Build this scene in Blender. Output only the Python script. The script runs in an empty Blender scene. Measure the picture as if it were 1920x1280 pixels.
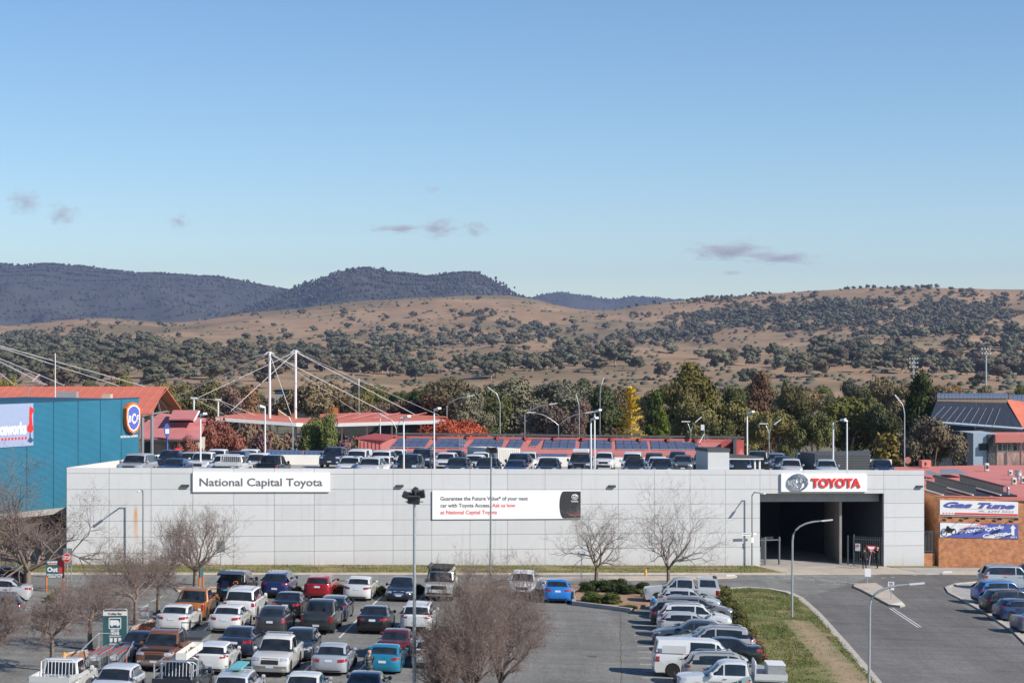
import bpy, bmesh, math, random
import numpy as np
from mathutils import Vector, Matrix, noise
from mathutils.bvhtree import BVHTree
random.seed(7); RNG = np.random.default_rng(7)
S = bpy.context.scene
# ------------------------------------------------------------------ camera
CZ = 18.0; FPX = 1920*70/36
cam = bpy.data.cameras.new('camera'); cam_o = bpy.data.objects.new('camera', cam)
S.collection.objects.link(cam_o); S.camera = cam_o
cam.lens = 70; cam.sensor_width = 36; cam.clip_start = 1; cam.clip_end = 60000
cam_o.location = (0, 0, CZ); cam_o.rotation_euler = (math.radians(90), 0, 0)
# ------------------------------------------------------------------ sky and sun
SUN_D = Vector((-1.3, 0.62, -1.0)).normalized()
elev = math.asin(-SUN_D.z); azim = math.atan2(-SUN_D.x, -SUN_D.y)
w = bpy.data.worlds.new('World'); S.world = w; w.use_nodes = True
nt = w.node_tree; nt.nodes.clear()
sky = nt.nodes.new('ShaderNodeTexSky'); sky.sky_type = 'NISHITA'; sky.sun_disc = False
sky.sun_elevation = elev; sky.sun_rotation = azim
sky.altitude = 1600; sky.air_density = 1.0; sky.dust_density = 0.0; sky.ozone_density = 1.6
bg = nt.nodes.new('ShaderNodeBackground'); bg.inputs['Strength'].default_value = 0.098
wo = nt.nodes.new('ShaderNodeOutputWorld')
hs = nt.nodes.new('ShaderNodeHueSaturation'); hs.inputs['Saturation'].default_value = 1.15; hs.inputs['Value'].default_value = 1.0
nt.links.new(sky.outputs[0], hs.inputs['Color']); tint = nt.nodes.new('ShaderNodeVectorMath'); tint.operation = 'MULTIPLY'; tint.inputs[1].default_value = (.90, .955, 1.0)
nt.links.new(hs.outputs[0], tint.inputs[0]); nt.links.new(tint.outputs[0], bg.inputs[0]); nt.links.new(bg.outputs[0], wo.inputs[0])
sl = bpy.data.lights.new('sun', 'SUN'); so = bpy.data.objects.new('sun', sl); S.collection.objects.link(so)
sl.energy = 4.4; sl.angle = math.radians(0.53); sl.color = (1.0, 0.93, 0.83)
so.rotation_euler = SUN_D.to_track_quat('-Z', 'Y').to_euler(); so.location = (60, -40, 80)
S.view_settings.view_transform = 'Standard'; S.view_settings.look = 'None'
S.view_settings.exposure = 0.46; S.view_settings.gamma = 1
S.render.engine = 'CYCLES'; S.cycles.use_denoising = True
S.cycles.max_bounces = 6; S.cycles.diffuse_bounces = 3; S.cycles.glossy_bounces = 3
S.cycles.transparent_max_bounces = 8; S.cycles.volume_bounces = 0
S.cycles.volume_step_rate = 4; S.cycles.volume_max_steps = 64
# ------------------------------------------------------------------ geometry of the place
GA, GB, GC = 15.62, 0.0317, 0.015          # the site falls to the right and away from the camera
def gz(X, Y):
    return CZ-(GA+GB*max(-220, min(220, X))+GC*min(Y, 215))
def G(px, py, dz=0.0):
    t = (px-960)/FPX; v = (py-640)/FPX
    Y = GA/(v-GC-GB*t)
    return Vector((t*Y, Y, gz(t*Y, Y)+dz))
def P(px, py, Y):
    return Vector(((px-960)/FPX*Y, Y, CZ-(py-640)/FPX*Y))
GN = Vector((GB, GC, 1)).normalized()
# the long white wall: WL left foot, E along, N outwards
WL = Vector((-33.4, 149.3, 0)); WR = Vector((35.3, 170.5, 0))
E = (WR-WL).normalized(); N = Vector((E.y, -E.x, 0)); WLEN = (WR-WL).length
def wtop(l): return CZ-9.44-0.0217*l
def W(l, d, h):
    p = WL+E*l+N*d; return Vector((p.x, p.y, wtop(l)+h))
def Wl(px, D=0.0):
    t = (px-960)/FPX; o = WL-N*D
    return (t*o.y-o.x)/(E.x-t*E.y)
def Wp(px, py, D):
    l = Wl(px, D); p = WL+E*l-N*D
    return Vector((p.x, p.y, CZ-(py-640)/FPX*p.y))
# ------------------------------------------------------------------ object helpers
def link(o): S.collection.objects.link(o); return o
def tag(o, label=None, cat=None, group=None, kind=None):
    if label: o['label'] = label
    if cat: o['category'] = cat
    if group: o['group'] = group
    if kind: o['kind'] = kind
    return o
def empty(name, loc=(0, 0, 0), rz=0.0, label=None, cat=None, group=None):
    o = bpy.data.objects.new(name, None); o.empty_display_size = 0.3
    o.location = loc; o.rotation_euler = (0, 0, rz); link(o)
    return tag(o, label, cat, group)
WP = set()                                  # things whose parts are given in world coordinates
def wempty(name, loc, **k):
    o = empty(name, loc, **k); WP.add(o.name); return o
def obj(name, me, parent=None, loc=None, mat=None):
    o = bpy.data.objects.new(name, me); link(o)
    if parent:
        o.parent = parent
        if parent.name in WP: o.matrix_parent_inverse = Matrix.Translation(-parent.location)
    if loc is not None: o.location = loc
    if mat: me.materials.append(mat)
    return o
def shade(me, ang=None):
    me.polygons.foreach_set('use_smooth', [True]*len(me.polygons))
    if ang: me.set_sharp_from_angle(angle=math.radians(ang))
class MB:
    def __init__(s): s.v = []; s.f = []; s.m = []
    def add(s, vs, fs, m=0):
        b = len(s.v); s.v += [tuple(v) for v in vs]; s.f += [tuple(i+b for i in f) for f in fs]; s.m += [m]*len(fs); return s
    def box(s, c, d, rz=0.0, m=0, ry=0.0, rx=0.0):
        x, y, z = d[0]/2, d[1]/2, d[2]/2
        vs = [Vector((a*x, b*y, e*z)) for a in (-1, 1) for b in (-1, 1) for e in (-1, 1)]
        if rz or ry or rx:
            R = Matrix.Rotation(rz, 3, 'Z') @ Matrix.Rotation(ry, 3, 'Y') @ Matrix.Rotation(rx, 3, 'X')
            vs = [R @ v for v in vs]
        c = Vector(c)
        return s.add([v+c for v in vs], [(0, 1, 3, 2), (4, 6, 7, 5), (0, 4, 5, 1), (2, 3, 7, 6), (0, 2, 6, 4), (1, 5, 7, 3)], m)
    def b2(s, a, b, m=0):
        return s.box([(a[i]+b[i])/2 for i in range(3)], [abs(b[i]-a[i]) for i in range(3)], m=m)
    def hexa(s, bot, top, m=0):
        n = len(bot); vs = list(bot)+list(top)
        fs = [tuple(range(n-1, -1, -1)), tuple(range(n, 2*n))]+[(i, (i+1) % n, n+(i+1) % n, n+i) for i in range(n)]
        return s.add(vs, fs, m)
    def slab(s, pts, v, m=0):
        v = Vector(v); return s.hexa(pts, [Vector(p)+v for p in pts], m)
    def tube(s, pts, r, n=6, m=0, cap=True):
        pts = [Vector(p) for p in pts]; k = len(pts); b = len(s.v)
        rs = r if isinstance(r, (list, tuple)) else [r]*k
        for i, p in enumerate(pts):
            d = (pts[min(i+1, k-1)]-pts[max(i-1, 0)]).normalized()
            a = Vector((0, 0, 1)) if abs(d.z) < 0.9 else Vector((1, 0, 0))
            u = d.cross(a).normalized(); q = d.cross(u)
            for j in range(n):
                t = 2*math.pi*j/n; s.v.append(tuple(p+(u*math.cos(t)+q*math.sin(t))*rs[i]))
        for i in range(k-1):
            for j in range(n):
                s.f.append((b+i*n+j, b+i*n+(j+1) % n, b+(i+1)*n+(j+1) % n, b+(i+1)*n+j)); s.m.append(m)
        if cap:
            s.f.append(tuple(b+j for j in range(n-1, -1, -1))); s.f.append(tuple(b+(k-1)*n+j for j in range(n))); s.m += [m, m]
        return s
    def lathe(s, prof, n=12, c=(0, 0, 0), ax='z', m=0):
        b = len(s.v); c = Vector(c); k = len(prof)
        for r, h in prof:
            for j in range(n):
                t = 2*math.pi*j/n; a, e = r*math.cos(t), r*math.sin(t)
                v = {'z': (a, e, h), 'y': (a, h, e), 'x': (h, a, e)}[ax]; s.v.append(tuple(c+Vector(v)))
        for i in range(k-1):
            for j in range(n):
                s.f.append((b+i*n+j, b+i*n+(j+1) % n, b+(i+1)*n+(j+1) % n, b+(i+1)*n+j)); s.m.append(m)
        s.f.append(tuple(b+j for j in range(n-1, -1, -1))); s.f.append(tuple(b+(k-1)*n+j for j in range(n))); s.m += [m, m]
        return s
    def mesh(s, name, mats, smooth=None, xf=None, fix=False):
        me = bpy.data.meshes.new(name)
        me.from_pydata([tuple(xf(*v)) for v in s.v] if xf else s.v, [], s.f)
        for a in (mats if isinstance(mats, (list, tuple)) else [mats]): me.materials.append(a)
        if any(s.m): me.polygons.foreach_set('material_index', s.m)
        if fix:
            bm = bmesh.new(); bm.from_mesh(me); bmesh.ops.recalc_face_normals(bm, faces=bm.faces); bm.to_mesh(me); bm.free()
        if smooth: shade(me, smooth)
        me.update(); return me
    def build(s, name, mats, parent=None, smooth=None, xf=None, loc=None, fix=True):
        return obj(name, s.mesh(name, mats, smooth, xf, fix), parent, loc)
def pt(name, parent, mat, fn, smooth=None, loc=None):
    mb = MB(); fn(mb); return mb.build(name, mat, parent, smooth, loc=loc)
def dup(o, parent=None, loc=None, rz=None):
    c = o.copy(); link(c)
    if parent: c.parent = parent
    if loc is not None: c.location = loc
    if rz is not None: c.rotation_euler.z = rz
    for ch in o.children: dup(ch, c)
    return c
# ------------------------------------------------------------------ materials
MT = {}
def mat(name, col, rough=0.6, metal=0.0, var=0.0, scale=3.0, bump=0.0, bscale=40.0, coat=0.0, emit=None, objcol=False, col2=None, spec=0.5, coord='Object', detail=5, streak=None):
    m = bpy.data.materials.new(name); m.use_nodes = True; t = m.node_tree; L = t.links
    b = t.nodes['Principled BSDF']; MT[name] = m
    b.inputs['Roughness'].default_value = rough; b.inputs['Metallic'].default_value = metal
    b.inputs['Specular IOR Level'].default_value = spec
    if coat: b.inputs['Coat Weight'].default_value = coat; b.inputs['Coat Roughness'].default_value = 0.06
    src = None
    if objcol:
        oi = t.nodes.new('ShaderNodeObjectInfo'); src = oi.outputs['Color']
    c4 = (*col, 1)
    if var or col2:
        tc = t.nodes.new('ShaderNodeTexCoord'); mp = t.nodes.new('ShaderNodeMapping'); nz = t.nodes.new('ShaderNodeTexNoise')
        nz.inputs['Scale'].default_value = scale; nz.inputs['Detail'].default_value = detail; nz.inputs['Roughness'].default_value = 0.62
        if streak: mp.inputs['Scale'].default_value = streak
        L.new(tc.outputs[coord], mp.inputs[0]); L.new(mp.outputs[0], nz.inputs[0])
        if col2:
            r = t.nodes.new('ShaderNodeValToRGB'); r.color_ramp.elements[0].position = 0.36; r.color_ramp.elements[1].position = 0.64
            r.color_ramp.elements[0].color = c4; r.color_ramp.elements[1].color = (*col2, 1)
            L.new(nz.outputs[0], r.inputs[0]); src = r.outputs[0]
        else:
            mr = t.nodes.new('ShaderNodeMapRange'); mr.inputs['From Min'].default_value = 0.3; mr.inputs['From Max'].default_value = 0.7
            mr.inputs['To Min'].default_value = 1-var; mr.inputs['To Max'].default_value = 1+var
            L.new(nz.outputs[0], mr.inputs[0])
            mx = t.nodes.new('ShaderNodeVectorMath'); mx.operation = 'SCALE'
            if src: L.new(src, mx.inputs[0])
            else: mx.inputs[0].default_value = col
            L.new(mr.outputs[0], mx.inputs['Scale']); src = mx.outputs[0]
    if src: L.new(src, b.inputs['Base Color'])
    else: b.inputs['Base Color'].default_value = c4
    if bump:
        tc = t.nodes.new('ShaderNodeTexCoord'); nz = t.nodes.new('ShaderNodeTexNoise'); bp = t.nodes.new('ShaderNodeBump')
        nz.inputs['Scale'].default_value = bscale; nz.inputs['Detail'].default_value = 4
        bp.inputs['Strength'].default_value = bump; bp.inputs['Distance'].default_value = 0.05
        L.new(tc.outputs[coord], nz.inputs[0]); L.new(nz.outputs[0], bp.inputs['Height']); L.new(bp.outputs[0], b.inputs['Normal'])
    if emit: b.inputs['Emission Color'].default_value = (*emit[:3], 1); b.inputs['Emission Strength'].default_value = emit[3]
    return m
M = lambda k: MT[k]
def asphalt_mat(name, col, seed, spots=.5):
    m = bpy.data.materials.new(name); m.use_nodes = True; t = m.node_tree; L = t.links; b = t.nodes['Principled BSDF']; MT[name] = m
    b.inputs['Roughness'].default_value = .93; b.inputs['Specular IOR Level'].default_value = .25
    ge = t.nodes.new('ShaderNodeNewGeometry'); val = None
    def layer(scale, lo, hi, det, a=.3, e=.7, st=None):
        nonlocal val
        mp = t.nodes.new('ShaderNodeMapping'); mp.inputs['Location'].default_value = (seed*7.1+scale, seed*3.3, 0); n = t.nodes.new('ShaderNodeTexNoise'); n.inputs['Scale'].default_value = scale; n.inputs['Detail'].default_value = det; n.inputs['Roughness'].default_value = .65
        if st: mp.inputs['Scale'].default_value = st; mp.inputs['Rotation'].default_value = (0, 0, -.3)
        L.new(ge.outputs['Position'], mp.inputs[0]); L.new(mp.outputs[0], n.inputs[0])
        r = t.nodes.new('ShaderNodeMapRange'); r.inputs[1].default_value = a; r.inputs[2].default_value = e; r.inputs[3].default_value = lo; r.inputs[4].default_value = hi; L.new(n.outputs[0], r.inputs[0])
        if val is None: val = r.outputs[0]
        else:
            q = t.nodes.new('ShaderNodeMath'); q.operation = 'MULTIPLY'; L.new(val, q.inputs[0]); L.new(r.outputs[0], q.inputs[1]); val = q.outputs[0]
    layer(.06, .84, 1.14, 4); layer(.5, .9, 1.09, 6); layer(6, .68, 1.32, 6); layer(.35, 1.0, spots, 8, .66, .76); layer(.8, .86, 1.1, 4, .35, .65, (.12, 1.2, 1)); layer(1.1, 1.0, .62, 5, .63, .72); layer(.5, .9, 1.1, 3, .35, .65, (1.6, .1, 1)); layer(2.2, 1.0, 1.22, 4, .66, .74)
    v = t.nodes.new('ShaderNodeVectorMath'); v.operation = 'SCALE'; v.inputs[0].default_value = col; L.new(val, v.inputs['Scale']); L.new(v.outputs[0], b.inputs['Base Color'])
    n = t.nodes.new('ShaderNodeTexNoise'); n.inputs['Scale'].default_value = 12; n.inputs['Detail'].default_value = 5; L.new(ge.outputs['Position'], n.inputs[0])
    bp = t.nodes.new('ShaderNodeBump'); bp.inputs['Strength'].default_value = .5; bp.inputs['Distance'].default_value = .04; L.new(n.outputs[0], bp.inputs['Height']); L.new(bp.outputs[0], b.inputs['Normal'])
asphalt_mat('asphalt', (.192, .187, .172), 1, .66); asphalt_mat('asphalt_old', (.205, .206, .192), 2, .75); asphalt_mat('asphalt_new', (.155, .147, .139), 3, .7)
mat('line_white', (.62, .62, .6), .7, var=.2, scale=2.5)
mat('concrete', (.44, .38, .31), .85, var=.16, scale=.8, bump=.2, bscale=12, detail=8)
mat('concrete_grey', (.36, .34, .32), .85, var=.16, scale=.9, bump=.2, bscale=12, detail=8)
mat('kerb', (.46, .41, .35), .85, var=.2, scale=1.5, detail=8)
mat('kerb_white', (.66, .64, .6), .8, var=.12, scale=3)
mat('grass', (.135, .15, .035), .9, col2=(.30, .20, .10), scale=.32, bump=.6, bscale=18, detail=10)
mat('grass_lush', (.115, .15, .03), .9, col2=(.24, .18, .08), scale=.22, bump=.6, bscale=18, detail=10)
mat('dirt', (.30, .19, .12), .95, var=.25, scale=.7, bump=.4, bscale=14, detail=9)
mat('red_gravel', (.42, .18, .08), .95, var=.22, scale=3, bump=.5, bscale=30, detail=8)
mat('dry_ground', (.2, .16, .1), .95, col2=(.1, .1, .05), scale=.03, detail=10)
mat('panel_back', (.30, .30, .30), .8)
mat('steel_white', (.72, .72, .72), .45, var=.05, scale=4)
mat('steel_grey', (.36, .38, .39), .45, metal=.5, var=.08, scale=5)
mat('galv', (.5, .52, .53), .42, metal=.6, var=.1, scale=6)
mat('dark_metal', (.045, .047, .05), .5, var=.1, scale=5)
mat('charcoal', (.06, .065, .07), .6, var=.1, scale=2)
mat('fence_grey', (.10, .115, .13), .5)
mat('black', (.012, .012, .013), .45)
mat('sign_white', (.82, .82, .82), .45)
mat('sign_cream', (.78, .74, .68), .5)
mat('sign_red', (.72, .03, .025), .45)
mat('sign_black', (.03, .03, .033), .45)
mat('text_grey', (.13, .13, .14), .5)
mat('text_dark', (.03, .03, .035), .5)
mat('text_red', (.68, .035, .03), .5)
mat('chrome', (.75, .77, .8), .14, metal=1.0)
mat('teal_sign', (.035, .115, .125), .5, var=.05)
mat('orange_paint', (.75, .17, .03), .5)
mat('yellow_paint', (.75, .33, .03), .5)
mat('amber', (.9, .3, .02), .3)
mat('roof_orange', (.58, .165, .10), .6, var=.1, scale=.6)
mat('roof_pink', (.54, .19, .175), .65, var=.1, scale=.5)
mat('roof_red', (.42, .15, .135), .6, var=.1, scale=.5)
mat('roof_salmon', (.60, .20, .165), .65, var=.08, scale=.35)
mat('red_trim', (.34, .06, .05), .5)
mat('cream_wall', (.52, .46, .38), .8, var=.08, scale=.6)
mat('off_white', (.66, .64, .59), .75, var=.06, scale=.7)
mat('salmon_wall', (.62, .38, .32), .8, var=.06, scale=.5)
mat('pale_blue', (.36, .44, .52), .7, var=.05, scale=.6)
mat('slate_blue', (.024, .034, .056), .6, metal=0, var=.1, scale=1.5)  # darkened slate: shade of the hall roof slope is put into the colour
mat('ridge_glass', (.12, .16, .24), .45, metal=.1)
mat('solar', (.075, .10, .17), .22, spec=.8, var=.12, scale=2)
mat('solar_frame', (.5, .52, .55), .4, metal=.6)
mat('timber', (.3, .22, .15), .8, var=.2, scale=6)
mat('orange_wall', (.65, .22, .05), .7, var=.08)
mat('skin', (.55, .3, .22), .6)
mat('cloth_black', (.014, .015, .017), .85)
mat('denim', (.04, .07, .15), .85, var=.2, scale=12)
mat('plaid', (.03, .03, .032), .9, col2=(.16, .16, .165), scale=9, detail=0)
mat('hair', (.05, .04, .035), .8)
# ================================================================== ground, hills, mountains
def grid_mesh(name, X, Y, Z, mats, smooth=True):
    n, m = X.shape; v = np.stack([X, Y, Z], -1).reshape(-1, 3)
    i = np.arange(n*m).reshape(n, m)
    f = np.stack([i[:-1, :-1], i[:-1, 1:], i[1:, 1:], i[1:, :-1]], -1).reshape(-1, 4)
    me = bpy.data.meshes.new(name); me.from_pydata(v.tolist(), [], f.tolist())
    for a in mats: me.materials.append(a)
    if smooth: shade(me)
    me.update(); return me
xs = np.concatenate([np.linspace(-900, -90, 10), np.linspace(-80, 80, 33), np.linspace(90, 900, 10)])
ys = np.concatenate([np.linspace(-120, 215, 40), np.linspace(230, 620, 20)])
XX, YY = np.meshgrid(xs, ys, indexing='ij')
def farz(X, Y):
    k = min(1, max(0, (Y-215)/150)); return (1-k)*(gz(X, Y)-.06)+k*(CZ-20.6)
ZZ = np.vectorize(farz)(XX, YY)
ground = obj('ground', grid_mesh('ground', XX, YY, ZZ, [M('dry_ground')])); tag(ground, kind='structure')
# flip normals up is handled by the winding test below
def up(o):
    me = o.data
    if me.polygons[0].normal.z < 0: me.flip_normals()
up(ground)
def hill_mat(name, c1, c2, c3, sc):
    m = bpy.data.materials.new(name); m.use_nodes = True; t = m.node_tree; L = t.links; b = t.nodes['Principled BSDF']
    b.inputs['Roughness'].default_value = .95; b.inputs['Specular IOR Level'].default_value = .1
    tc = t.nodes.new('ShaderNodeTexCoord')
    def nz(s, d, r=.6):
        n = t.nodes.new('ShaderNodeTexNoise'); n.inputs['Scale'].default_value = s; n.inputs['Detail'].default_value = d; n.inputs['Roughness'].default_value = r
        L.new(tc.outputs['Object'], n.inputs[0]); return n.outputs[0]
    def ramp(v, a, b_, ca, cb):
        r = t.nodes.new('ShaderNodeValToRGB'); e = r.color_ramp.elements
        e[0].position = a; e[1].position = b_; e[0].color = (*ca, 1); e[1].color = (*cb, 1); L.new(v, r.inputs[0]); return r.outputs[0]
    base = ramp(nz(sc, 7), .35, .65, c1, c2)
    msk = ramp(nz(sc*.45, 7, .7), .47, .60, (0, 0, 0), (1, 1, 1))
    mx = t.nodes.new('ShaderNodeMix'); mx.data_type = 'RGBA'; L.new(msk, mx.inputs[0]); L.new(base, mx.inputs[6]); mx.inputs[7].default_value = (*c3, 1)
    spk = ramp(nz(sc*14, 3, .8), .66, .70, (0, 0, 0), (1, 1, 1))
    mx2 = t.nodes.new('ShaderNodeMix'); mx2.data_type = 'RGBA'; L.new(spk, mx2.inputs[0]); L.new(mx.outputs[2], mx2.inputs[6]); mx2.inputs[7].default_value = (*[c*.45 for c in c3], 1)
    L.new(mx2.outputs[2], b.inputs['Base Color']); MT[name] = m; return m
hill_mat('hill_grass', (.285, .185, .11), (.375, .255, .16), (.185, .145, .088), .006)
PXS = np.array([-400, 0, 160, 320, 480, 640, 800, 960, 1120, 1280, 1440, 1600, 1760, 1920, 2320])
HR = [(520, [790]*13), (900, [745, 742, 740, 738, 742, 745, 745, 745, 742, 740, 738, 736, 735]),
 (1300, [715, 712, 708, 705, 712, 722, 718, 710, 705, 700, 700, 705, 712]), (1700, [690, 686, 680, 676, 684, 690, 676, 678, 678, 676, 672, 690, 700]),
 (2050, [668, 655, 648, 652, 660, 664, 648, 656, 655, 658, 638, 642, 652]), (2350, [655, 645, 640, 645, 645, 655, 653, 664, 660, 655, 652, 624, 624]),
 (2700, [640, 632, 628, 628, 630, 630, 632, 640, 640, 632, 625, 632, 632]), (3100, [625, 615, 617, 607, 600, 595, 595, 605, 610, 598, 585, 585, 592]),
 (3600, [612, 598, 607, 587, 571, 559, 557, 582, 567, 553, 543, 543, 547]), (4300, [640, 630, 640, 620, 610, 600, 600, 620, 605, 590, 585, 585, 590])]
def smooth_interp(x, xp, fp):
    x = np.clip(x, xp[0], xp[-1]); k = np.clip(np.searchsorted(xp, x)-1, 0, len(xp)-2)
    t = (x-xp[k])/(xp[k+1]-xp[k]); d = np.gradient(fp, xp); h = xp[k+1]-xp[k]
    return (1+2*t)*(1-t)**2*fp[k]+t*(1-t)**2*h*d[k]+t*t*(3-2*t)*fp[k+1]+t*t*(t-1)*h*d[k+1]
HPX = np.linspace(-400, 2320, 330); HY = 520*(4300/520)**np.linspace(0, 1, 170)
rows = np.array([smooth_interp(HPX, PXS, np.array([r[0]]+r+[r[-1]], float)) for _, r in HR])
HPY = np.array([smooth_interp(HY, np.array([y for y, _ in HR], float), rows[:, i]) for i in range(len(HPX))])   # (px, Y)
HX = (HPX[:, None]-960)/FPX*HY[None]; HYY = np.repeat(HY[None], len(HPX), 0)
def fbm(x, y, s, seed=0): return noise.fractal(Vector((x/s+seed*17.3, y/s-seed*9.1, seed*3.7)), 1.0, 2.1, 4)
BUMP = np.array([[fbm(HX[i, j], HYY[i, j], 230.)*1.0-.5*abs(fbm(HX[i, j], HYY[i, j], 120., 5))+.3*fbm(HX[i, j], HYY[i, j], 60., 3) for j in range(len(HY))] for i in range(len(HPX))])
wY = np.clip((HY-520)/600, 0, 1)
HPY = HPY+BUMP*10.5*wY[None]*np.where(HY > 3400, .5, 1)[None]
HZ = CZ-(HPY-640)/FPX*HYY
hills = obj('hills', grid_mesh('hills', HX, HYY, HZ, [M('hill_grass')])); up(hills); tag(hills, kind='structure')
HMIN = np.minimum.accumulate(HPY, 1)                       # silhouette seen so far, per column
def on_hill(px, py):
    i = int(np.clip(np.searchsorted(HPX, px), 0, len(HPX)-1)); col = HPY[i]
    js = np.nonzero(col <= py)[0]
    if not len(js): return None
    j = js[0]; Y = HY[j]
    return Vector(((px-960)/FPX*Y, Y, CZ-(col[j]-640)/FPX*Y))
# mountains
mm = hill_mat('mountain_forest', (.06, .064, .06), (.075, .076, .07), (.055, .06, .056), .012)
def lump(n=1, seed=0, sq=(1, 1, 1), jit=.22):
    r = random.Random(seed); bm = bmesh.new(); bmesh.ops.create_icosphere(bm, subdivisions=n, radius=1)
    for v in bm.verts:
        k = 1+r.uniform(-jit, jit); v.co = Vector((v.co.x*k*sq[0], v.co.y*k*sq[1], v.co.z*k*sq[2]))
    vs = np.array([v.co[:] for v in bm.verts]); fs = np.array([[v.index for v in f.verts] for f in bm.faces]); bm.free(); return vs, fs
def scatter(name, protos, places, mats, smooth=True):
    vs, fs, b = [], [], 0
    for k, (p, s, a) in enumerate(places):
        v, f = protos[k % len(protos)]; c, q = math.cos(a), math.sin(a)
        s = np.array(s) if np.ndim(s) else np.array([s, s, s])
        u = v*s; vs.append(np.stack([u[:, 0]*c-u[:, 1]*q, u[:, 0]*q+u[:, 1]*c, u[:, 2]], -1)+np.array(p)); fs.append(f+b); b += len(v)
    V = np.concatenate(vs); Fc = np.concatenate(fs); me = bpy.data.meshes.new(name)
    k = Fc.shape[1]
    me.vertices.add(len(V)); me.vertices.foreach_set('co', V.ravel()); me.loops.add(Fc.size); me.loops.foreach_set('vertex_index', Fc.ravel().astype(np.int32))
    me.polygons.add(len(Fc)); me.polygons.foreach_set('loop_start', np.arange(0, Fc.size, k, dtype=np.int32)); me.polygons.foreach_set('loop_total', np.full(len(Fc), k, dtype=np.int32))
    for a in mats: me.materials.append(a)
    me.update(calc_edges=True); me.validate()
    if smooth: shade(me)
    return me
def leaf_mat(name, col, var=.35, scale=.6, trans=.0, objcol=False):
    m = mat(name, col, .85, var=var, scale=scale, objcol=objcol, spec=.15, detail=6); return m
leaf_mat('far_forest', (.062, .066, .06), .4, .02); leaf_mat('hill_leaf', (.06, .07, .045), .35, .12, objcol=True)
mat('rock', (.42, .36, .30), .9, var=.25, scale=.02)
MTN = [('mountain_range', 8200, 2600, [(-420, 505), (-200, 488), (0, 492), (40, 498), (90, 493), (130, 496), (200, 505), (260, 511), (330, 513), (400, 517), (470, 530), (545, 543), (640, 568)]),
 ('mountain_peak', 6700, 2300, [(440, 600), (490, 570), (545, 547), (600, 526), (640, 511), (685, 502), (720, 510), (760, 514), (810, 518), (850, 513), (880, 511), (910, 522), (940, 540), (965, 555), (1010, 580), (1080, 610)]),
 ('far_ridge', 9800, 2500, [(930, 600), (995, 556), (1020, 550), (1060, 547), (1100, 555), (1150, 561), (1180, 556), (1230, 558), (1290, 561), (1340, 570), (1440, 580), (1700, 590), (2320, 600)])]
lumps1 = [lump(1, s, (1, 1, 1.15), .3) for s in range(5)]
for nm, Yc, dep, prof in MTN:
    pp = np.array(prof, float); px = np.linspace(pp[0, 0], pp[-1, 0], 200); sk = np.interp(px, pp[:, 0], pp[:, 1])
    k = np.hanning(9); k /= k.sum(); sk = np.convolve(np.pad(sk, 4, 'edge'), k, 'valid')
    tt = np.linspace(0, 1, 60); Xg = np.zeros((200, 60)); Yg = Xg.copy(); Zg = Xg.copy()
    for i in range(200):
        zt = (640-sk[i])/FPX*Yc
        for j, t in enumerate(tt):
            Y = Yc-dep*(1-t) if t < .8 else Yc-dep*.2+dep*.35*(t-.8)/.2*1.0
            X = (px[i]-960)/FPX*Yc; s = min(1, t/.8)
            f = s**.85 if t <= .8 else 1-((t-.8)/.2)*.25
            rid = abs(noise.fractal(Vector((X/900, Y/700, 1.3)), 1.0, 2.0, 4))*260*math.sin(math.pi*min(1, t/.8))
            Y = Y if t < .8 else Yc+(t-.8)/.2*900
            Y = Yc-dep*(.8-t)/.8 if t < .8 else Y
            Xg[i, j] = X; Yg[i, j] = Y; Zg[i, j] = CZ+(zt+160)*f-160-rid+6*noise.noise(Vector((X/90, Y/90, 0)))
    mo = obj(nm, grid_mesh(nm, Xg, Yg, Zg, [mm])); up(mo); tag(mo, kind='structure')
    pl = []; rk = []
    for _ in range(17000 if nm != 'far_ridge' else 7000):
        i = RNG.integers(0, 200); j = RNG.integers(10, 50)
        if RNG.random() < .25: j = RNG.integers(44, 49)
        p = (Xg[i, j]+RNG.normal(0, 18), Yg[i, j]+RNG.normal(0, 12), Zg[i, j]); s = RNG.uniform(2.6, 5.2)
        bare = noise.noise(Vector((p[0]/260, p[1]/260, 7.7)))+.4*noise.noise(Vector((p[0]/60, p[1]/60, 2)))
        if bare > .5 and nm != 'far_ridge' and j < 40: rk.append(((p[0], p[1], p[2]-1), (s*.9, s*.9, s*.6), RNG.uniform(0, 6)))
        else: pl.append((p, (s, s, s*1.15), RNG.uniform(0, 6)))
    fo = obj('distant_forest', scatter('distant_forest', lumps1, pl, [M('far_forest')])); tag(fo, 'dark forest covering the blue mountain slopes', kind='stuff')
    if rk: ro = obj('rock_outcrops', scatter('rock_outcrops', lumps1, rk, [M('rock')], False)); tag(ro, 'pale rock outcrops among the mountain forest', kind='stuff')
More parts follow.
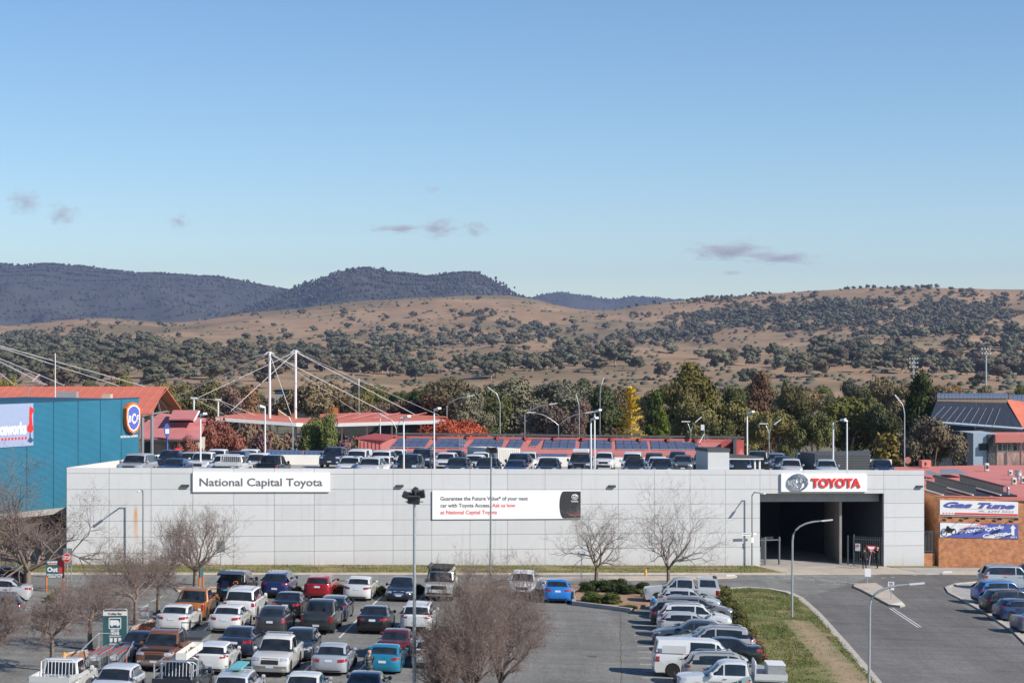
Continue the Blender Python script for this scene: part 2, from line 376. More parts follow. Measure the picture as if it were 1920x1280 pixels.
# ================================================================== frames for signs and facades
class Fr:
    def __init__(s, o, x, u=(0, 0, 1)):
        s.o = Vector(o); s.x = Vector(x).normalized(); s.u = Vector(u).normalized(); s.n = s.x.cross(s.u).normalized()
    def at(s, a, b, d=0.0): return s.o+s.x*a+s.u*b+s.n*d
    def poly(s, name, pts, d0, d1, m, parent=None, smooth=None):
        mb = MB(); mb.hexa([s.at(a, b, d0) for a, b in pts], [s.at(a, b, d1) for a, b in pts])
        return mb.build(name, M(m) if isinstance(m, str) else m, parent, smooth)
    def rect(s, name, a0, b0, a1, b1, d0, d1, m, parent=None):
        return s.poly(name, [(a0, b0), (a1, b0), (a1, b1), (a0, b1)], d0, d1, m, parent)
    def text(s, name, txt, a, b, wd, cap, m, parent=None, d=.0, ext=.01, bold=0.0, shear=0.0, align=0):
        cu = bpy.data.curves.new('t', 'FONT'); cu.body = txt; cu.size = 1; cu.offset = bold; cu.shear = shear
        cu.resolution_u = 3
        to = bpy.data.objects.new('t', cu); me = bpy.data.meshes.new_from_object(to)
        bpy.data.objects.remove(to); bpy.data.curves.remove(cu)
        co = np.zeros(len(me.vertices)*3); me.vertices.foreach_get('co', co); co = co.reshape(-1, 3)
        x0, x1 = co[:, 0].min(), co[:, 0].max(); k = wd/(x1-x0); kz = cap/.72
        vs = [tuple(s.at(a-align*wd+(c[0]-x0)*k, b+c[1]*kz, d+ext)) for c in co]
        fs = [tuple(p.vertices) for p in me.polygons]; bpy.data.meshes.remove(me)
        me = bpy.data.meshes.new(name); me.from_pydata(vs, [], fs); me.update()
        if len(me.polygons) and me.polygons[0].normal.dot(s.n) < 0: me.flip_normals()
        bm = bmesh.new(); bm.from_mesh(me)
        r = bmesh.ops.extrude_face_region(bm, geom=bm.faces[:])
        bmesh.ops.translate(bm, verts=[e for e in r['geom'] if isinstance(e, bmesh.types.BMVert)], vec=-s.n*ext)
        bm.to_mesh(me); bm.free(); me.materials.append(M(m)); return obj(name, me, parent)
    def ring(s, name, a, b, ra, rb, r, m, parent=None, d=.05, n=28):
        pts = [s.at(a+ra*math.cos(2*math.pi*i/n), b+rb*math.sin(2*math.pi*i/n), d) for i in range(n+1)]
        return pt(name, parent, M(m), lambda mb: mb.tube(pts, r, 6, cap=False), 60)
def sheet(name, pxs, dz, m, parent=None, kind='structure', thick=0.0):
    ps = [G(*p, dz) for p in pxs]; mb = MB()
    if thick: mb.slab([p-Vector((0, 0, thick)) for p in ps], (0, 0, thick))
    else: mb.add(ps, [tuple(range(len(ps)))])
    o = mb.build(name, M(m), parent, fix=bool(thick))
    if not thick and o.data.polygons[0].normal.z < 0: o.data.flip_normals()
    if kind and not parent: tag(o, kind=kind)
    return o
def wsheet(name, l0, l1, d0, d1, dz, m, thick=0.0, parent=None):
    ps = []
    for l, d in ((l0, d0), (l1, d0), (l1, d1), (l0, d1)):
        p = WL+E*l+N*d; ps.append(Vector((p.x, p.y, gz(p.x, p.y)+dz)))
    mb = MB()
    if thick: mb.slab([p-Vector((0, 0, thick)) for p in ps], (0, 0, thick))
    else: mb.add(ps, [(0, 1, 2, 3)])
    o = mb.build(name, M(m), parent, fix=bool(thick))
    if not thick and o.data.polygons[0].normal.z < 0: o.data.flip_normals()
    if not parent: tag(o, kind='structure')
    return o
def WG(l, d, dz=0.0):
    p = WL+E*l+N*d; return Vector((p.x, p.y, gz(p.x, p.y)+dz))
def strip(name, pts, wd, ht, m, parent=None, below=.1):
    pts = [Vector(p) for p in pts]; k = len(pts); mb = MB(); vs = []
    for i, p in enumerate(pts):
        d = pts[min(i+1, k-1)]-pts[max(i-1, 0)]; q = Vector((d.y, -d.x, 0)).normalized()*wd/2
        vs += [p-q-Vector((0, 0, below)), p+q-Vector((0, 0, below)), p+q+Vector((0, 0, ht)), p-q+Vector((0, 0, ht))]
    fs = [(0, 1, 2, 3), tuple(4*(k-1)+j for j in (3, 2, 1, 0))]
    for i in range(k-1):
        for j in range(4): fs.append((4*i+j, 4*i+(j+1) % 4, 4*i+4+(j+1) % 4, 4*i+4+j))
    mb.add(vs, fs); o = mb.build(name, M(m), parent)
    if not parent: tag(o, kind='structure')
    return o
# ================================================================== roads, lots, kerbs
road = wsheet('road', -90, 190, 15.5, 6.1, 0, 'asphalt_old')
def lot_poly():
    a, b = WL+E*-90+N*15.5, WL+E*190+N*15.5
    return [a, b, Vector((160, 30, 0)), Vector((-140, 30, 0))]
mb = MB(); mb.add([(p.x, p.y, gz(p.x, p.y)) for p in lot_poly()], [(0, 1, 2, 3)])
car_park = mb.build('car_park', M('asphalt'), fix=False)
if car_park.data.polygons[0].normal.z < 0: car_park.data.flip_normals()
tag(car_park, kind='structure')
side_road = sheet('side_road', [(1505, 1122), (1575, 1100), (1652, 1076), (1800, 1077), (1950, 1082), (1778, 1104), (1800, 1132), (1990, 1250), (2010, 1420), (1745, 1420), (1640, 1280)], .004, 'asphalt_new')
verge = wsheet('verge', -9.3, 56.2, .02, 5.95, .1, 'grass', thick=.2)
verge_r = wsheet('verge', 68.3, 73.0, .02, 1.2, .1, 'grass', thick=.2)
kerb = strip('kerb', [WG(l, 6.1) for l in range(-9, 57, 5)], .32, .13, 'kerb')
apron = wsheet('driveway', 56.2, 68.6, .0, 5.4, .06, 'concrete', thick=.15)
strip('kerb', [WG(l, 5.6) for l in (56.2, 60, 64, 68, 74)], .35, .03, 'kerb')
wsheet('footpath', 68.6, 110, 1.3, 5.4, .08, 'concrete_grey', thick=.2)
strip('kerb', [WG(l, 5.6) for l in (74, 80, 90, 110)], .3, .12, 'kerb')
wsheet('driveway', -15.5, -9.4, -6, 6.3, .05, 'concrete', thick=.1)
wsheet('verge', -60, -15.6, 1.0, 5.9, .1, 'grass', thick=.2)
wsheet('footpath', -60, -15.6, -.8, .95, .09, 'concrete_grey', thick=.2)
strip('kerb', [WG(l, 6.1) for l in (-60, -40, -15.6)], .32, .13, 'kerb')
# planted strip between road and car park, with its kerbs
def bed(name, l0, l1, d0, d1, m='dirt'): return wsheet(name, l0, l1, d0, d1, .07, m, thick=.2)
bed('garden_bed', 6, 30.5, 15.2, 16.9); strip('kerb', [WG(l, 17.0) for l in (6, 18, 30.5)], .2, .12, 'kerb')
strip('kerb', [WG(l, 15.1) for l in (6, 18, 30.5)], .2, .12, 'kerb')
sheet('garden_bed', [(1075, 1133), (1082, 1108), (1120, 1098), (1200, 1100), (1232, 1120), (1215, 1135), (1180, 1146), (1130, 1138)], .12, 'dirt', thick=.3)
strip('kerb', [G(*p) for p in ((1074, 1108), (1076, 1134), (1110, 1138), (1150, 1143), (1185, 1148))], .28, .28, 'concrete_grey')
bed('garden_bed', 33.5, 38.2, 13.6, 16.9)
# median islands in the road
def island(pts, label, dz=.13, m='concrete'):
    o = sheet('traffic_island', pts, dz, m, kind=None, thick=.3)
    return tag(o, label, 'traffic island')
i1 = island([(1004, 1089), (1002, 1085), (1100, 1083), (1250, 1082), (1376, 1079), (1382, 1082), (1370, 1084), (1250, 1087), (1100, 1089)], 'long narrow concrete median strip in the road behind the hedge')
sheet('painted_nose', [(1002, 1088.4), (1001, 1085.2), (1016, 1084.6), (1017, 1088.6)], .135, 'kerb_white', parent=i1)
sheet('painted_nose', [(1362, 1084), (1362, 1079.6), (1376, 1079.2), (1381, 1082)], .135, 'kerb_white', parent=i1)
i2 = island([(1600, 1101), (1603, 1096.5), (1642, 1095), (1668, 1110), (1697, 1136), (1688, 1138.5), (1668, 1136), (1618, 1109)], 'pointed concrete splitter island carrying the give way sign')
sheet('painted_nose', [(1668, 1135.5), (1690, 1131), (1696, 1136), (1688, 1138)], .135, 'kerb_white', parent=i2)
i3 = island([(1766, 1077), (1770, 1073), (1850, 1072), (1850, 1075.5)], 'short concrete median strip in front of the brick wall')
sheet('painted_nose', [(1766, 1077), (1770, 1073.2), (1785, 1073), (1786, 1076.6)], .135, 'kerb_white', parent=i3)
# grass reserve between lot and side road
GRP = [(1346, 1120), (1352, 1107), (1400, 1104), (1440, 1107), (1498, 1123), (1530, 1152), (1580, 1208), (1640, 1279), (1720, 1400), (1470, 1400), (1440, 1290), (1405, 1190), (1368, 1140)]
def worn_grass():
    m = M('grass_lush'); t = m.node_tree; L = t.links; b = t.nodes['Principled BSDF']; src = b.inputs['Base Color'].links[0].from_socket
    ge = t.nodes.new('ShaderNodeNewGeometry'); A, B = G(1492, 1165), G(1618, 1300); d = (B-A).normalized(); n = Vector((d.y, -d.x, 0)).normalized()
    def vm(op, a, v):
        q = t.nodes.new('ShaderNodeVectorMath'); q.operation = op; L.new(a, q.inputs[0]); q.inputs[1].default_value = v; return q
    def ma(op, a, v):
        q = t.nodes.new('ShaderNodeMath'); q.operation = op
        for i, x in enumerate((a, v)):
            if isinstance(x, (int, float)): q.inputs[i].default_value = x
            else: L.new(x, q.inputs[i])
        return q.outputs[0]
    sub = vm('SUBTRACT', ge.outputs['Position'], A); dist = ma('ABSOLUTE', vm('DOT_PRODUCT', sub.outputs[0], n).outputs['Value'], 0); along = vm('DOT_PRODUCT', sub.outputs[0], d).outputs['Value']
    nz = t.nodes.new('ShaderNodeTexNoise'); nz.inputs['Scale'].default_value = .9; nz.inputs['Detail'].default_value = 9; nz.inputs['Roughness'].default_value = .7; L.new(ge.outputs['Position'], nz.inputs[0])
    k = ma('SUBTRACT', ma('ADD', dist, ma('MULTIPLY', ma('SUBTRACT', nz.outputs[0], .5), 5.0)), ma('MINIMUM', ma('MULTIPLY', along, .06), .45))
    mr = t.nodes.new('ShaderNodeMapRange'); mr.inputs[1].default_value = -.4; mr.inputs[2].default_value = .9; mr.inputs[3].default_value = 1; mr.inputs[4].default_value = 0; L.new(k, mr.inputs[0])
    mx = t.nodes.new('ShaderNodeMix'); mx.data_type = 'RGBA'; L.new(mr.outputs[0], mx.inputs[0]); L.new(src, mx.inputs[6]); mx.inputs[7].default_value = (.34, .245, .15, 1); L.new(mx.outputs[2], b.inputs['Base Color'])
worn_grass()
reserve = sheet('grass_reserve', GRP, .1, 'grass_lush', thick=.3)
strip('kerb', [G(*p) for p in ((1352, 1106), (1400, 1102.5), (1440, 1105), (1478, 1112), (1500, 1122.5), (1532, 1151), (1582, 1207), (1642, 1278), (1722, 1400))], .45, .12, 'kerb')
worn = [(1500, 1180), (1520, 1190), (1545, 1220), (1590, 1262), (1620, 1300), (1585, 1330), (1545, 1300), (1520, 1250), (1503, 1215)]
# kerb and pavement of the far right lot
sheet('pavement', [(1775, 1102), (1790, 1096), (1835, 1092), (2000, 1084), (2080, 1180), (1960, 1240), (1905, 1185), (1850, 1148), (1800, 1122)], .05, 'concrete_grey', thick=.15)
strip('kerb', [G(*p) for p in ((1840, 1091), (1795, 1095), (1776, 1102), (1782, 1112), (1805, 1124), (1850, 1149), (1905, 1186), (1960, 1241))], .35, .1, 'kerb')
# red gravel beds in the left lot
sheet('garden_bed', [(325, 1262), (300, 1268), (368, 1235), (395, 1222), (430, 1215)][0:0] or [(70, 1268), (128, 1228), (160, 1222), (165, 1240), (145, 1290), (60, 1310)], .08, 'red_gravel', thick=.2)
sheet('garden_bed', [(243, 1192), (250, 1178), (285, 1165), (300, 1168), (278, 1190), (268, 1195)], .08, 'red_gravel', thick=.2)
strip('kerb', [G(*p) for p in ((60, 1275), (127, 1227.5), (161, 1221.5), (166, 1241), (150, 1285))], .2, .13, 'kerb')
strip('kerb', [G(*p) for p in ((243, 1193), (252, 1177.5), (285, 1164.5), (301, 1168), (280, 1191), (266, 1196))], .2, .13, 'kerb')
# painted lines
def pline(a, b, wd=.1, parent=car_park, name='parking_line', dz=.004, m='line_white'):
    A, B = G(*a, dz), G(*b, dz); q = Vector(((B-A).y, -(B-A).x, 0)).normalized()*wd/2
    mb = MB(); mb.add([A-q, B-q, B+q, A+q], [(0, 1, 2, 3)]); o = mb.build(name, M(m), parent, fix=False)
    if o.data.polygons[0].normal.z < 0: o.data.flip_normals()
    return o
for a, b in [((636, 1195), (672, 1159)), ((732, 1187), (752, 1168)), ((662, 1267), (690, 1239)), ((558, 1270), (582, 1246)), ((699, 1133), (717, 1116)), ((780, 1132), (792, 1117)),
             ((458, 1268), (480, 1246)), ((376, 1188), (392, 1172)), ((470, 1186), (483, 1174)), ((545, 1190), (570, 1168)), ((630, 1124), (645, 1110)), ((340, 1262), (360, 1244)),
             ((465, 1118), (478, 1108)), ((556, 1121), (568, 1110)), ((284, 1127), (306, 1117)), ((30, 1138), (75, 1137)), ((250, 1152), (278, 1132))]:
    pline(a, b, .11)
for y, x0 in ((1153.3, 1182), (1162, 1186), (1171.5, 1188), (1180.5, 1190), (1190, 1189), (1200, 1191), (1210.5, 1195), (1221, 1196), (1232.5, 1199), (1244.2, 1200), (1256.5, 1203), (1269.5, 1203)):
    pline((x0, y), (x0+130, y+3.3), .1)
for x0, y0, x1, y1 in ((1436, 1082, 1453, 1082.6), (1470, 1083, 1482, 1083.4), (1494, 1084.2, 1506, 1084.8), (1517, 1086, 1528, 1086.6), (1539, 1087.6, 1550, 1088.3), (1555, 1089.8, 1568, 1090.6),
                       (1578, 1091, 1588, 1091.6), (1534, 1095.8, 1548, 1095.9), (1562, 1094.6, 1576, 1094.7), (1590, 1093.4, 1608, 1092.6), (1652, 1083.4, 1661, 1082.6), (1670, 1081.8, 1678, 1081.2), (1711, 1078, 1720, 1077.6), (1735, 1077, 1744, 1076.8)):
    pline((x0, y0), (x1, y1), .13, road, 'lane_marking', .012)
pline((1668, 1140), (1722, 1176), .09, road, 'lane_marking', .012); pline((1673, 1139), (1727, 1175), .09, road, 'lane_marking', .012)
# cracks
mat('crack', (.10, .08, .065), .95)
def crack(pts, wd):
    r = random.Random(int(pts[0][0])); out = []
    for (x0, y0), (x1, y1) in zip(pts[:-1], pts[1:]):
        n = max(2, int(math.hypot(x1-x0, y1-y0)/5))
        out += [(lerp_(x0, x1, i/n)+r.gauss(0, 1.5), lerp_(y0, y1, i/n)+r.gauss(0, .18)) for i in range(n)]
    for a, b in zip(out[:-1], out[1:]): pline(a, b, wd*r.uniform(.5, 1.3), car_park, 'asphalt_crack', .009, 'crack')
lerp_ = lambda a, b, t: a+(b-a)*t
def manhole(px, py):
    g_ = G(px, py, .0055); mb = MB(); mb.lathe([(.32, -.01), (.32, .004)], 18, g_); mb.build('manhole_cover', M('crack'), car_park)
for q in ((1110, 1230), (1560, 1180), (640, 1088), (1480, 1092), (1745, 1120)): manhole(*q)
crack([(1163, 1148), (1164, 1210), (1165, 1290)], .035); crack([(1522, 1132), (1700, 1129), (1900, 1127)], .04)
mat('patch_dark', (.135, .133, .128), .93, var=.15, scale=3, detail=8); mat('patch_pale', (.25, .245, .235), .93, var=.12, scale=3, detail=8)
for ps, m_ in (([(760, 1076.5), (905, 1076.5), (905, 1082), (760, 1082.5)], 'patch_dark'), ([(180, 1096), (330, 1094), (330, 1101), (180, 1103)], 'patch_dark'), ([(1290, 1089), (1420, 1087), (1430, 1090), (1290, 1092)], 'patch_dark')):
    sheet('asphalt_patch', ps, .007, m_, parent=car_park)
wsheet('verge', -60, -15.6, -16, -1.0, .06, 'grass', thick=.2)
# ================================================================== the long white dealership
dealer = wempty('dealership_building', WG(0, 0), label='long white panelled dealership building with cars parked on its roof', cat='building')
def panel_mat():
    m = mat('wall_panel', (.55, .558, .566), .55, var=.035, scale=.5, coord='Object'); t = m.node_tree; L = t.links; b = t.nodes['Principled BSDF']
    ge = t.nodes.new('ShaderNodeNewGeometry'); src = b.inputs['Base Color'].links[0].from_socket
    def vm(op, a, v):
        n = t.nodes.new('ShaderNodeVectorMath'); n.operation = op; L.new(a, n.inputs[0]); n.inputs[1].default_value = v; return n
    sub = vm('SUBTRACT', ge.outputs['Position'], (WL.x, WL.y, 0)); l = vm('DOT_PRODUCT', sub.outputs[0], (E.x, E.y, 0)).outputs['Value']
    sz = t.nodes.new('ShaderNodeSeparateXYZ'); L.new(ge.outputs['Position'], sz.inputs[0])
    def ma(op, a, v, c=None):
        n = t.nodes.new('ShaderNodeMath'); n.operation = op
        for i, q in enumerate((a, v, c)):
            if q is None: continue
            if isinstance(q, (int, float)): n.inputs[i].default_value = q
            else: L.new(q, n.inputs[i])
        return n.outputs[0]
    cb = t.nodes.new('ShaderNodeCombineXYZ'); L.new(ma('MULTIPLY', l, 3.0), cb.inputs[0]); L.new(ma('MULTIPLY', sz.outputs[2], .12), cb.inputs[2])
    nz = t.nodes.new('ShaderNodeTexNoise'); nz.inputs['Scale'].default_value = 1.0; nz.inputs['Detail'].default_value = 6; L.new(cb.outputs[0], nz.inputs[0])
    grime = t.nodes.new('ShaderNodeMapRange'); grime.inputs[1].default_value = .58; grime.inputs[2].default_value = .8; grime.inputs[3].default_value = 0; grime.inputs[4].default_value = .34
    L.new(nz.outputs[0], grime.inputs[0])
    oi = t.nodes.new('ShaderNodeObjectInfo'); tv = t.nodes.new('ShaderNodeVectorMath'); tv.operation = 'SCALE'; L.new(src, tv.inputs[0]); L.new(ma('ADD', ma('MULTIPLY', oi.outputs['Random'], .07), .95), tv.inputs['Scale'])
    m1 = t.nodes.new('ShaderNodeMix'); m1.data_type = 'RGBA'; L.new(grime.outputs[0], m1.inputs[0]); L.new(tv.outputs[0], m1.inputs[6]); m1.inputs[7].default_value = (.30, .30, .30, 1)
    # rust streak running down one panel
    wob = ma('MULTIPLY', ma('SUBTRACT', nz.outputs[0], .5), .35); dl = ma('ABSOLUTE', ma('SUBTRACT', ma('ADD', l, wob), 5.12), None)
    w_ = t.nodes.new('ShaderNodeMapRange'); w_.inputs[1].default_value = .03; w_.inputs[2].default_value = .19; w_.inputs[3].default_value = .95; w_.inputs[4].default_value = 0; L.new(dl, w_.inputs[0])
    zt = wtop(5.1)-2.9
    a1 = t.nodes.new('ShaderNodeMapRange'); a1.inputs[1].default_value = zt-3.4; a1.inputs[2].default_value = zt-.3; L.new(sz.outputs[2], a1.inputs[0])
    a2r = t.nodes.new('ShaderNodeMapRange'); a2r.inputs[1].default_value = zt-.5; a2r.inputs[2].default_value = zt+.25; a2r.inputs[3].default_value = 1; a2r.inputs[4].default_value = 0; L.new(ma('ADD', sz.outputs[2], ma('MULTIPLY', dl, 1.5)), a2r.inputs[0]); a2 = a2r.outputs[0]
    k = ma('MULTIPLY', ma('MULTIPLY', w_.outputs[0], a1.outputs[0]), a2)
    m2 = t.nodes.new('ShaderNodeMix'); m2.data_type = 'RGBA'; L.new(k, m2.inputs[0]); L.new(m1.outputs[2], m2.inputs[6]); m2.inputs[7].default_value = (.55, .24, .05, 1)
    gl0, gl1 = WG(0, 0).z, WG(WLEN, 0).z
    hgt = ma('SUBTRACT', sz.outputs[2], ma('ADD', ma('MULTIPLY', l, (gl1-gl0)/WLEN), gl0)); dm = t.nodes.new('ShaderNodeMapRange'); dm.inputs[1].default_value = .05; dm.inputs[2].default_value = 1.0; dm.inputs[3].default_value = .5; dm.inputs[4].default_value = 0; L.new(hgt, dm.inputs[0])
    m3 = t.nodes.new('ShaderNodeMix'); m3.data_type = 'RGBA'; L.new(ma('MULTIPLY', dm.outputs[0], nz.outputs[0]), m3.inputs[0]); L.new(m2.outputs[2], m3.inputs[6]); m3.inputs[7].default_value = (.27, .23, .19, 1)
    L.new(m3.outputs[2], b.inputs['Base Color']); return m
panel_mat()
PIT = 3.145; LE0, LE1 = Wl(1425), Wl(1657); LINT = -(P(1540, 927, 100).z*0+2.02)
hl = [0, -.44, -1.64, -2.84, -4.04, -5.24, -6.44]
def wq(mb, l0, l1, h0, h1, d0, d1, floor=False):
    bot = [W(l0, d0, h0), W(l1, d0, h0), W(l1, d1, h0), W(l0, d1, h0)]
    if floor:
        for p in bot: p.z = gz(p.x, p.y)-.15
    mb.hexa(bot, [W(l0, d0, h1), W(l1, d0, h1), W(l1, d1, h1), W(l0, d1, h1)])
back = MB(); wq(back, .0, LE0-.06, 0-.05, -.06, -.35, -.05); back = MB()
wq(back, .02, LE0-.02, 0, -.03, -.35, -.045, True); wq(back, LE1+.02, WLEN-.02, 0, -.03, -.35, -.045, True); wq(back, LE0-.02, LE1+.02, -1.95, -.03, -.35, -.045)
back.build('wall_core', M('panel_back'), dealer)
wpan = {}
def panel(l0, l1, h0, h1, floor=False):
    g = .013; key = (round(l1-l0, 3), round(h1-h0, 3))
    o0 = W(l0, 0, h0)
    if floor or key not in wpan:
        mb = MB(); wq(mb, l0+g, l1-g, h0+(0 if floor else g), h1-g, -.05, 0, floor)
        me = mb.mesh('wall_panel', M('wall_panel'), xf=lambda x, y, z: (x-o0.x, y-o0.y, z-o0.z), fix=True)
        if not floor: wpan[key] = me
    else: me = wpan[key]
    obj('wall_panel', me, dealer, o0)
cols = [(PIT*k, PIT*(k+1)) for k in range(18)]; cols[-1] = (PIT*17, LE0)
for a, b in cols+[(LE1, WLEN)]:
    for i in range(6): panel(a, b, hl[i+1], hl[i])
    panel(a, b, -7.3, hl[6], True)
for a, b in ((LE0, LE0+4.0), (LE0+4.0, LE0+8.0), (LE0+8.0, LE1)):
    panel(a, b, -.44, 0); panel(a, b, -1.64, -.44); panel(a, b, -2.0, -1.64)
# shell: side walls, back wall, deck, interior
DK = -.9                                                     # deck below the parapet top
BL, BR = Vector((-33.2, 190.0, 0)), Vector((40.5, 213.0, 0))   # back corners
sh = MB()
def vwall(mb, a, b, z0, z1, th=.25):
    a, b = Vector(a), Vector(b); d = (b-a); q = Vector((d.y, -d.x, 0)).normalized()*th
    mb.hexa([Vector((p.x, p.y, z)) for p, z in ((a, z0[0]), (b, z0[1]), (b+q, z0[1]), (a+q, z0[0]))], [Vector((p.x, p.y, z)) for p, z in ((a, z1[0]), (b, z1[1]), (b+q, z1[1]), (a+q, z1[0]))])
gl = lambda p: gz(p.x, p.y)-.2
bz0, bz1 = CZ-10.7, CZ-12.6
vwall(sh, WL-N*.35, BL, (gl(WL), gl(BL)), (wtop(0)-.02, bz0)); vwall(sh, BR, WR-N*.35, (gl(BR), gl(WR)), (bz1-1.0, wtop(WLEN)-1.0)); vwall(sh, BL, BR, (gl(BL), gl(BR)), (bz0, bz1))
sh.build('side_and_back_walls', M('off_white'), dealer)
dk = MB(); c4 = [W(.1, -.36, DK), W(WLEN-.1, -.36, DK), Vector((BR.x-.3, BR.y-.1, bz1-.95)), Vector((BL.x+.3, BL.y-.1, bz0-.95))]
dk.slab([p-Vector((0, 0, .45)) for p in c4], (0, 0, .45)); dk.build('roof_deck', M('concrete_grey'), dealer)
DKC = c4
def deck_pt(px, Y):
    X = (px-960)/FPX*Y
    a, b, c = DKC[0], DKC[1], DKC[3]; n = (b-a).cross(c-a)
    return Vector((X, Y, a.z-(n.x*(X-a.x)+n.y*(Y-a.y))/n.z))
pt('steel_beam', dealer, M('concrete_grey'), lambda mb: (wq(mb, LE0-.02, LE1+.02, -2.75, -1.97, -1.3, -.9)))
# inside the drive-through
inn = MB(); li, lm = LE0, Wl(1576)
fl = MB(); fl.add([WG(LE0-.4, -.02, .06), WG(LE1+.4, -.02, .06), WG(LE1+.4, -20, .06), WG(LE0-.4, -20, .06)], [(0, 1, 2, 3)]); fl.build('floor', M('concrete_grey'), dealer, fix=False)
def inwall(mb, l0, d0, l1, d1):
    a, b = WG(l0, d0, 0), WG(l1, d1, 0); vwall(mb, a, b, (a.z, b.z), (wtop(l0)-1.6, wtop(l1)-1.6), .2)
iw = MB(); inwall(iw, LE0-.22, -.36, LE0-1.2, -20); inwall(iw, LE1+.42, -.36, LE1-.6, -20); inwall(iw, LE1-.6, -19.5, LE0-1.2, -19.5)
iw.build('inner_wall', M('charcoal'), dealer)  # grey walls; the unlit interior's darkness is put into the charcoal colour
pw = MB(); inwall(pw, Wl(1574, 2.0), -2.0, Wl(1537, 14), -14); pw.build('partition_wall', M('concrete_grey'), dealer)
mat('floor_line', (.6, .27, .03), .7)
for a, b in (((1468, 1036), (1500, 1032)), ((1500, 1032), (1560, 1022)), ((1535, 1036), (1562, 1032))): pline(a, b, .18, road, 'floor_marking', .075, 'floor_line')
# wall lamps, little roof house, canopy
def wl_lamp(px, py):
    l = Wl(px); z = P(px, py, (WL+E*l).y).z-wtop(l)
    o = pt('wall_light', dealer, M('dark_metal'), lambda mb: wq(mb, l-.28, l+.28, z-.09, z+.09, .002, .22)); return o
for q in ((347, 910), (749, 910.5), (1147, 911), (1723, 911.5)): wl_lamp(*q)
hut = MB(); l0, l1 = Wl(1328, .3), Wl(1368, .3)
wq(hut, l0, l1, DK, .0+1.45, -3.0, -.37); hut.build('stair_house', M('wall_panel'), dealer)
pt('stair_house_cap', dealer, M('charcoal'), lambda mb: wq(mb, l0-.06, l1+.06, 1.451, 1.72, -3.06, -.31))
lb = Wl(1428, 1.0)
cp = MB(); cp.hexa([W(l1+.07, -3.4, .85), W(lb, -3.4, .9), W(lb, -.6, .9), W(l1+.07, -.6, .85)], [W(l1+.07, -3.4, 1.2), W(lb, -3.4, 1.02), W(lb, -.6, 1.02), W(l1+.07, -.6, 1.2)]); cp.build('walkway_canopy', M('charcoal'), dealer)
for px in (1416, 1425): pt('canopy_post', dealer, M('steel_white'), lambda mb, l=Wl(px, .8): wq(mb, l-.07, l+.07, DK, .9, -.95, -.81))
pt('canopy_fascia', dealer, M('steel_white'), lambda mb: wq(mb, l1+.08, lb, .8, .899, -.75, -.6))
# dark plant house on the deck and its ramp wall
ph = MB(); a, b = Wp(1528, 880, 8), Wp(1632, 880, 8); a2, b2 = Wp(1500, 880, 12), Wp(1632, 880, 12)
zt = P(1580, 849, a.y).z
ph.hexa([Vector((p.x, p.y, CZ-13)) for p in (a, b, b2, a2)], [Vector((p.x, p.y, zt-(.05 if i < 2 else .1))) for i, p in enumerate((a, b, b2, a2))])
plant = ph.build('plant_house', M('charcoal')); tag(plant, 'low dark grey plant house on the right end of the roof deck', 'plant house')
for k in range(7):
    z = zt-.2-k*.22; q = Fr((a.x, a.y, z), b-a); q.rect('cladding_rib', .1, -.03, (Vector((b.x-a.x, b.y-a.y))).length-.1, .03, .002, .04, 'charcoal', plant)
# ================================================================== signs on the wall
def wfr(px, py, d=.0):
    l = Wl(px); p = WL+E*l; z = P(px, py, p.y).z; return Fr((p.x, p.y, z), (E.x, E.y, -.0217))
def wlen(px0, px1): return Wl(px1)-Wl(px0)
f = wfr(361, 921.5); w1 = wlen(361, 618); h1 = 37/24.7
s1 = wempty('wall_sign', f.at(0, 0), label='white wall sign with grey lettering reading National Capital Toyota', cat='sign')
f.rect('board', 0, 0, w1, h1, .012, .16, 'sign_white', s1)
f.text('lettering', 'National Capital Toyota', .5, .46, w1-1.1, .60, 'text_grey', s1, d=.161, bold=.02)
f = wfr(810, 973); w2 = wlen(810, 1089); h2 = 53/23.6
s2 = wempty('wall_sign', f.at(0, 0), label='wide white advertising sign with black end panel and red slogan', cat='sign')
f.rect('board', 0, 0, w2, h2, .012, .12, 'sign_white', s2)
xa = wlen(810, 1048)
arc = [(xa+.36-.36*math.cos(a), h2/2+(h2/2-.03)*math.sin(a)) for a in np.linspace(-math.pi/2, math.pi/2, 13)]
f.poly('black_panel', [(w2-.04, h2-.03)]+arc[::-1]+[(w2-.04, .03)], .121, .128, 'sign_black', s2)
for i, (tx, c, x0, x1) in enumerate((('Guarantee the Future Value* of your next', 'text_dark', 825, 989), ('car with Toyota Access.', 'text_dark', 825, 918), ('at National Capital Toyota', 'text_red', 825, 931))):
    f.text('lettering', tx, wlen(810, x0), h2-.74-.545*i, wlen(x0, x1), .30, c, s2, d=.121, bold=.015)
f.text('lettering', 'Ask us how', wlen(810, 922), h2-.74-.545, wlen(922, 965.5), .30, 'text_red', s2, d=.121, bold=.015)
def emblem(f, a, b, ra, rb, r, m, parent, d=.06):
    f.ring('emblem_ring', a, b, ra, rb, r, m, parent, d); f.ring('emblem_ring', a, b+rb*.30, ra*.66, rb*.50, r*.8, m, parent, d+.01); f.ring('emblem_ring', a, b-rb*.02, ra*.34, rb*.93, r*.8, m, parent, d+.02)
xc = wlen(810, 1076.5)
emblem(f, xc, h2-.48, .27, .19, .032, 'sign_white', s2, .15)
f.text('lettering', 'TOYOTA', xc-.3, h2-.9, .6, .13, 'sign_white', s2, d=.129, bold=.03)
f.text('lettering', 'OH WHAT A FEELING', xc-.5, .27, 1.0, .1, 'text_red', s2, d=.129, bold=.03)
f = wfr(1463, 921); w3 = wlen(1463, 1623); h3 = 33.5/22.4
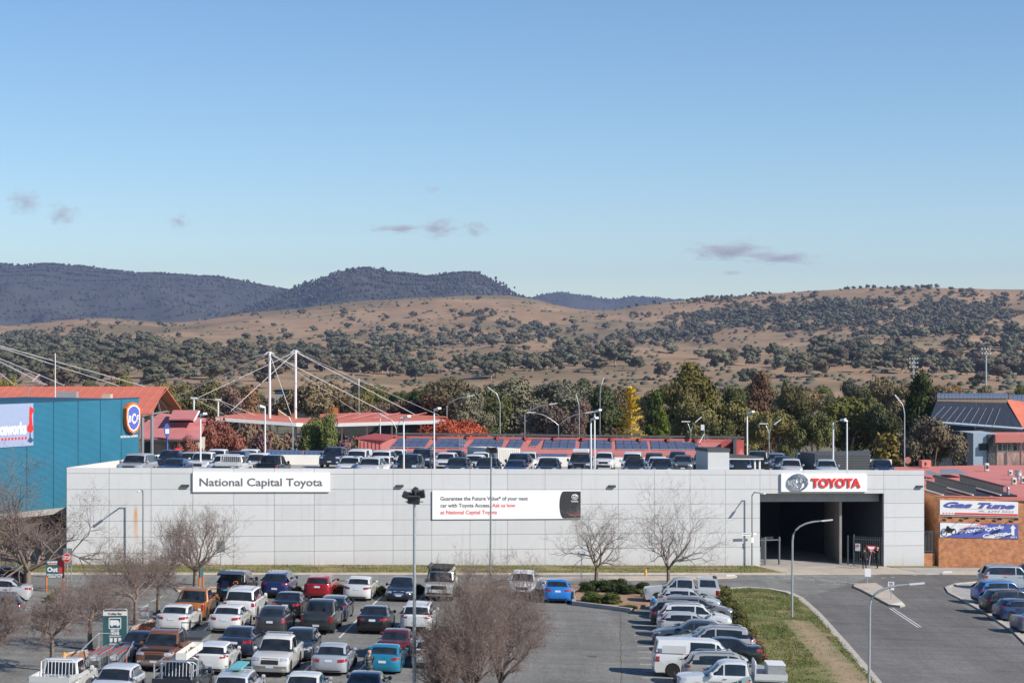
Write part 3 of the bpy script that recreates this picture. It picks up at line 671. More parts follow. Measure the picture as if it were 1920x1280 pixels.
s3 = wempty('wall_sign', f.at(0, 0), label='white sign above the entrance with chrome emblem and raised red letters', cat='sign')
f.rect('board', 0, 0, w3, h3, .012, .2, 'sign_white', s3)
emblem(f, wlen(1463, 1493.5), h3*.53, .86, .62, .1, 'chrome', s3, .32)
f.text('lettering', 'TOYOTA', wlen(1463, 1519), h3*.26, wlen(1519, 1611), .74, 'sign_red', s3, d=.201, ext=.12, bold=.035)
# ================================================================== gates, rails at the entrance
gt = wempty('sliding_gate', G(1590, 1060), label='grey steel palisade gate panel right of the entrance with notice', cat='gate')
a, b = G(1590, 1060), G(1650, 1063.5); f = Fr(a, (b-a)); Lg = (b-a).length
hG = 58/22.5
for x in (0.0, .5): f.rect('gate_post', x-.06, -.02, x+.06, hG+(.12 if x else 0), -.06, .06, 'fence_grey', gt)
for h in (.25, hG-.3): f.rect('rail', .56, h, Lg, h+.09, -.03, .03, 'fence_grey', gt)
for k in range(16): f.rect('paling', .66+k*.152, .12, .70+k*.152, hG, .031, .055, 'fence_grey', gt)
fb = f.at(.62, 1.32, .06); f2 = Fr(fb, f.x)
f2.rect('notice', 0, 0, .42, .62, .0, .02, 'sign_white', gt)
f2.ring('notice_ring', .21, .44, .11, .11, .018, 'sign_red', gt, .025); f2.text('lettering', '10', .12, .38, .18, .11, 'text_dark', gt, d=.021)
gl_ = wempty('pedestrian_gate', G(1426, 1060), label='small grey palisade gate and handrail left of the entrance', cat='gate')
a, b = G(1425.5, 1060.5), G(1461, 1059); f = Fr(a, (b-a)); Lg = (b-a).length; hG = 54/22.5
for x in (.55, Lg): f.rect('gate_post', x-.07, -.02, x+.07, hG, -.06, .06, 'fence_grey', gl_)
f.rect('rail', 0, hG-.3, Lg+.15, hG-.2, -.03, .03, 'fence_grey', gl_); f.rect('rail', 0, .35, .5, .42, -.03, .03, 'fence_grey', gl_)
for k in range(4): f.rect('paling', .05+k*.12, .1, .09+k*.12, hG-.02, .031, .05, 'fence_grey', gl_)
for k in range(6): f.rect('spike', .62+k*.15, hG-.2, .66+k*.15, hG+.04, .031, .05, 'fence_grey', gl_)
for h in (.55, 1.05): pt('handrail', gl_, M('steel_white'), lambda mb, h=h: mb.tube([f.at(.1, h+.35, -1.2), f.at(1.1, h+.35, -1.2), f.at(1.1, h-.5, -1.2)], .03, 6))
# ================================================================== brick workshop on the right
def brick_mat(name, c1, c2, mort, s=1.0):
    m = bpy.data.materials.new(name); m.use_nodes = True; t = m.node_tree; L = t.links; b = t.nodes['Principled BSDF']; b.inputs['Roughness'].default_value = .85
    uv = t.nodes.new('ShaderNodeTexCoord'); br = t.nodes.new('ShaderNodeTexBrick')
    mp = t.nodes.new('ShaderNodeMapping'); mp.inputs['Rotation'].default_value = (math.radians(90), 0, 0)
    L.new(uv.outputs['Object'], mp.inputs[0]); L.new(mp.outputs[0], br.inputs[0])
    br.inputs['Color1'].default_value = (*c1, 1); br.inputs['Color2'].default_value = (*c2, 1); br.inputs['Mortar'].default_value = (*mort, 1)
    br.inputs['Scale'].default_value = s; br.inputs['Mortar Size'].default_value = .008; br.inputs['Bias'].default_value = -.35; br.inputs['Brick Width'].default_value = .24; br.inputs['Row Height'].default_value = .086
    nz = t.nodes.new('ShaderNodeTexNoise'); nz.inputs['Scale'].default_value = 2.2; nz.inputs['Detail'].default_value = 7; L.new(mp.outputs[0], nz.inputs[0])
    mr = t.nodes.new('ShaderNodeMapRange'); mr.inputs[3].default_value = .7; mr.inputs[4].default_value = 1.25; mr.inputs[1].default_value = .3; mr.inputs[2].default_value = .7; L.new(nz.outputs[0], mr.inputs[0])
    vm = t.nodes.new('ShaderNodeVectorMath'); vm.operation = 'SCALE'; L.new(br.outputs[0], vm.inputs[0]); L.new(mr.outputs[0], vm.inputs['Scale']); L.new(vm.outputs[0], b.inputs['Base Color'])
    bp = t.nodes.new('ShaderNodeBump'); bp.inputs['Strength'].default_value = .4; bp.inputs['Distance'].default_value = .01; bp.invert = True; L.new(br.outputs['Fac'], bp.inputs['Height']); L.new(bp.outputs[0], b.inputs['Normal'])
    MT[name] = m
brick_mat('brick', (.56, .22, .085), (.36, .13, .058), (.42, .3, .2))
A = G(1760, 1062.5); B = G(1916, 1063); Yb = A.y
fb = Fr(A, Vector((1, .08, -.03))); ws = (B-A).length; hs = 132/21.8
work = empty('brick_workshop', A, label='orange brick workshop with flat salmon roof at the right edge', cat='building')
wl_ = Vector((-1.2, 9.0, 0)); 
o = Fr((0, 0, 0), fb.x); 
mb = MB(); x = fb.x
c = [Vector((0, 0, -.3)), x*ws+Vector((0, 0, -.3)), x*ws+Vector((0, 9, -.3)), Vector((-2.2, 16, -.3))]
mb.hexa(c, [p+Vector((0, 0, hs+.3)) for p in c]); mb.build('brick_wall', M('brick'), work)
fl = Fr((0, 0, 0), x)
fl.rect('roof_edge', -.05, hs+.002, ws+.05, hs+.09, -.2, .05, 'roof_salmon', work)
# flat roof reaching back
zr = P(1830, 931, Yb).z-.05-A.z
rp = [P(1736, 905, Yb+8), P(1760, 930, Yb+.3), P(1990, 932, Yb+.5), P(2050, 880, 215), P(1850, 868, 216), P(1632, 872, 212), P(1632, 884, 190)]
rp = [Vector((p.x, p.y, CZ-(930-640)/FPX*Yb-.12)) for p in rp]
rm = MB(); rm.slab([p-A-Vector((0, 0, .3)) for p in rp], (0, 0, .3)); rm.build('flat_roof', M('roof_salmon'), work)
# lower neighbour wall right of the brick face
mb = MB(); mb.hexa([x*(ws+.02)+Vector((0, .5, -.3)), x*(ws+6)+Vector((0, .5, -.3)), x*(ws+6)+Vector((0, 9, -.3)), x*(ws+.02)+Vector((0, 9, -.3))], [x*(ws+.02)+Vector((0, .5, hs-.5)), x*(ws+6)+Vector((0, .5, hs-.5)), x*(ws+6)+Vector((0, 9, hs-.5)), x*(ws+.02)+Vector((0, 9, hs-.5))]); mb.build('side_wall', M('brick'), work)
f3 = Fr(A, x)
f3.rect('red_fascia', 0, 0, 0, 0, 0, 0, 'red_trim', None) if 0 else None
fl.rect('red_fascia', ws+.05, hs-2.0, ws+5, hs-.2, -.45, -.3, 'roof_salmon', work); fl.rect('poster', ws+.12, 2.0, ws+3, 3.6, -.48, -.4, 'sign_black', work)
for k in range(7): fl.rect('poster_line', ws+.2, 2.2+k*.2, ws+2.6, 2.26+k*.2, -.399, -.39, 'sign_white', work)
fl.rect('shop_window', ws+.12, 3.7, ws+3, 4.3, -.48, -.42, 'black', work)
# signs on the brick
SG = 21.8
gs = wempty('wall_sign', f3.at(.1, 4.5), label='white workshop sign with blue slanted lettering reading Gas Tune', cat='sign')
q = Fr(f3.at(2.0/SG, (1062.5-964)/SG), x); W4, H4 = 150/SG, 27/SG
q.rect('board', 0, 0, W4, H4, .012, .05, 'sign_white', gs)
mat('sign_blue', (.09, .12, .42), .5); mat('shadow_grey', (.09, .1, .1), .5)
q.text('letter_shadow', 'Gas Tune', .28, H4-.62, W4-.62, .42, 'shadow_grey', gs, d=.051, ext=.003, bold=.06, shear=.35)
q.text('lettering', 'Gas Tune', .34, H4-.60, W4-.62, .46, 'sign_blue', gs, d=.055, bold=.045, shear=.35)
q.rect('red_rule', .9, H4-.72, W4-.8, H4-.7, .051, .055, 'sign_red', gs)
q.text('lettering', 'Ph. 6293 9033', W4*.49, .28, W4*.45, .16, 'text_grey', gs, d=.051, shear=.3)
q.poly('red_band', [(1.25, .04), (W4-.02, .04), (W4-.02, .19), (1.32, .19)], .051, .056, 'sign_red', gs)
for k in range(4): q.poly('red_fleck', [(.2+k*.26, .06), (.32+k*.26, .06), (.44+k*.26, .17), (.3+k*.26, .17)], .051, .056, 'sign_red', gs)
ms = wempty('wall_sign', f3.at(.1, 2.5), label='blue and white motorcycle shop banner with arrow on brick wall', cat='sign')
q = Fr(f3.at(2.0/SG, (1062.5-1006.5)/SG), x); W5, H5 = 150/SG, 27.5/SG
q.rect('board', 0, 0, W5, H5, .012, .05, 'sign_blue', ms)
q.poly('white_flash', [(.02, .02), (.35, .02), (2.2, .62), (1.6, .72), (2.4, .9), (4.2, H5-.02), (.02, H5-.02)], .051, .054, 'sign_white', ms)
q.poly('red_flash', [(1.7, .68), (2.9, .96), (4.2, H5-.02), (3.6, H5-.02), (2.3, .9)], .055, .058, 'sign_red', ms)
q.text('lettering', 'TUGGERANONG', 1.62, .93, 2.6, .19, 'sign_white', ms, d=.059, bold=.04, shear=.3)
q2 = Fr(q.at(0, 0), x, Vector((0, 0, 1))); 
def slant(tx, a, b, wd, cap, m, nm='lettering'):
    qq = Fr(q.at(a, b), (q.x+q.u*.13)); return qq.text(nm, tx, 0, 0, wd, cap, m, ms, d=.059, bold=.03, shear=.35)
slant('Motorcycle', 1.75, .36, 3.9, .34, 'sign_white'); slant('Centre', 3.75, .08, 2.2, .27, 'sign_white')
q.poly('white_flash', [(3.7, .02), (5.1, .02), (6.3, .42), (6.3, .52)], .051, .054, 'sign_white', ms)
qq = Fr(q.at(4.85, .06), (q.x+q.u*.13)); qq.text('lettering', '6293 1010', 0, 0, 1.5, .12, 'text_dark', ms, d=.06, bold=.02)
q.poly('arrow', [(6.28, .3), (6.55, .3), (6.55, .9), (6.7, .9), (6.42, H5-.05), (6.15, .9), (6.28, .9)], .055, .06, 'sign_white', ms)
q.text('lettering', 'UNIT 6', 6.2, .08, .55, .14, 'sign_white', ms, d=.055, bold=.03)
for r, a, b in ((.26, .36, .42), (.2, 1.2, .52)): q.ring('motorcycle_wheel', a, b, r, r*1.2, .035, 'sign_black', ms, .06)
q.poly('motorcycle_frame', [(.38, .45), (.62, 1.0), (.75, .98), (.95, .75), (1.3, .78), (1.25, .62), (1.05, .42), (.7, .36), (.62, .6)], .055, .06, 'sign_black', ms)
# gooseneck sign lights
for k, px in enumerate((1770, 1800, 1831, 1862, 1896)):
    a0 = .3+k*1.45
    lo = empty('sign_light', f3.at(a0+.3, (1062.5-968.5)/SG, .0), label=['leftmost', 'second', 'third', 'fourth', 'rightmost'][k]+' small floodlight on arm above the motorcycle banner', cat='light', group='floodlights above the motorcycle banner')
    qf = Fr((0, 0, 0), x)
    pt('arm', lo, M('black'), lambda mb: mb.tube([qf.at(0, 0, 0), qf.at(0, -.12, .7), qf.at(.1, .05, .75)], .03, 5))
    pt('lamp', lo, M('black'), lambda mb: mb.box(qf.at(.12, .02, .85), (.34, .2, .12), rx=.5))
    pt('lamp', lo, M('black'), lambda mb: mb.box(qf.at(-.35, -.2, .8), (.3, .2, .1), rx=.5, rz=.3))
pt('conduit', work, M('steel_grey'), lambda mb: mb.tube([fl.at(0, (1062.5-967)/SG, .04), fl.at(ws-1, (1062.5-967)/SG, .04)], .03, 5))
# alley gate and stub wall
al = wempty('alley_gate', G(1735, 1063), label='grey bar gate over a whitewashed stub wall between white and brick walls', cat='gate')
a = G(1734.5, 1063); f = Fr(a+Vector((0, .8, 0)), Vector((1, .1, 0))); wa = 22/21.8
f.rect('stub_wall', 0, -.2, wa, 24/21.8, -.2, 0, 'brick', al)
for h in (1.25, 2.9): f.rect('rail', 0, h, wa, h+.07, -.03, .03, 'fence_grey', al)
for k in range(8): f.rect('paling', .04+k*.125, 1.2, .08+k*.125, 3.05, .031, .055, 'fence_grey', al)
# rooftop sawtooth vents
def rvent(px0, py0, px1, py1, Y0, Y1, label):
    zr_ = CZ-(930-640)/FPX*Yb-.1
    a = Vector(((px0-960)/FPX*Y0, Y0, zr_)); b = Vector(((px1-960)/FPX*Y1, Y1, zr_))
    o = wempty('roof_vent', a, label=label, cat='roof vent', group='sawtooth vents on the salmon roof'); f = Fr(a, b-a); Lv = (b-a).length
    f.rect('base', 0, .0, Lv, .12, -1.1, .4, 'black', o)
    for k in range(int(Lv/.45)): f.rect('slat', .1+k*.45, .1, .16+k*.45, .85, -.05, .05, 'charcoal', o)
    f.rect('top_rail', -.1, .85, Lv+.1, .93, -.1, .1, 'charcoal', o); f.rect('edge_rail', .3, .12, Lv+.3, .22, .35, .5, 'steel_white', o)
rvent(1737, 920, 1776, 930, 179, 171.8, 'left sawtooth roof vent with slatted rail nearest the white wall')
rvent(1753, 905, 1832, 930, 186, 171.8, 'middle sawtooth roof vent with slatted rail on the salmon roof')
rvent(1800, 903, 1884, 930, 187, 171.8, 'right sawtooth roof vent with slatted rail on the salmon roof')
zr_ = CZ-(930-640)/FPX*Yb-.1
def onroof(px, py): Y = (CZ-zr_)*FPX/(py-640); return Vector(((px-960)/FPX*Y, Y, zr_))
for k, (pa, nm) in enumerate((((1737, 891, 1763, 897), 'left'), ((1762, 889, 1815, 895), 'right'))):
    a, b = onroof(pa[0], pa[3]), onroof(pa[2], pa[3]); c, d = onroof(pa[2]-22, pa[1]), onroof(pa[0], pa[1])
    mb = MB(); mb.slab([p+Vector((0, 0, .35+(.12 if i > 1 else 0))) for i, p in enumerate((a, b, c, d))], (0, 0, .07)); o = mb.build('skylight_panel', M('steel_grey')); tag(o, nm+' flat grey skylight panel on the salmon roof', 'skylight')
    for p_ in (a, b): pt('foot', o, M('steel_grey'), lambda mb: mb.tube([p_, p_+Vector((0, 0, .36))], .04, 5))
def acbox(px, py, wpx, hpx, label, m='off_white', nm='air_conditioner'):
    p = onroof(px, py); s = FPX/p.y; o = empty(nm, p, label=label, cat='air conditioner'); w_, h_ = wpx/s, hpx/s
    pt('casing', o, M(m), lambda mb: mb.box((0, 0, h_/2+.06), (w_, w_*.9, h_), rz=.2)); pt('fan_grille', o, M('charcoal'), lambda mb: mb.lathe([(h_*.3, -.02), (h_*.3, .01)], 12, (.0-.1*w_, -w_*.47, h_*.55), 'y'))
    for sx in (-.3, .3): pt('foot', o, M('steel_grey'), lambda mb: mb.box((sx*w_, 0, .03), (.08, w_*.8, .06)))
acbox(1734, 876, 18, 13, 'salmon rooftop cooler box near the white wall corner', 'roof_salmon'); acbox(1850, 883, 7, 14, 'slim cream air conditioner standing alone on salmon roof')
acbox(1894, 891, 7, 9, 'small cream air conditioner beside the silver flue'); acbox(1901, 908, 8, 12, 'cream air conditioner in front of the silver flue'); acbox(1918, 906, 8, 12, 'cream air conditioner cut by the right picture edge')
p = onroof(1909, 899); o = empty('roof_flue', p, label='silver cylindrical flue on the salmon roof', cat='flue')
pt('pipe', o, M('galv'), lambda mb: mb.lathe([(.28, 0), (.28, .5)], 14), 40); pt('cowl', o, M('galv'), lambda mb: mb.lathe([(.38, .45), (.34, .6), (.34, .82), (.38, .95)], 14), 40)
p = onroof(1890, 929); o = empty('roof_flue', p, label='thin grey flue pipe behind the brick parapet', cat='flue')
pt('pipe', o, M('steel_grey'), lambda mb: mb.lathe([(.13, 0), (.13, .62), (.16, .63), (.1, .75)], 10), 40); pt('cap', o, M('steel_grey'), lambda mb: mb.lathe([(.05, .75), (.05, .85)], 8))
p = onroof(1702, 871); o = empty('roof_disc_sign', p, label='small round pink sign on the salmon roof', cat='sign')
f = Fr(p, (1, 0, 0)); pt('post', o, M('steel_grey'), lambda mb: mb.tube([(0, 0, 0), (0, 0, .2)], .03, 5)); pt('disc', o, M('roof_salmon'), lambda mb: mb.lathe([(.36, -.03), (.36, .03)], 18, (0, 0, .5), 'y'))
# ================================================================== cars
mat('paint', (.5, .5, .5), .28, metal=.15, objcol=True, coat=.9, spec=.5)
mat('glass', (.016, .020, .024), .05, spec=.7, coat=.3, var=.6, scale=1.6)
mat('tyre', (.018, .018, .018), .85); mat('rim', (.42, .43, .45), .3, metal=.85); mat('trim', (.022, .022, .024), .55)
mat('head_lamp', (.55, .57, .6), .1, metal=.35, coat=1); mat('tail_lamp', (.30, .010, .010), .15, coat=1); mat('plate', (.62, .66, .74), .5)
mat('silver_trim', (.5, .51, .53), .25, metal=.8)
def lerp(a, b, t): return a+(b-a)*t
def sstep(a, b, x): t = max(0, min(1, (x-a)/(b-a))); return t*t*(3-2*t)
class Car: pass
def arcpts(cx, cz, r, z0, n=7):
    a0 = math.asin(max(-1, min(1, (z0-cz)/r))); return [(cx+r*math.cos(t), cz+r*math.sin(t)) for t in np.linspace(a0, math.pi-a0, n)]
def design(name, L, Wd, H, wb, fo, r, clr, hood, tail, green, belt, tumble=.16, kind='sedan', spokes=5, panes=None, boxy=0.0, rails=False, flare=False):
    """hood: upper outline from nose to cowl [(x from front, z)]; tail: from rear glass base to bumper [(x from rear, z)]
    green: cabin outline [(x from front, z)] windscreen base, roof points, rear base"""
    c = Car(); c.name = name; c.L, c.W, c.H, c.kind = L, Wd, H, kind; hL = L/2; hw = Wd/2
    fx = hL-fo; rx = fx-wb; c.ax = (fx, rx); c.r = r
    ra = r+.06
    top = [(hL-x, z) for x, z in hood]+[(-hL+x, z) for x, z in tail]
    nose = [(hL-.10, clr), (hL-.015, clr+.12), (hL, .48 if H < 1.7 else .6)]
    rear = [(-hL, .5 if H < 1.7 else .62), (-hL+.02, clr+.14), (-hL+.10, clr+.02)]
    bot = []
    ra_pts = arcpts(rx, r, ra, clr, 9); fa_pts = arcpts(fx, r, ra, clr, 9)
    outline = nose+top+rear+[(rx-ra-.03, clr)]+ra_pts[::-1]+[(lerp(rx, fx, .35), clr-.02), (lerp(rx, fx, .65), clr-.02)]+fa_pts[::-1]+[(fx+ra+.03, clr)]
    n_top0, n_top1 = 3, 3+len(top); arch = set()
    k0 = len(nose)+len(top)+len(rear)+1; arch |= set(range(k0, k0+9)); k1 = k0+9+2; arch |= set(range(k1, k1+9))
    bx = 1-boxy
    sl = [(0, 0, .035, 0), (.45, .0, .03, 0), (.72, .02, .015, 0), (.72, .02, .015, 1), (.9, .08, -.005, 1), (.965, .12, -.03, 1), (1.0, .15, -.11, 1)]
    if boxy: sl[-2] = (.975, .1, -.02, 1); sl[-1] = (1., .12, -.07, 1)
    vs = []; rows = []
    for sgn in (1, -1):
        for q, (fy, pull, dz, ar) in enumerate(sl):
            if sgn == -1 and q == 0: rows.append((sgn, q, rows[0][2])); continue
            ids = []
            for i, (x, z) in enumerate(outline):
                wgt = sstep(hL-.75, hL, abs(x)); xx = x-math.copysign(pull*bx*1.5*wgt*(fy**1.0), x); zz = z
                if n_top0 <= i < n_top1:
                    zz = z+dz*(1 if z > .6 else .3)
                    if kind == 'ute' and x < green_rear_x(green, hL)-.05 and -hL+.12 < x: pass
                if i in arch and not ar: zz = min(z, clr+.02) if False else clr+.12
                yy = fy*hw
                if q == 6 and i >= len(nose)+len(top)+len(rear) and i not in arch: zz = z+.06; 
                if q == 6 and zz > clr+.55: yy -= .0
                ids.append(len(vs)); vs.append((xx, sgn*yy, zz))
            rows.append((sgn, q, ids))
    fs = []; n = len(outline)
    by = {(a, b): i for a, b, i in rows}
    for sgn in (1, -1):
        for q in range(len(sl)-1):
            A, B = by[(sgn, q)], by[(sgn, q+1)]
            for i in range(n):
                j = (i+1) % n; f = (A[i], A[j], B[j], B[i]); fs.append(f if sgn == 1 else f[::-1])
        cap = by[(sgn, len(sl)-1)]; fs.append(tuple(cap) if sgn == 1 else tuple(cap[::-1]))
    # cabin
    gp = [(hL-x, z) for x, z in green]; zb = min(g[1] for g in gp); ng = len(gp); b0 = len(vs)
    wbelt = hw-.045-.02*bx; c.yh = lambda z: wbelt-tumble*max(0, (z-zb))/(H-zb)
    gs_ = [(0, .02, 0), (.55, .015, .02), (.88, 0, .06), (.965, -.02, .085), (1.0, -.055, .10)]
    grow = {}
    for sgn in (1, -1):
        for q, (fy, dz, pull) in enumerate(gs_):
            if sgn == -1 and q == 0: grow[(-1, 0)] = grow[(1, 0)]; continue
            ids = []
            for i, (x, z) in enumerate(gp):
                endf = i in (0, ng-1); zz = z+(0 if endf else dz); xx = x-math.copysign(pull*(1 if i in (0, 1, ng-2, ng-1) else 0), 1 if i < ng/2 else -1)
                ids.append(len(vs)); vs.append((xx, sgn*fy*c.yh(z), zz-(0.12 if endf else 0)))
            grow[(sgn, q)] = ids
    for sgn in (1, -1):
        for q in range(len(gs_)-1):
            A, B = grow[(sgn, q)], grow[(sgn, q+1)]
            for i in range(ng):
                j = (i+1) % ng; f = (A[i], A[j], B[j], B[i]); fs.append(f if sgn == 1 else f[::-1])
        cap = grow[(sgn, len(gs_)-1)]; fs.append(tuple(cap) if sgn == 1 else tuple(cap[::-1]))
    me = bpy.data.meshes.new('car_body'); me.from_pydata(vs, [], fs); bm = bmesh.new(); bm.from_mesh(me)
    bmesh.ops.remove_doubles(bm, verts=bm.verts, dist=.0005); bmesh.ops.recalc_face_normals(bm, faces=bm.faces)
    bmesh.ops.triangulate(bm, faces=[f for f in bm.faces if len(f.verts) > 4])
    bv = BVHTree.FromBMesh(bm); bm.to_mesh(me); bm.free(); me.materials.append(M('paint')); shade(me, 32); me.update()
    c.body = me; c.gp = gp; c.zb = zb; c.parts = []
    def cast(o, d):
        h = bv.ray_cast(Vector(o), Vector(d)); return h[0]
    def patch(pn, grid, d, m, off=.008, sub=None, flip=None):
        d = Vector(d).normalized(); V = []; ok = True; nr, nc = len(grid), len(grid[0])
        for row in grid:
            for p in row:
                h = cast(Vector(p)-d*3, d); V.append((h if h else Vector(p))-d*off)
        Fs = [(i*nc+j, i*nc+j+1, (i+1)*nc+j+1, (i+1)*nc+j) for i in range(nr-1) for j in range(nc-1)]
        m_ = bpy.data.meshes.new(pn); m_.from_pydata([tuple(v) for v in V], [], Fs); m_.materials.append(M(m)); m_.update()
        if m_.polygons[0].normal.dot(d) > 0: m_.flip_normals()
        shade(m_, 40); c.parts.append((pn, m_, sub)); return m_
    def quadgrid(f, nu, nv): return [[f(i/(nu-1), j/(nv-1)) for j in range(nv)] for i in range(nu)]
    def roofz(x):
        pts = sorted(gp); xs_ = [p[0] for p in pts]; zs_ = [p[1] for p in pts]; return float(np.interp(x, xs_, zs_))
    # side glass and doors
    xa, xb = gp[0][0], gp[-1][0]
    if panes is None:
        mid = lerp(fx, rx, .52); panes = [(xa-.05, mid+.05), (mid-.04, xb+.05)]
    c.doors = []
    for sgn in (1, -1):
        for x1, x0 in panes:
            g = []
            xsn = np.linspace(x1, x0, 7); bz = zb+.05; cols_ = []
            for x in xsn:
                tz = roofz(x)-.10; 
                if tz-bz < .05: tz = bz+.05
                cols_.append([(x, sgn*1.0, lerp(bz, tz, t)) for t in (0, .5, 1)])
            patch('side_window', cols_, (0, -sgn, 0), 'glass', .006)
    ws = (gp[0], gp[1]); d = Vector((gp[1][0]-gp[0][0], 0, gp[1][1]-gp[0][1])); nrm = Vector((d.z, 0, -d.x)).normalized(); nrm = nrm if nrm.x > 0 else -nrm
    def wsf(a, b, lo, hi, yk):
        def f(t, u):
            z = lerp(a[1], b[1], lerp(lo, hi, t)); x = lerp(a[0], b[0], lerp(lo, hi, t)); return (x, (2*u-1)*yk*c.yh(z), z)
        return f
    patch('windscreen', quadgrid(wsf(gp[0], gp[1], .03, .93, .9), 4, 9), -nrm, 'glass', .008)
    a, b = gp[-1], gp[-2]; d = Vector((b[0]-a[0], 0, b[1]-a[1])); nr_ = Vector((-abs(d.z), 0, abs(d.x))).normalized()
    lo = .1 if kind not in ('van',) else .25
    patch('rear_window', quadgrid(wsf(a, b, lo if abs(d.x) > .3 else .06, .9, .86), 4, 9), -nr_, 'glass', .008)
    return c, patch, quadgrid, roofz
def green_rear_x(g, hL): return hL-g[-1][0]
def rectpatch(q, patch, pn, m, x, y0, y1, z0, z1, d, off=.01, n=5, skew=0.0, ny=5):
    if d[0]: patch(pn, q(lambda t, u: (0, lerp(y0, y1, u), lerp(z0, z1, t)+skew*u), 3, ny), d, m, off)
    else: patch(pn, q(lambda t, u: (lerp(y0, y1, u), 0, lerp(z0, z1, t)+skew*u), 3, ny), d, m, off)
CARS = {}
def finish(c, patch, q, hl, tl, grille, plate_r, plate_f, trims=(), doors=True, belt=.9):
    L, Wd = c.L, c.W; hw = Wd/2
    for s in (1, -1):
        rectpatch(q, patch, 'headlight', 'head_lamp', 0, s*hl[0]*hw, s*.97*hw, hl[1], hl[2], (-1, 0, 0), .012, skew=hl[3])
        rectpatch(q, patch, 'headlight_wrap', 'head_lamp', 0, L/2-.14, L/2-.45, hl[1]+.03+hl[3], hl[2]+hl[3], (0, -s, 0), .01)
        rectpatch(q, patch, 'tail_light', 'tail_lamp', 0, s*tl[0]*hw, s*.97*hw, tl[1], tl[2], (1, 0, 0), .012, skew=tl[3])
        rectpatch(q, patch, 'tail_light_wrap', 'tail_lamp', 0, -L/2+.12, -L/2+.36, tl[1]+.03+tl[3], tl[2]+tl[3], (0, -s, 0), .01)
    if grille: rectpatch(q, patch, 'grille', grille[3] if len(grille) > 3 else 'trim', 0, -grille[0]*hw, grille[0]*hw, grille[1], grille[2], (-1, 0, 0), .014, ny=7)
    if plate_r: rectpatch(q, patch, 'number_plate', 'plate', 0, -.19, .19, plate_r, plate_r+.125, (1, 0, 0), .022)
    if plate_f: rectpatch(q, patch, 'number_plate', 'plate', 0, -.19, .19, plate_f, plate_f+.115, (-1, 0, 0), .026)
    for nm, end, y, z0, z1, m in trims: rectpatch(q, patch, nm, m, 0, -y*hw, y*hw, z0, z1, (end, 0, 0), .012, ny=9)
    if doors:
        fx, rx = c.ax; zb = c.zb; xm = lerp(fx, rx, .5)
        for s in (1, -1):
            for x1, x0 in ((fx-c.r-.12, xm+.01), (xm-.01, rx+c.r*.75)):
                patch('door', q(lambda t, u: (lerp(x1, x0, u), 0, lerp(zb-.03, .42*c.H*.72, t)), 5, 4), (0, -s, 0), 'paint', .004)
                rectpatch(q, patch, 'door_handle', 'trim', 0, x0+.32, x0+.12, zb-.14, zb-.105, (0, -s, 0), .03)
    CARS[c.name] = c
def wheel_meshes(r, wd, spokes=5):
    t = MB(); t.lathe([(r*.62, -wd/2), (r*.93, -wd/2), (r, -wd*.32), (r, wd*.32), (r*.93, wd/2), (r*.62, wd/2)], 22, ax='y')
    rm = MB(); rm.lathe([(r*.63, wd*.30), (r*.66, wd*.51), (r*.6, wd*.50), (r*.57, wd*.36), (.02, wd*.34)], 20, ax='y', m=1)
    for k in range(spokes):
        a = 2*math.pi*k/spokes; ca, sa = math.cos(a), math.sin(a)
        p = lambda rr, off: (ca*rr-sa*off, sa*rr+ca*off)
        o = [p(r*.1, -r*.1), p(r*.6, -r*.06), p(r*.6, r*.06), p(r*.1, r*.1)]
        rm.hexa([(x, wd*.35, z) for x, z in o], [(x, wd*.47, z) for x, z in o])
    rm.lathe([(r*.13, wd*.35), (r*.13, wd*.49)], 10, ax='y')
    return t.mesh('wheel', M('tyre'), 40, fix=True), rm.mesh('rim', [M('rim'), M('trim')], 30, fix=True)
WHL = {}
def mirror_mesh():
    m = MB(); m.lathe([(.03, -.09), (.085, -.07), (.1, 0), (.085, .07), (.03, .09)], 10, ax='y'); me = m.mesh('mirror', M('paint'), 50, fix=True); return me
MIR = mirror_mesh()
def car_at(kind, col, pos, head, label, group='', detail=2, name='car', cat='car', extras=None, tilt=True, steer=0.0):
    """pos: ground point under the centre; head: heading angle from +X; detail 2 full, 1 fewer parts"""
    c = CARS[kind]; e = empty(name, label=label, cat=cat, group=group or None)
    up_ = GN if tilt is True else (Vector((0, 0, 1)) if tilt is False else tilt)
    f = Vector((math.cos(head), math.sin(head), 0)); f = (f-up_*f.dot(up_)).normalized(); l = up_.cross(f)
    mx = Matrix(((f.x, l.x, up_.x, pos[0]), (f.y, l.y, up_.y, pos[1]), (f.z, l.z, up_.z, pos[2]), (0, 0, 0, 1))); e.matrix_world = mx
    colr = (*col, 1)
    b = obj('body', c.body, e); b.color = colr; e['n'] = 0; del e['n']
    last = None
    for pn, me, sub in c.parts:
        if detail < 2 and (pn.startswith('door') or pn.endswith('wrap')): continue
        o = obj(pn.replace('_wrap', ''), me, last if pn == 'door_handle' and last else e); o.color = colr
        if pn == 'door': last = o
        elif pn != 'door_handle': last = None
    key = round(c.r, 2)
    if key not in WHL: WHL[key] = wheel_meshes(c.r, .22 if c.r < .36 else .25, 5 if c.r < .36 else 6)
    for ai, ax in enumerate(c.ax):
        for s in (1, -1):
            w_ = obj('wheel', WHL[key][0], e, (ax, s*(c.W/2-.125), c.r)); rm = obj('rim', WHL[key][1], w_)
            if s < 0: w_.rotation_euler.z = math.pi
            if ai == 0 and steer: w_.rotation_euler.z += steer
    for s in (1, -1):
        m_ = obj('mirror', MIR, e, (c.gp[0][0]-.32, s*(c.W/2+.08), c.zb+.08)); m_.color = colr
        if kind in ('ute', 'suv_l', 'boxy', 'van', 'tray'): m_.scale = (1.1, 1.1, 1.5)
    if extras: extras(e, c, colr)
    return e
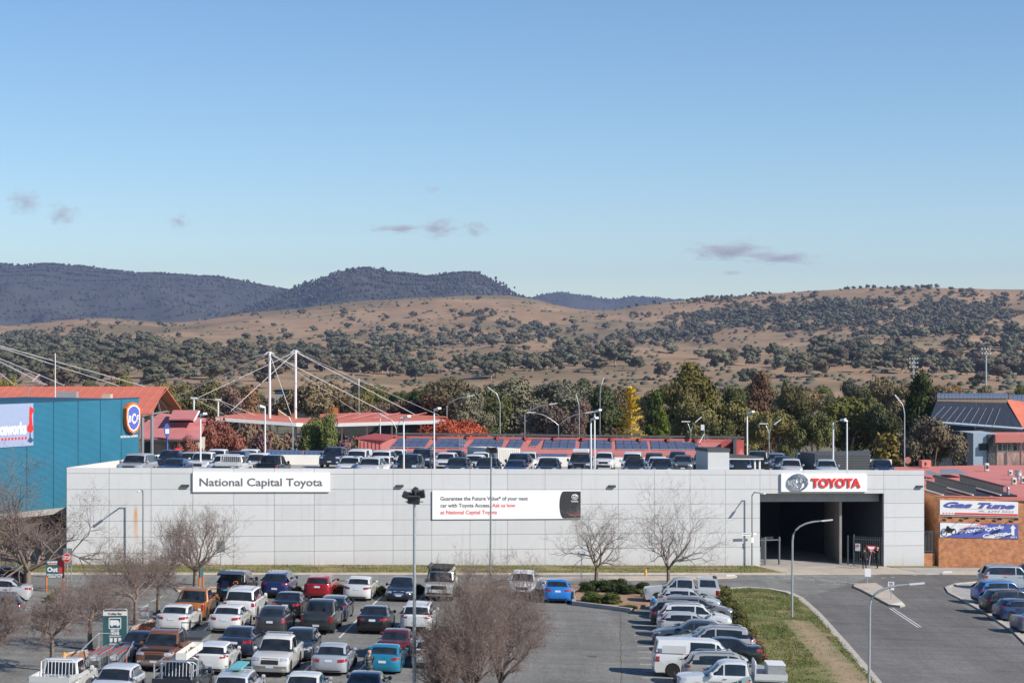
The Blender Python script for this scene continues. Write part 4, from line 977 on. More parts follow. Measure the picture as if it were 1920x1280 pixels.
def D(*a, **k): return design(*a, **k)
# sedan
x = D('sedan', 4.80, 1.82, 1.47, 2.78, .95, .33, .2, [(.03, .66), (.16, .74), (.6, .85), (1.35, .97)], [(.75, 1.06), (.25, 1.09), (.06, 1.05), (.01, .72)],
      [(1.3, .95), (2.15, 1.41), (2.5, 1.465), (3.2, 1.46), (3.55, 1.42), (4.25, 1.05)], .96)
finish(*x[:3], (.55, .64, .76, .05), (.5, .80, .95, .04), (.42, .52, .66), .78, .42, [('bumper_trim', 1, .7, .24, .33, 'trim'), ('bumper_trim', -1, .75, .25, .38, 'trim')])
x = D('sedan_old', 4.65, 1.78, 1.42, 2.7, .9, .32, .19, [(.04, .6), (.2, .70), (.7, .80), (1.35, .92)], [(.7, .98), (.25, .98), (.05, .92), (.01, .66)],
      [(1.3, .92), (2.1, 1.37), (2.5, 1.42), (3.1, 1.41), (3.4, 1.37), (4.1, .98)], .92)
finish(*x[:3], (.55, .58, .7, .02), (.52, .70, .86, .03), (.35, .46, .6, 'silver_trim'), .72, .38, [('bumper_trim', 1, .7, .24, .3, 'trim')])
x = D('hatch', 4.28, 1.79, 1.47, 2.63, .86, .325, .2, [(.03, .66), (.14, .76), (.6, .88), (1.2, .98)], [(.42, 1.06), (.16, 1.02), (.04, .95), (.01, .7)],
      [(1.12, .96), (1.95, 1.41), (2.3, 1.465), (3.2, 1.46), (3.75, 1.40), (4.1, 1.0)], .97)
finish(*x[:3], (.55, .66, .78, .04), (.58, .86, .99, .03), (.42, .56, .66), .46, .42, [('bumper_trim', 1, .7, .24, .34, 'trim'), ('bumper_trim', -1, .8, .24, .36, 'trim')])
x = D('liftback', 4.48, 1.75, 1.49, 2.7, .9, .315, .17, [(.03, .66), (.14, .76), (.5, .90), (1.1, 1.03)], [(.30, 1.03), (.14, 1.04), (.04, .95), (.01, .7)],
      [(.95, .98), (2.0, 1.44), (2.4, 1.488), (2.8, 1.48), (3.3, 1.42), (4.3, 1.07)], 1.0)
finish(*x[:3], (.55, .68, .86, .04), (.76, .72, .98, .0), (.4, .3, .42), .7, .42, [('bumper_trim', -1, .6, .86, .95, 'glass')])
x = D('wagon', 4.75, 1.8, 1.5, 2.72, .92, .33, .2, [(.03, .66), (.16, .75), (.6, .87), (1.25, .97)], [(.3, 1.05), (.12, 1.02), (.03, .95), (.01, .7)],
      [(1.18, .95), (2.05, 1.43), (2.45, 1.495), (3.6, 1.48), (4.3, 1.41), (4.65, 1.0)], .97, panes=None)
finish(*x[:3], (.55, .66, .78, .04), (.76, .68, 1.02, .0), (.42, .54, .66), .78, .42, [('bumper_trim', -1, .8, .24, .34, 'trim')])
x = D('suv', 4.60, 1.86, 1.69, 2.69, .92, .36, .24, [(.03, .8), (.13, .92), (.5, 1.02), (1.1, 1.10)], [(.3, 1.15), (.12, 1.1), (.03, 1.02), (.01, .78)],
      [(1.05, 1.08), (1.75, 1.60), (2.15, 1.685), (3.4, 1.67), (4.1, 1.60), (4.48, 1.1)], 1.1)
finish(*x[:3], (.5, .80, .91, .03), (.56, .92, 1.06, .03), (.45, .62, .82), .62, .5, [('bumper_trim', 1, .8, .26, .46, 'trim'), ('bumper_trim', -1, .85, .27, .5, 'trim')])
x = D('suv_l', 4.95, 1.95, 1.88, 2.8, .92, .39, .28, [(.03, .92), (.1, 1.06), (.5, 1.13), (1.25, 1.2)], [(.28, 1.25), (.1, 1.2), (.03, 1.1), (.01, .85)],
      [(1.22, 1.18), (1.85, 1.78), (2.2, 1.87), (3.8, 1.86), (4.55, 1.81), (4.87, 1.2)], 1.2, boxy=.45)
finish(*x[:3], (.6, .86, 1.04, .0), (.78, .9, 1.3, .0), (.5, .7, 1.02), .78, .52, [('bumper_trim', 1, .85, .32, .5, 'trim')])
x = D('boxy', 4.95, 1.87, 1.94, 2.85, .82, .40, .34, [(.02, 1.0), (.06, 1.12), (.6, 1.15), (1.25, 1.18)], [(.12, 1.2), (.05, 1.2), (.02, 1.1), (.01, .85)],
      [(1.25, 1.16), (1.62, 1.86), (1.9, 1.935), (3.8, 1.94), (4.75, 1.92), (4.88, 1.2)], 1.18, .1, boxy=.85)
finish(*x[:3], (.62, .84, 1.0, .0), (.84, .7, .95, .0), (.56, .82, 1.02), .6, .5, [('bumper_trim', 1, .95, .46, .7, 'trim'), ('bonnet_scoop', 1, .3, 1.04, 1.09, 'trim')])
ucab = [(1.32, 1.12), (2.05, 1.72), (2.4, 1.80), (3.1, 1.80), (3.42, 1.75), (3.62, 1.14)]
x = D('ute', 5.30, 1.87, 1.81, 3.09, .98, .39, .3, [(.03, .9), (.12, 1.02), (.5, 1.08), (1.35, 1.15)], [(1.72, 1.16), (1.62, 1.16), (.06, 1.17), (.02, 1.1), (.01, .8)], ucab, 1.14, .14, kind='ute', boxy=.35, panes=[(1.27, .42), (.34, -.86)])
finish(*x[:3], (.55, .86, 1.0, .02), (.82, .74, 1.08, .0), (.46, .68, .98), .5, .5, [('bumper_trim', 1, .85, .34, .55, 'trim'), ('bumper_trim', -1, .9, .38, .6, 'silver_trim')])
x = D('tray', 5.30, 1.82, 1.80, 3.09, .98, .37, .3, [(.03, .9), (.12, 1.0), (.5, 1.07), (1.35, 1.13)], [(1.72, 1.12), (1.66, .82), (.06, .8), (.02, .78), (.01, .7)], ucab, 1.13, .14, kind='ute', boxy=.35, panes=[(1.27, .42), (.34, -.86)])
finish(*x[:3], (.55, .84, .98, .02), (.82, .62, .74, .0), (.46, .66, .94), .5, .5, [('bumper_trim', 1, .85, .34, .55, 'trim')])
x = D('van', 5.15, 1.92, 1.93, 3.2, .9, .35, .22, [(.03, .78), (.12, .92), (.4, 1.05), (.85, 1.15)], [(.2, 1.22), (.08, 1.2), (.02, 1.0), (.01, .7)],
      [(.7, 1.1), (1.65, 1.8), (2.1, 1.91), (3.6, 1.93), (4.95, 1.9), (5.1, 1.2)], 1.15, .14, kind='van', boxy=.4, panes=[(1.6, .75), (.66, -.62)])
finish(*x[:3], (.5, .76, .96, .03), (.82, .78, 1.3, .0), (.4, .58, .74), .6, .44, [('bumper_trim', -1, .9, .26, .5, 'trim')])
x = D('coupe', 4.4, 1.8, 1.32, 2.6, .9, .33, .16, [(.03, .58), (.16, .66), (.6, .78), (1.4, .88)], [(.5, .95), (.2, .98), (.05, .92), (.01, .66)],
      [(1.35, .88), (2.1, 1.27), (2.4, 1.315), (2.8, 1.31), (3.1, 1.27), (4.0, .95)], .9)
finish(*x[:3], (.6, .58, .7, .03), (.5, .74, .88, .02), (.4, .34, .5), .6, .34, [('bumper_trim', -1, .8, .2, .34, 'trim')])
# extras
def roof_bars(e, c, col, m='silver_trim'):
    for s in (1, -1): pt('roof_rail', e, M(m), lambda mb: mb.tube([(c.gp[1][0]-.25, s*(c.yh(c.H)-.06), c.H-.03), (c.gp[1][0]-.4, s*(c.yh(c.H)-.07), c.H+.04), (c.gp[-2][0]+.4, s*(c.yh(c.H)-.07), c.H+.03), (c.gp[-2][0]+.2, s*(c.yh(c.H)-.06), c.H-.04)], .025, 5))
def cross_bars(e, c, col):
    for x_ in (c.gp[2][0]-.1, c.gp[-3][0]+.05): pt('roof_bar', e, M('galv'), lambda mb: (mb.box((x_, 0, c.H+.1), (.06, 1.35, .035)), mb.box((x_, .6, c.H+.04), (.08, .06, .1)), mb.box((x_, -.6, c.H+.04), (.08, .06, .1))))
def tub(e, c, col, m='trim', cover=True):
    x1 = c.gp[-1][0]-.08; x0 = -c.L/2+.1
    pt('tub_cover' if cover else 'tub_floor', e, M('trim'), lambda mb: mb.b2((x0, -c.W/2+.12, 1.19), (x1, c.W/2-.12, 1.215)))
def sports_bar(e, c, col):
    tub(e, c, col)
    for s in (1, -1): pt('sports_bar', e, M('trim'), lambda mb: mb.tube([(c.gp[-1][0]-.1, s*.7, 1.7), (c.gp[-1][0]-.35, s*.72, 1.6), (c.gp[-1][0]-.9, s*.8, 1.2)], .05, 6))
def bullbar(e, c, col, m='silver_trim'):
    x_ = c.L/2+.08
    pt('bull_bar', e, M(m), lambda mb: (mb.tube([(x_-.25, -.85, .5), (x_, -.7, .55), (x_, .7, .55), (x_-.25, .85, .5)], .06, 6)))
    pt('bull_bar_hoop', e, M(m), lambda mb: mb.tube([(x_, -.5, .5), (x_, -.5, 1.05), (x_, .5, 1.05), (x_, .5, .5)], .035, 6))
def canopy(e, c, col):
    x1 = c.gp[-1][0]-.1; x0 = -c.L/2+.08; hw = c.W/2
    b = obj('canopy', MB().hexa([(x0, -hw+.07, 1.15), (x1, -hw+.07, 1.15), (x1, hw-.07, 1.15), (x0, hw-.07, 1.15)], [(x0+.22, -hw+.22, 1.86), (x1+.02, -hw+.22, 1.88), (x1+.02, hw-.22, 1.88), (x0+.22, hw-.22, 1.86)]).mesh('canopy', M('paint'), fix=True), e); b.color = col
    for s in (1, -1):
        f = lambda x_, z: (x_, s*(hw-.07-.15*(z-1.15)/.72+.008), z)
        pt('canopy_window', b, M('glass'), lambda mb: mb.add([f(x0+.25, 1.28), f(x1-.12, 1.28), f(x1-.14, 1.76), f(x0+.36, 1.74)], [(0, 1, 2, 3)]))
    pt('roof_spoiler', b, M('trim'), lambda mb: mb.box((x0+.3, 0, 1.9), (.2, 1.2, .07)))
def tray_bed(e, c, col, mesh=True, rack=False, boxes=False):
    x1 = c.gp[-1][0]-.14; x0 = -c.L/2-.05; hw = c.W/2; zt = .95
    pt('tray_floor', e, M('galv'), lambda mb: mb.b2((x0, -hw, zt), (x1, hw, zt+.08)))
    for nm, a, b in (('tray_side', (x0, hw-.04, zt+.081), (x1, hw, zt+.36)), ('tray_side', (x0, -hw, zt+.081), (x1, -hw+.04, zt+.36)), ('tail_gate', (x0, -hw+.041, zt+.081), (x0+.04, hw-.041, zt+.36))):
        o = obj(nm, MB().b2(a, b).mesh(nm, M('paint'), fix=True), e); o.color = col
    def hb(mb):
        mb.tube([(x1-.03, -hw+.1, zt), (x1-.03, -hw+.1, 1.75), (x1-.03, -hw+.3, 1.86), (x1-.03, hw-.3, 1.86), (x1-.03, hw-.1, 1.75), (x1-.03, hw-.1, zt)], .035, 6)
    pt('head_board', e, M('steel_white'), hb)
    for k in range(9): pt('head_board_bar', e, M('steel_white'), lambda mb: mb.tube([(x1-.03, -.64+k*.16, 1.2), (x1-.03, -.64+k*.16, 1.84)], .015, 4))
    if rack:
        for xx in (x1-.03, x0+.12): pt('ladder_rack', e, M('galv'), lambda mb: mb.tube([(xx, -hw+.06, zt), (xx, -hw+.06, 1.95), (xx, -hw+.25, 2.08), (xx, hw-.25, 2.08), (xx, hw-.06, 1.95), (xx, hw-.06, zt)], .04, 6))
        for s in (1, -1): pt('ladder_rack_rail', e, M('galv'), lambda mb: mb.tube([(x1, s*(hw-.06), 1.6), (x0+.1, s*(hw-.06), 1.6)], .03, 5))
def rear_glow(e, c, col): pass
HEAD_L = math.radians(90-2.6)          # left lot: noses away from the camera
def lot(kind, col, px, py, end, label, head=HEAD_L, **k):
    g = G(px, py); c = CARS[kind]; f = Vector((math.cos(head), math.sin(head), 0))
    if end == 'rear': pos = g+f*(c.L/2-.12); h = head
    else: pos = g+f*(c.L/2-.12); h = head+math.pi
    pos.z = gz(pos.x, pos.y)
    return car_at(kind, col, pos, h, label, 'cars parked in the left lot', **k)
WHT, BLK, NVY, CHR, SLV = (.72, .72, .70), (.008, .008, .009), (.012, .018, .045), (.035, .037, .04), (.42, .44, .46)
U = dict(name='pickup_truck', cat='pickup')
def tailgate(e, c, col):
    # raised tailgate and the loaded boot
    b = obj('tailgate', MB().box((-c.L/2-.32, 0, c.H+.06), (.95, 1.6, .1), ry=-.12).mesh('tailgate', M('paint'), fix=True), e); b.color = col
    pt('boot_opening', e, M('black'), lambda mb: mb.b2((-c.L/2-.012, -.66, .78), (-c.L/2+.3, .66, 1.66)))
    pt('blue_bag', e, M('denim'), lambda mb: mb.box((-c.L/2-.1, .38, 1.2), (.2, .42, .5), rx=.15)); pt('folded_towel', e, M('roof_salmon'), lambda mb: mb.box((-c.L/2-.08, .3, .93), (.16, .7, .12)))
    pt('teal_box', e, MT.get('teal_box') or mat('teal_box', (.05, .35, .4), .5), lambda mb: mb.box((-c.L/2-.09, .35, .83), (.18, .55, .1))); pt('orange_handle', e, M('orange_paint'), lambda mb: mb.tube([(-c.L/2-.1, -.15, 1.25), (-c.L/2-.12, -.2, 1.4), (-c.L/2-.12, -.4, 1.4), (-c.L/2-.1, -.45, 1.25)], .03, 5))
lot('suv_l', BLK, 433, 1129, 'rear', 'black four-wheel drive with its tailgate raised and loaded boot', extras=lambda e, c, k: (tailgate(e, c, k), roof_bars(e, c, k)))
lot('suv', (.015, .03, .12), 514, 1122, 'rear', 'dark blue compact SUV parked left of the red wagon', extras=roof_bars)
lot('wagon', (.32, .012, .016), 594, 1123, 'rear', 'red small station wagon in the row beside the road')
lot('sedan', WHT, 668, 1127, 'rear', 'white sedan parked between the red wagon and a dark sedan')
lot('sedan_old', (.018, .022, .04), 747, 1128, 'front', 'dark blue sedan facing the camera left of the tall pole')
def rack70(e, c, col):
    pt('roof_rack', e, M('trim'), lambda mb: mb.b2((-1.9, -.72, c.H+.1), (1.0, .72, c.H+.17)))
    for k in range(7): pt('rack_slat', e, M('charcoal'), lambda mb: mb.b2((-1.9+k*.45, -.74, c.H+.171), (-1.8+k*.45, .74, c.H+.2)))
    pt('awning', e, M('charcoal'), lambda mb: mb.tube([(-1.6, -.86, c.H+.2), (1.0, -.86, c.H+.2)], .1, 8)); bullbar(e, c, col, 'trim'); pt('snorkel', e, M('trim'), lambda mb: mb.tube([(1.4, -.9, 1.1), (.95, -.88, 1.5), (.75, -.8, 2.0)], .05, 6))
lot('boxy', (.62, .6, .55), 822, 1127, 'front', 'white boxy off-roader with black roof rack facing the camera', extras=rack70)
# second row
lot('ute', (.40, .145, .03), 352, 1166, 'rear', 'orange dual-cab pickup with open tray rear to camera', extras=sports_bar, **U)
lot('suv_l', WHT, 447, 1164, 'rear', 'white large SUV with dark rear glass behind the white hatchback', extras=roof_bars)
lot('sedan', BLK, 534, 1160, 'rear', 'black sedan partly hidden behind the grey liftback')
lot('hatch', NVY, 621, 1166, 'rear', 'navy hatchback half hidden behind the charcoal pickup')
lot('sedan', WHT, 320, 1187, 'rear', 'white sedan with boot spoiler beside the orange gravel bed')
lot('sedan', WHT, 419, 1188, 'rear', 'white sedan with clear tail lamps behind the large white SUV')
lot('liftback', (.05, .053, .06), 505, 1190, 'rear', 'dark grey liftback with red P plate sticker')
lot('ute', (.03, .032, .035), 592, 1190, 'rear', 'charcoal dual-cab pickup with dark tailgate rear to camera', extras=sports_bar, **U)
lot('sedan', (.01, .01, .011), 697, 1189, 'rear', 'shiny black sedan with red tail lamps standing alone in its bays')
lot('suv', WHT, 779, 1188, 'rear', 'white SUV behind the tall light pole', extras=roof_bars)
# third row
lot('sedan_old', NVY, 250, 1242, 'rear', 'dark blue sedan just behind the trolley bay sign')
lot('sedan', (.02, .026, .055), 438, 1234, 'rear', 'dark navy sedan behind the small white hatchback')
lot('hatch', (.022, .026, .038), 551, 1241, 'front', 'dark slate hatchback facing the camera behind the white pickup')
lot('sedan_old', (.12, .012, .018), 737, 1236, 'rear', 'maroon sedan behind the teal coupe')
lot('hatch', WHT, 803, 1254, 'rear', 'white hatchback seen through the twigs of the big bare tree')
# fourth row
def nav(e, c, col):
    tub(e, c, col); roof_bars(e, c, col)
    pt('bonnet_protector', e, M('trim'), lambda mb: mb.b2((c.L/2-.62, -.7, 1.085), (c.L/2-.14, .7, 1.125)))
    for s in (1, -1): pt('sports_bar', e, M('silver_trim'), lambda mb: mb.tube([(c.gp[-1][0]+.05, s*.66, 1.83), (c.gp[-1][0]-.3, s*.7, 1.7), (c.gp[-1][0]-.95, s*.8, 1.2)], .05, 6))
lot('ute', (.20, .075, .03), 288, 1260, 'front', 'bronze dual-cab pickup facing the camera beside the trolleys', extras=nav, **U)
lot('hatch', WHT, 392, 1265, 'rear', 'small white hatchback rear to camera in the nearest full row')
lot('ute', (.7, .69, .65), 505, 1270, 'front', 'white dual-cab pickup with roof bars facing the camera', extras=lambda e, c, k: (tub(e, c, k, cover=False), cross_bars(e, c, k)), **U)
lot('sedan_old', (.40, .43, .48), 615, 1267, 'rear', 'silver sedan with turned front wheels rear to camera', steer=-.5)
lot('coupe', (.012, .22, .36), 716, 1264, 'rear', 'teal blue coupe beside the man in the checked jacket')
lot('sedan', (.015, .20, .62), 1045, 1131, 'rear', 'bright blue sedan alone beside the dark hedge', head=math.radians(92))
lot('suv', WHT, 978, 1122, 'front', 'white SUV mostly hidden behind the big bare tree by the road')
# nearest row, cut by the picture edge
def rackute(e, c, col): tray_bed(e, c, col, rack=True)
lot('tray', (.66, .66, .64), 92, 1322, 'rear', 'white tray pickup with amber beacon cut by the bottom edge', extras=lambda e, c, k: (tray_bed(e, c, k), pt('beacon', e, M('amber'), lambda mb: mb.lathe([(.08, c.H), (.09, c.H+.08), (.05, c.H+.18)], 10, (0.3, .15, 0)), 40)), **U)
lot('hatch', (.6, .62, .66), 198, 1322, 'front', 'pale silver car roof at the bottom edge beside the trolleys')
def dark_rack(e, c, col):
    rackute(e, c, col)
    b = pt('carry_crate', e, M('sign_cream'), lambda mb: mb.b2((-2.4, -.55, 2.13), (1.3, -.1, 2.16)))
    for y in (-.56, -.1): pt('crate_side', b, M('sign_cream'), lambda mb: mb.b2((-2.4, y, 2.161), (1.3, y+.03, 2.45)))
    for x_ in (-2.4, 1.28): pt('crate_end', b, M('sign_cream'), lambda mb: mb.b2((x_, -.53, 2.161), (x_+.03, -.101, 2.45)))
    for k in range(3): pt('timber_offcut', b, M('timber'), lambda mb: mb.box((-1.4+k*.9, -.34, 2.25), (.8, .2, .12), rz=.2*k))
lot('tray', (.02, .024, .035), 322, 1326, 'rear', 'dark tray pickup with ladder rack and long cream crate', extras=dark_rack, **U)
def boardroof(e, c, col): cross_bars(e, c, col); pt('roof_board', e, mat('teal_board', (.12, .42, .46), .5) if 'teal_board' not in MT else M('teal_board'), lambda mb: mb.b2((-1.3, -.3, c.H+.125), (.9, .25, c.H+.2)))
lot('wagon', (.5, .53, .56), 430, 1328, 'rear', 'silver wagon carrying a teal board on roof bars at bottom edge', extras=boardroof)
lot('sedan', WHT, 560, 1332, 'rear', 'white sedan roof at the bottom edge below the white pickup')
lot('sedan', (.02, .03, .06), 676, 1330, 'rear', 'dark blue sedan roof at the bottom edge in front of the man')
# left edge cars, noses to the left
def side(kind, col, px, py, head, label, grp, **k):
    g = G(px, py); return car_at(kind, col, g, head, label, grp, **k)
LG = 'cars parked in the left lot'
side('sedan', (.5, .5, .52), -12, 1126, math.radians(186), 'pale silver sedan with red tail lamp at the left edge behind the twigs', LG)
side('suv', (.10, .105, .11), -28, 1163, math.radians(186), 'dark grey SUV at the left edge below the silver sedan', LG)
side('hatch', (.015, .015, .017), -10, 1102, math.radians(186), 'black hatchback at the left edge under the big bare tree', LG)
# right lot: side on
RG = 'cars parked side on in the right lot'
RT, LT = math.radians(-1.0), math.radians(179.0)
side('ute', (.46, .47, .47), 1277, 1131, LT, 'silver dual-cab pickup with canopy at the far end of the right lot', RG, extras=canopy, **U)
side('hatch', (.5, .52, .54), 1292, 1144, RT, 'silver hatchback with light tinted windows behind the light blue coupe', RG)
side('coupe', (.02, .30, .62), 1281, 1153, RT, 'light blue coupe with rear wing in the right lot', RG, extras=lambda e, c, k: [setattr(obj('rear_wing', MB().b2((-2.2, -.75, 1.1), (-1.9, .75, 1.14)).mesh('rear_wing', M('paint'), fix=True), e), 'color', k)]+[pt('wing_post', e, M('trim'), lambda mb: mb.box((-2.05, s*.5, 1.04), (.06, .04, .12))) for s in (1, -1)])
side('wagon', (.16, .165, .17), 1306, 1161, RT, 'grey wagon between the light blue coupe and the black wagon', RG)
side('wagon', (.012, .012, .013), 1288, 1171, RT, 'black station wagon with silver rear lamp in the right lot', RG)
side('suv', (.66, .66, .66), 1301, 1182, RT, 'white SUV with roof rails between black wagon and silver hatchback', RG, extras=roof_bars)
side('hatch', (.45, .46, .48), 1297, 1193, RT, 'silver hatchback just behind the slate blue sedan', RG)
side('sedan', (.05, .07, .095), 1299, 1208, LT, 'slate blue sedan facing left in the right lot', RG)
side('sedan_old', (.24, .23, .19), 1318, 1221, LT, 'beige sedan between the slate sedan and the white van', RG)
side('suv', (.4, .41, .42), 1338, 1229, LT, 'silver SUV facing left behind the white van', RG, extras=roof_bars)
side('sedan', (.012, .013, .016), 1344, 1244, LT, 'black sedan with red tail lamp right of the white van', RG)
def vanpanel(e, c, k):
    for s in (1, -1): o = obj('side_panel', MB().b2((-2.1, s*.945-.01, 1.25), (-.85, s*.945+.01, 1.65)).mesh('side_panel', M('paint'), fix=True), e); o.color = k
side('van', (.74, .74, .72), 1313, 1266, RT, 'white delivery van with dark side window in the right lot', RG, extras=vanpanel, name='van', cat='van')
side('suv', (.36, .35, .32), 1362, 1284, RT, 'pale gold SUV between the white van and the signwritten pickup', RG, extras=roof_bars)
def stihl(e, c, k):
    tray_bed(e, c, k); hw = c.W/2
    f = Fr((0, 0, 0), (-1, 0, 0)); f.n = Vector((0, 1, 0))
    mat('sign_orange', (.8, .25, .03), .5); mat('sky_panel', (.32, .42, .44), .5)
    y = hw+.012
    pt('orange_livery', e, M('sign_orange'), lambda mb: mb.add([(.0, y, .5), (-.9, y, .5), (-.9, y, .95), (-.6, y, .85)], [(0, 1, 2, 3)])); pt('grey_livery', e, M('sky_panel'), lambda mb: mb.add([(.5, y, .5), (.0, y, .5), (-.6, y, .85), (-.9, y, .95), (-.9, y, 1.2), (-.5, y, 1.1)], [(0, 1, 2, 3, 4, 5)]))
    fs = Fr((.25, hw+.016, .58), Vector((-1, 0, .28))); fs.n = Vector((0, 1, 0)); fs.text('lettering', 'STIHL', 0, 0, .85, .2, 'text_dark', e, ext=.004, bold=.04)
    f2 = Fr((1.15, hw+.016, .82), (-1, 0, 0)); f2.n = Vector((0, 1, 0))
    f2.text('lettering', 'TUGGERANONG', 0, 0, .7, .07, 'text_grey', e, ext=.004); f2.text('lettering', 'Outdoor Power Centre', -.02, -.13, .85, .08, 'text_grey', e, ext=.004)
    b = pt('checker_plate_box', e, M('galv'), lambda mb: mb.b2((-2.6, -.8, 1.04), (-1.75, .8, 1.72))); pt('box_lid', b, M('steel_white'), lambda mb: mb.b2((-2.62, -.82, 1.721), (-1.73, .82, 1.76))); bullbar(e, c, k, 'trim')
side('tray', (.7, .7, .69), 1368, 1306, LT, 'white signwritten tray pickup with metal toolbox at the bottom edge', RG, extras=stihl, **U)
# far right lot
FG = 'cars parked in the far right lot'; FH = math.radians(9)
side('sedan', (.03, .035, .045), 1945, 1090, FH, 'dark sedan roof behind the silver SUV at right edge', FG)
side('suv_l', (.36, .40, .45), 1895, 1105, FH*.4, 'silver SUV with roof rails at the far right by the road', FG, extras=roof_bars)
side('suv', (.015, .13, .42), 1882, 1132, FH, 'bright blue SUV with roof rails in the far right lot', FG, extras=roof_bars)
side('suv', (.014, .014, .016), 1900, 1150, FH, 'black SUV between the bright blue SUV and navy hatchback', FG)
side('hatch', (.018, .04, .11), 1922, 1163, FH, 'navy hatchback showing its silver wheel in the far right lot', FG)
side('sedan', (.09, .11, .15), 1966, 1186, FH, 'grey blue sedan cut by the right picture edge', FG)
# cars inside the entrance
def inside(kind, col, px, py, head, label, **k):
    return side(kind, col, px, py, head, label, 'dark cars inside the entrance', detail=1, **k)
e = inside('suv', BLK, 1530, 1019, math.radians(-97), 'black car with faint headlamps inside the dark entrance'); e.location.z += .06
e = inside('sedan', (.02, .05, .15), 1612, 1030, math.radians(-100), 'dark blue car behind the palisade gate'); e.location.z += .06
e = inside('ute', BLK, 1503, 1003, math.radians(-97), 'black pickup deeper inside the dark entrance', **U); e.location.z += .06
# cars on the roof deck: px of the nose centre, distance
DH = math.radians(-90-5.5); dN = (DKC[1]-DKC[0]).cross(DKC[3]-DKC[0]).normalized()
def deck(kind, col, px, Y, label, rear=False, dh=0.0, **k):
    p = deck_pt(px, Y); c = CARS[kind]; h = DH+dh; f = Vector((math.cos(h), math.sin(h), 0)); p = p-f*(c.L/2); q = deck_pt(960+p.x/p.y*FPX, p.y)
    return car_at(kind, col, q, h+(math.pi if rear else 0), label, 'cars on the dealership roof', detail=1, tilt=dN, **k)
Wt = (.74, .74, .74)
DL = [('ute', NVY, 305, 165.5, 'dark blue pickup at the left end of the roof row', U), ('suv', (.4, .4, .42), 346, 168, 'silver SUV tucked behind the dark blue rooftop pickup', {}),
 ('ute', Wt, 368, 164, 'white pickup with black grille right of the dark blue rooftop pickup', U), ('tray', Wt, 395, 167.5, 'white cab at the back of the left rooftop group', U),
 ('ute', Wt, 408, 161, 'white pickup in front of a roof light pole', U), ('suv', (.02, .035, .08), 434, 165.5, 'blue SUV between white pickups on the roof', {}),
 ('ute', Wt, 456, 168.5, 'white cab directly behind the blue rooftop SUV', U), ('ute', Wt, 472, 162.5, 'white pickup right of the blue rooftop SUV', U),
 ('suv_l', (.012, .02, .05), 617, 165, 'navy large four-wheel drive beside the white rooftop van', {}), ('van', (.74, .74, .72), 663, 165, 'white van on the roof among white cars', dict(name='van', cat='van')),
 ('suv', Wt, 649, 160.5, 'white SUV in front of the rooftop van', {}), ('suv_l', Wt, 708, 166, 'white large SUV behind the middle rooftop cars', {}),
 ('suv', Wt, 735, 168.5, 'white SUV furthest back left of the white pole', {}), ('suv', Wt, 707, 161, 'white SUV with dark sunroof right of the rooftop van', {}),
 ('suv_l', (.012, .018, .04), 758, 162, 'navy SUV behind the white pole over the sign gap', {}), ('suv_l', (.015, .025, .06), 785, 168, 'dark blue SUV at the back below the solar panels', {}),
 ('suv', Wt, 831, 166.5, 'white SUV right of the second white roof pole', {}), ('suv', (.02, .025, .04), 846, 170.5, 'dark SUV behind two white SUVs on the roof', {}),
 ('suv', Wt, 884, 165.5, 'white SUV left of the cream container', {}), ('suv', Wt, 897, 169.5, 'white SUV half hidden left of the cream container', {}),
 ('suv_l', (.012, .018, .035), 968, 166, 'dark navy SUV right of the cream container', {}), ('suv', Wt, 986, 170.5, 'white SUV behind the dark navy SUV by the container', {}),
 ('suv_l', (.02, .022, .03), 1085, 172.5, 'dark four-wheel drive with roof tent and bull bar', dict(extras=lambda e, c, k: (bullbar(e, c, k), pt('roof_tent', e, M('sign_white'), lambda mb: mb.b2((-1.7, -.65, c.H+.08), (.2, .65, c.H+.32)))))),
 ('suv', Wt, 1131, 175.5, 'white SUV with black grille alone right of twin poles', {}), ('van', Wt, 1184, 174.5, 'white people mover against the back wall', dict(name='van', cat='van')),
 ('ute', (.07, .075, .06), 1225, 177, 'olive pickup behind a white rooftop SUV', U), ('suv', Wt, 1232, 169.5, 'white SUV beside the grey silver-grille SUV', {}),
 ('suv', (.10, .11, .125), 1280, 171.5, 'grey SUV with silver grille left of the stair house', {}), ('suv', (.05, .07, .1), 1270, 177.5, 'slate SUV behind the grey SUV near the stair house', {}),
 ('suv_l', BLK, 1320, 175.5, 'black SUV half hidden by the stair house', {}), ('suv_l', (.015, .022, .045), 1388, 172.5, 'navy SUV under the walkway canopy', {}),
 ('boxy', (.015, .016, .018), 1422, 176.5, 'black boxy off-roader behind the canopy posts', dict(extras=lambda e, c, k: bullbar(e, c, k, 'trim'))), ('suv', (.2, .23, .28), 1457, 178, 'blue grey SUV right of the canopy', {}),
 ('suv', (.03, .05, .10), 1470, 174, 'dark blue SUV half hidden behind a silver white SUV', {}), ('suv', (.55, .55, .55), 1485, 170.5, 'silver white SUV above the entrance sign', {}),
 ('ute', (.28, .30, .33), 1511, 178, 'silver pickup left of the dark plant house', U)]
TOPS = [844, 847, 847, 842, 853, 846, 842, 849, 838, 842, 855, 844, 842, 855, 851, 841, 848, 844, 852, 847, 850, 847, 849, 847, 847, 849, 856, 853, 846, 848, 853, 846, 849, 855, 860, 849]
def solve_y(kd, px, top):
    c = CARS[kd]; l = Wl(px); y0 = (WL+E*l).y; best = None
    for i in range(140):
        Y = y0+2.5+i*.25; p = deck_pt(px, Y+1.5)
        if Y+c.L > y0+42: break
        py = 640+(CZ-(p.z+c.H))/(Y+1.5)*FPX; s = abs(py-top)
        if best is None or s < best[0]: best = (s, Y)
    return best[1]
for (kd, col, px, Y, lb_, k), tp in zip(DL, TOPS): deck(kd, col, px, solve_y(kd, px, tp), lb_, **k)
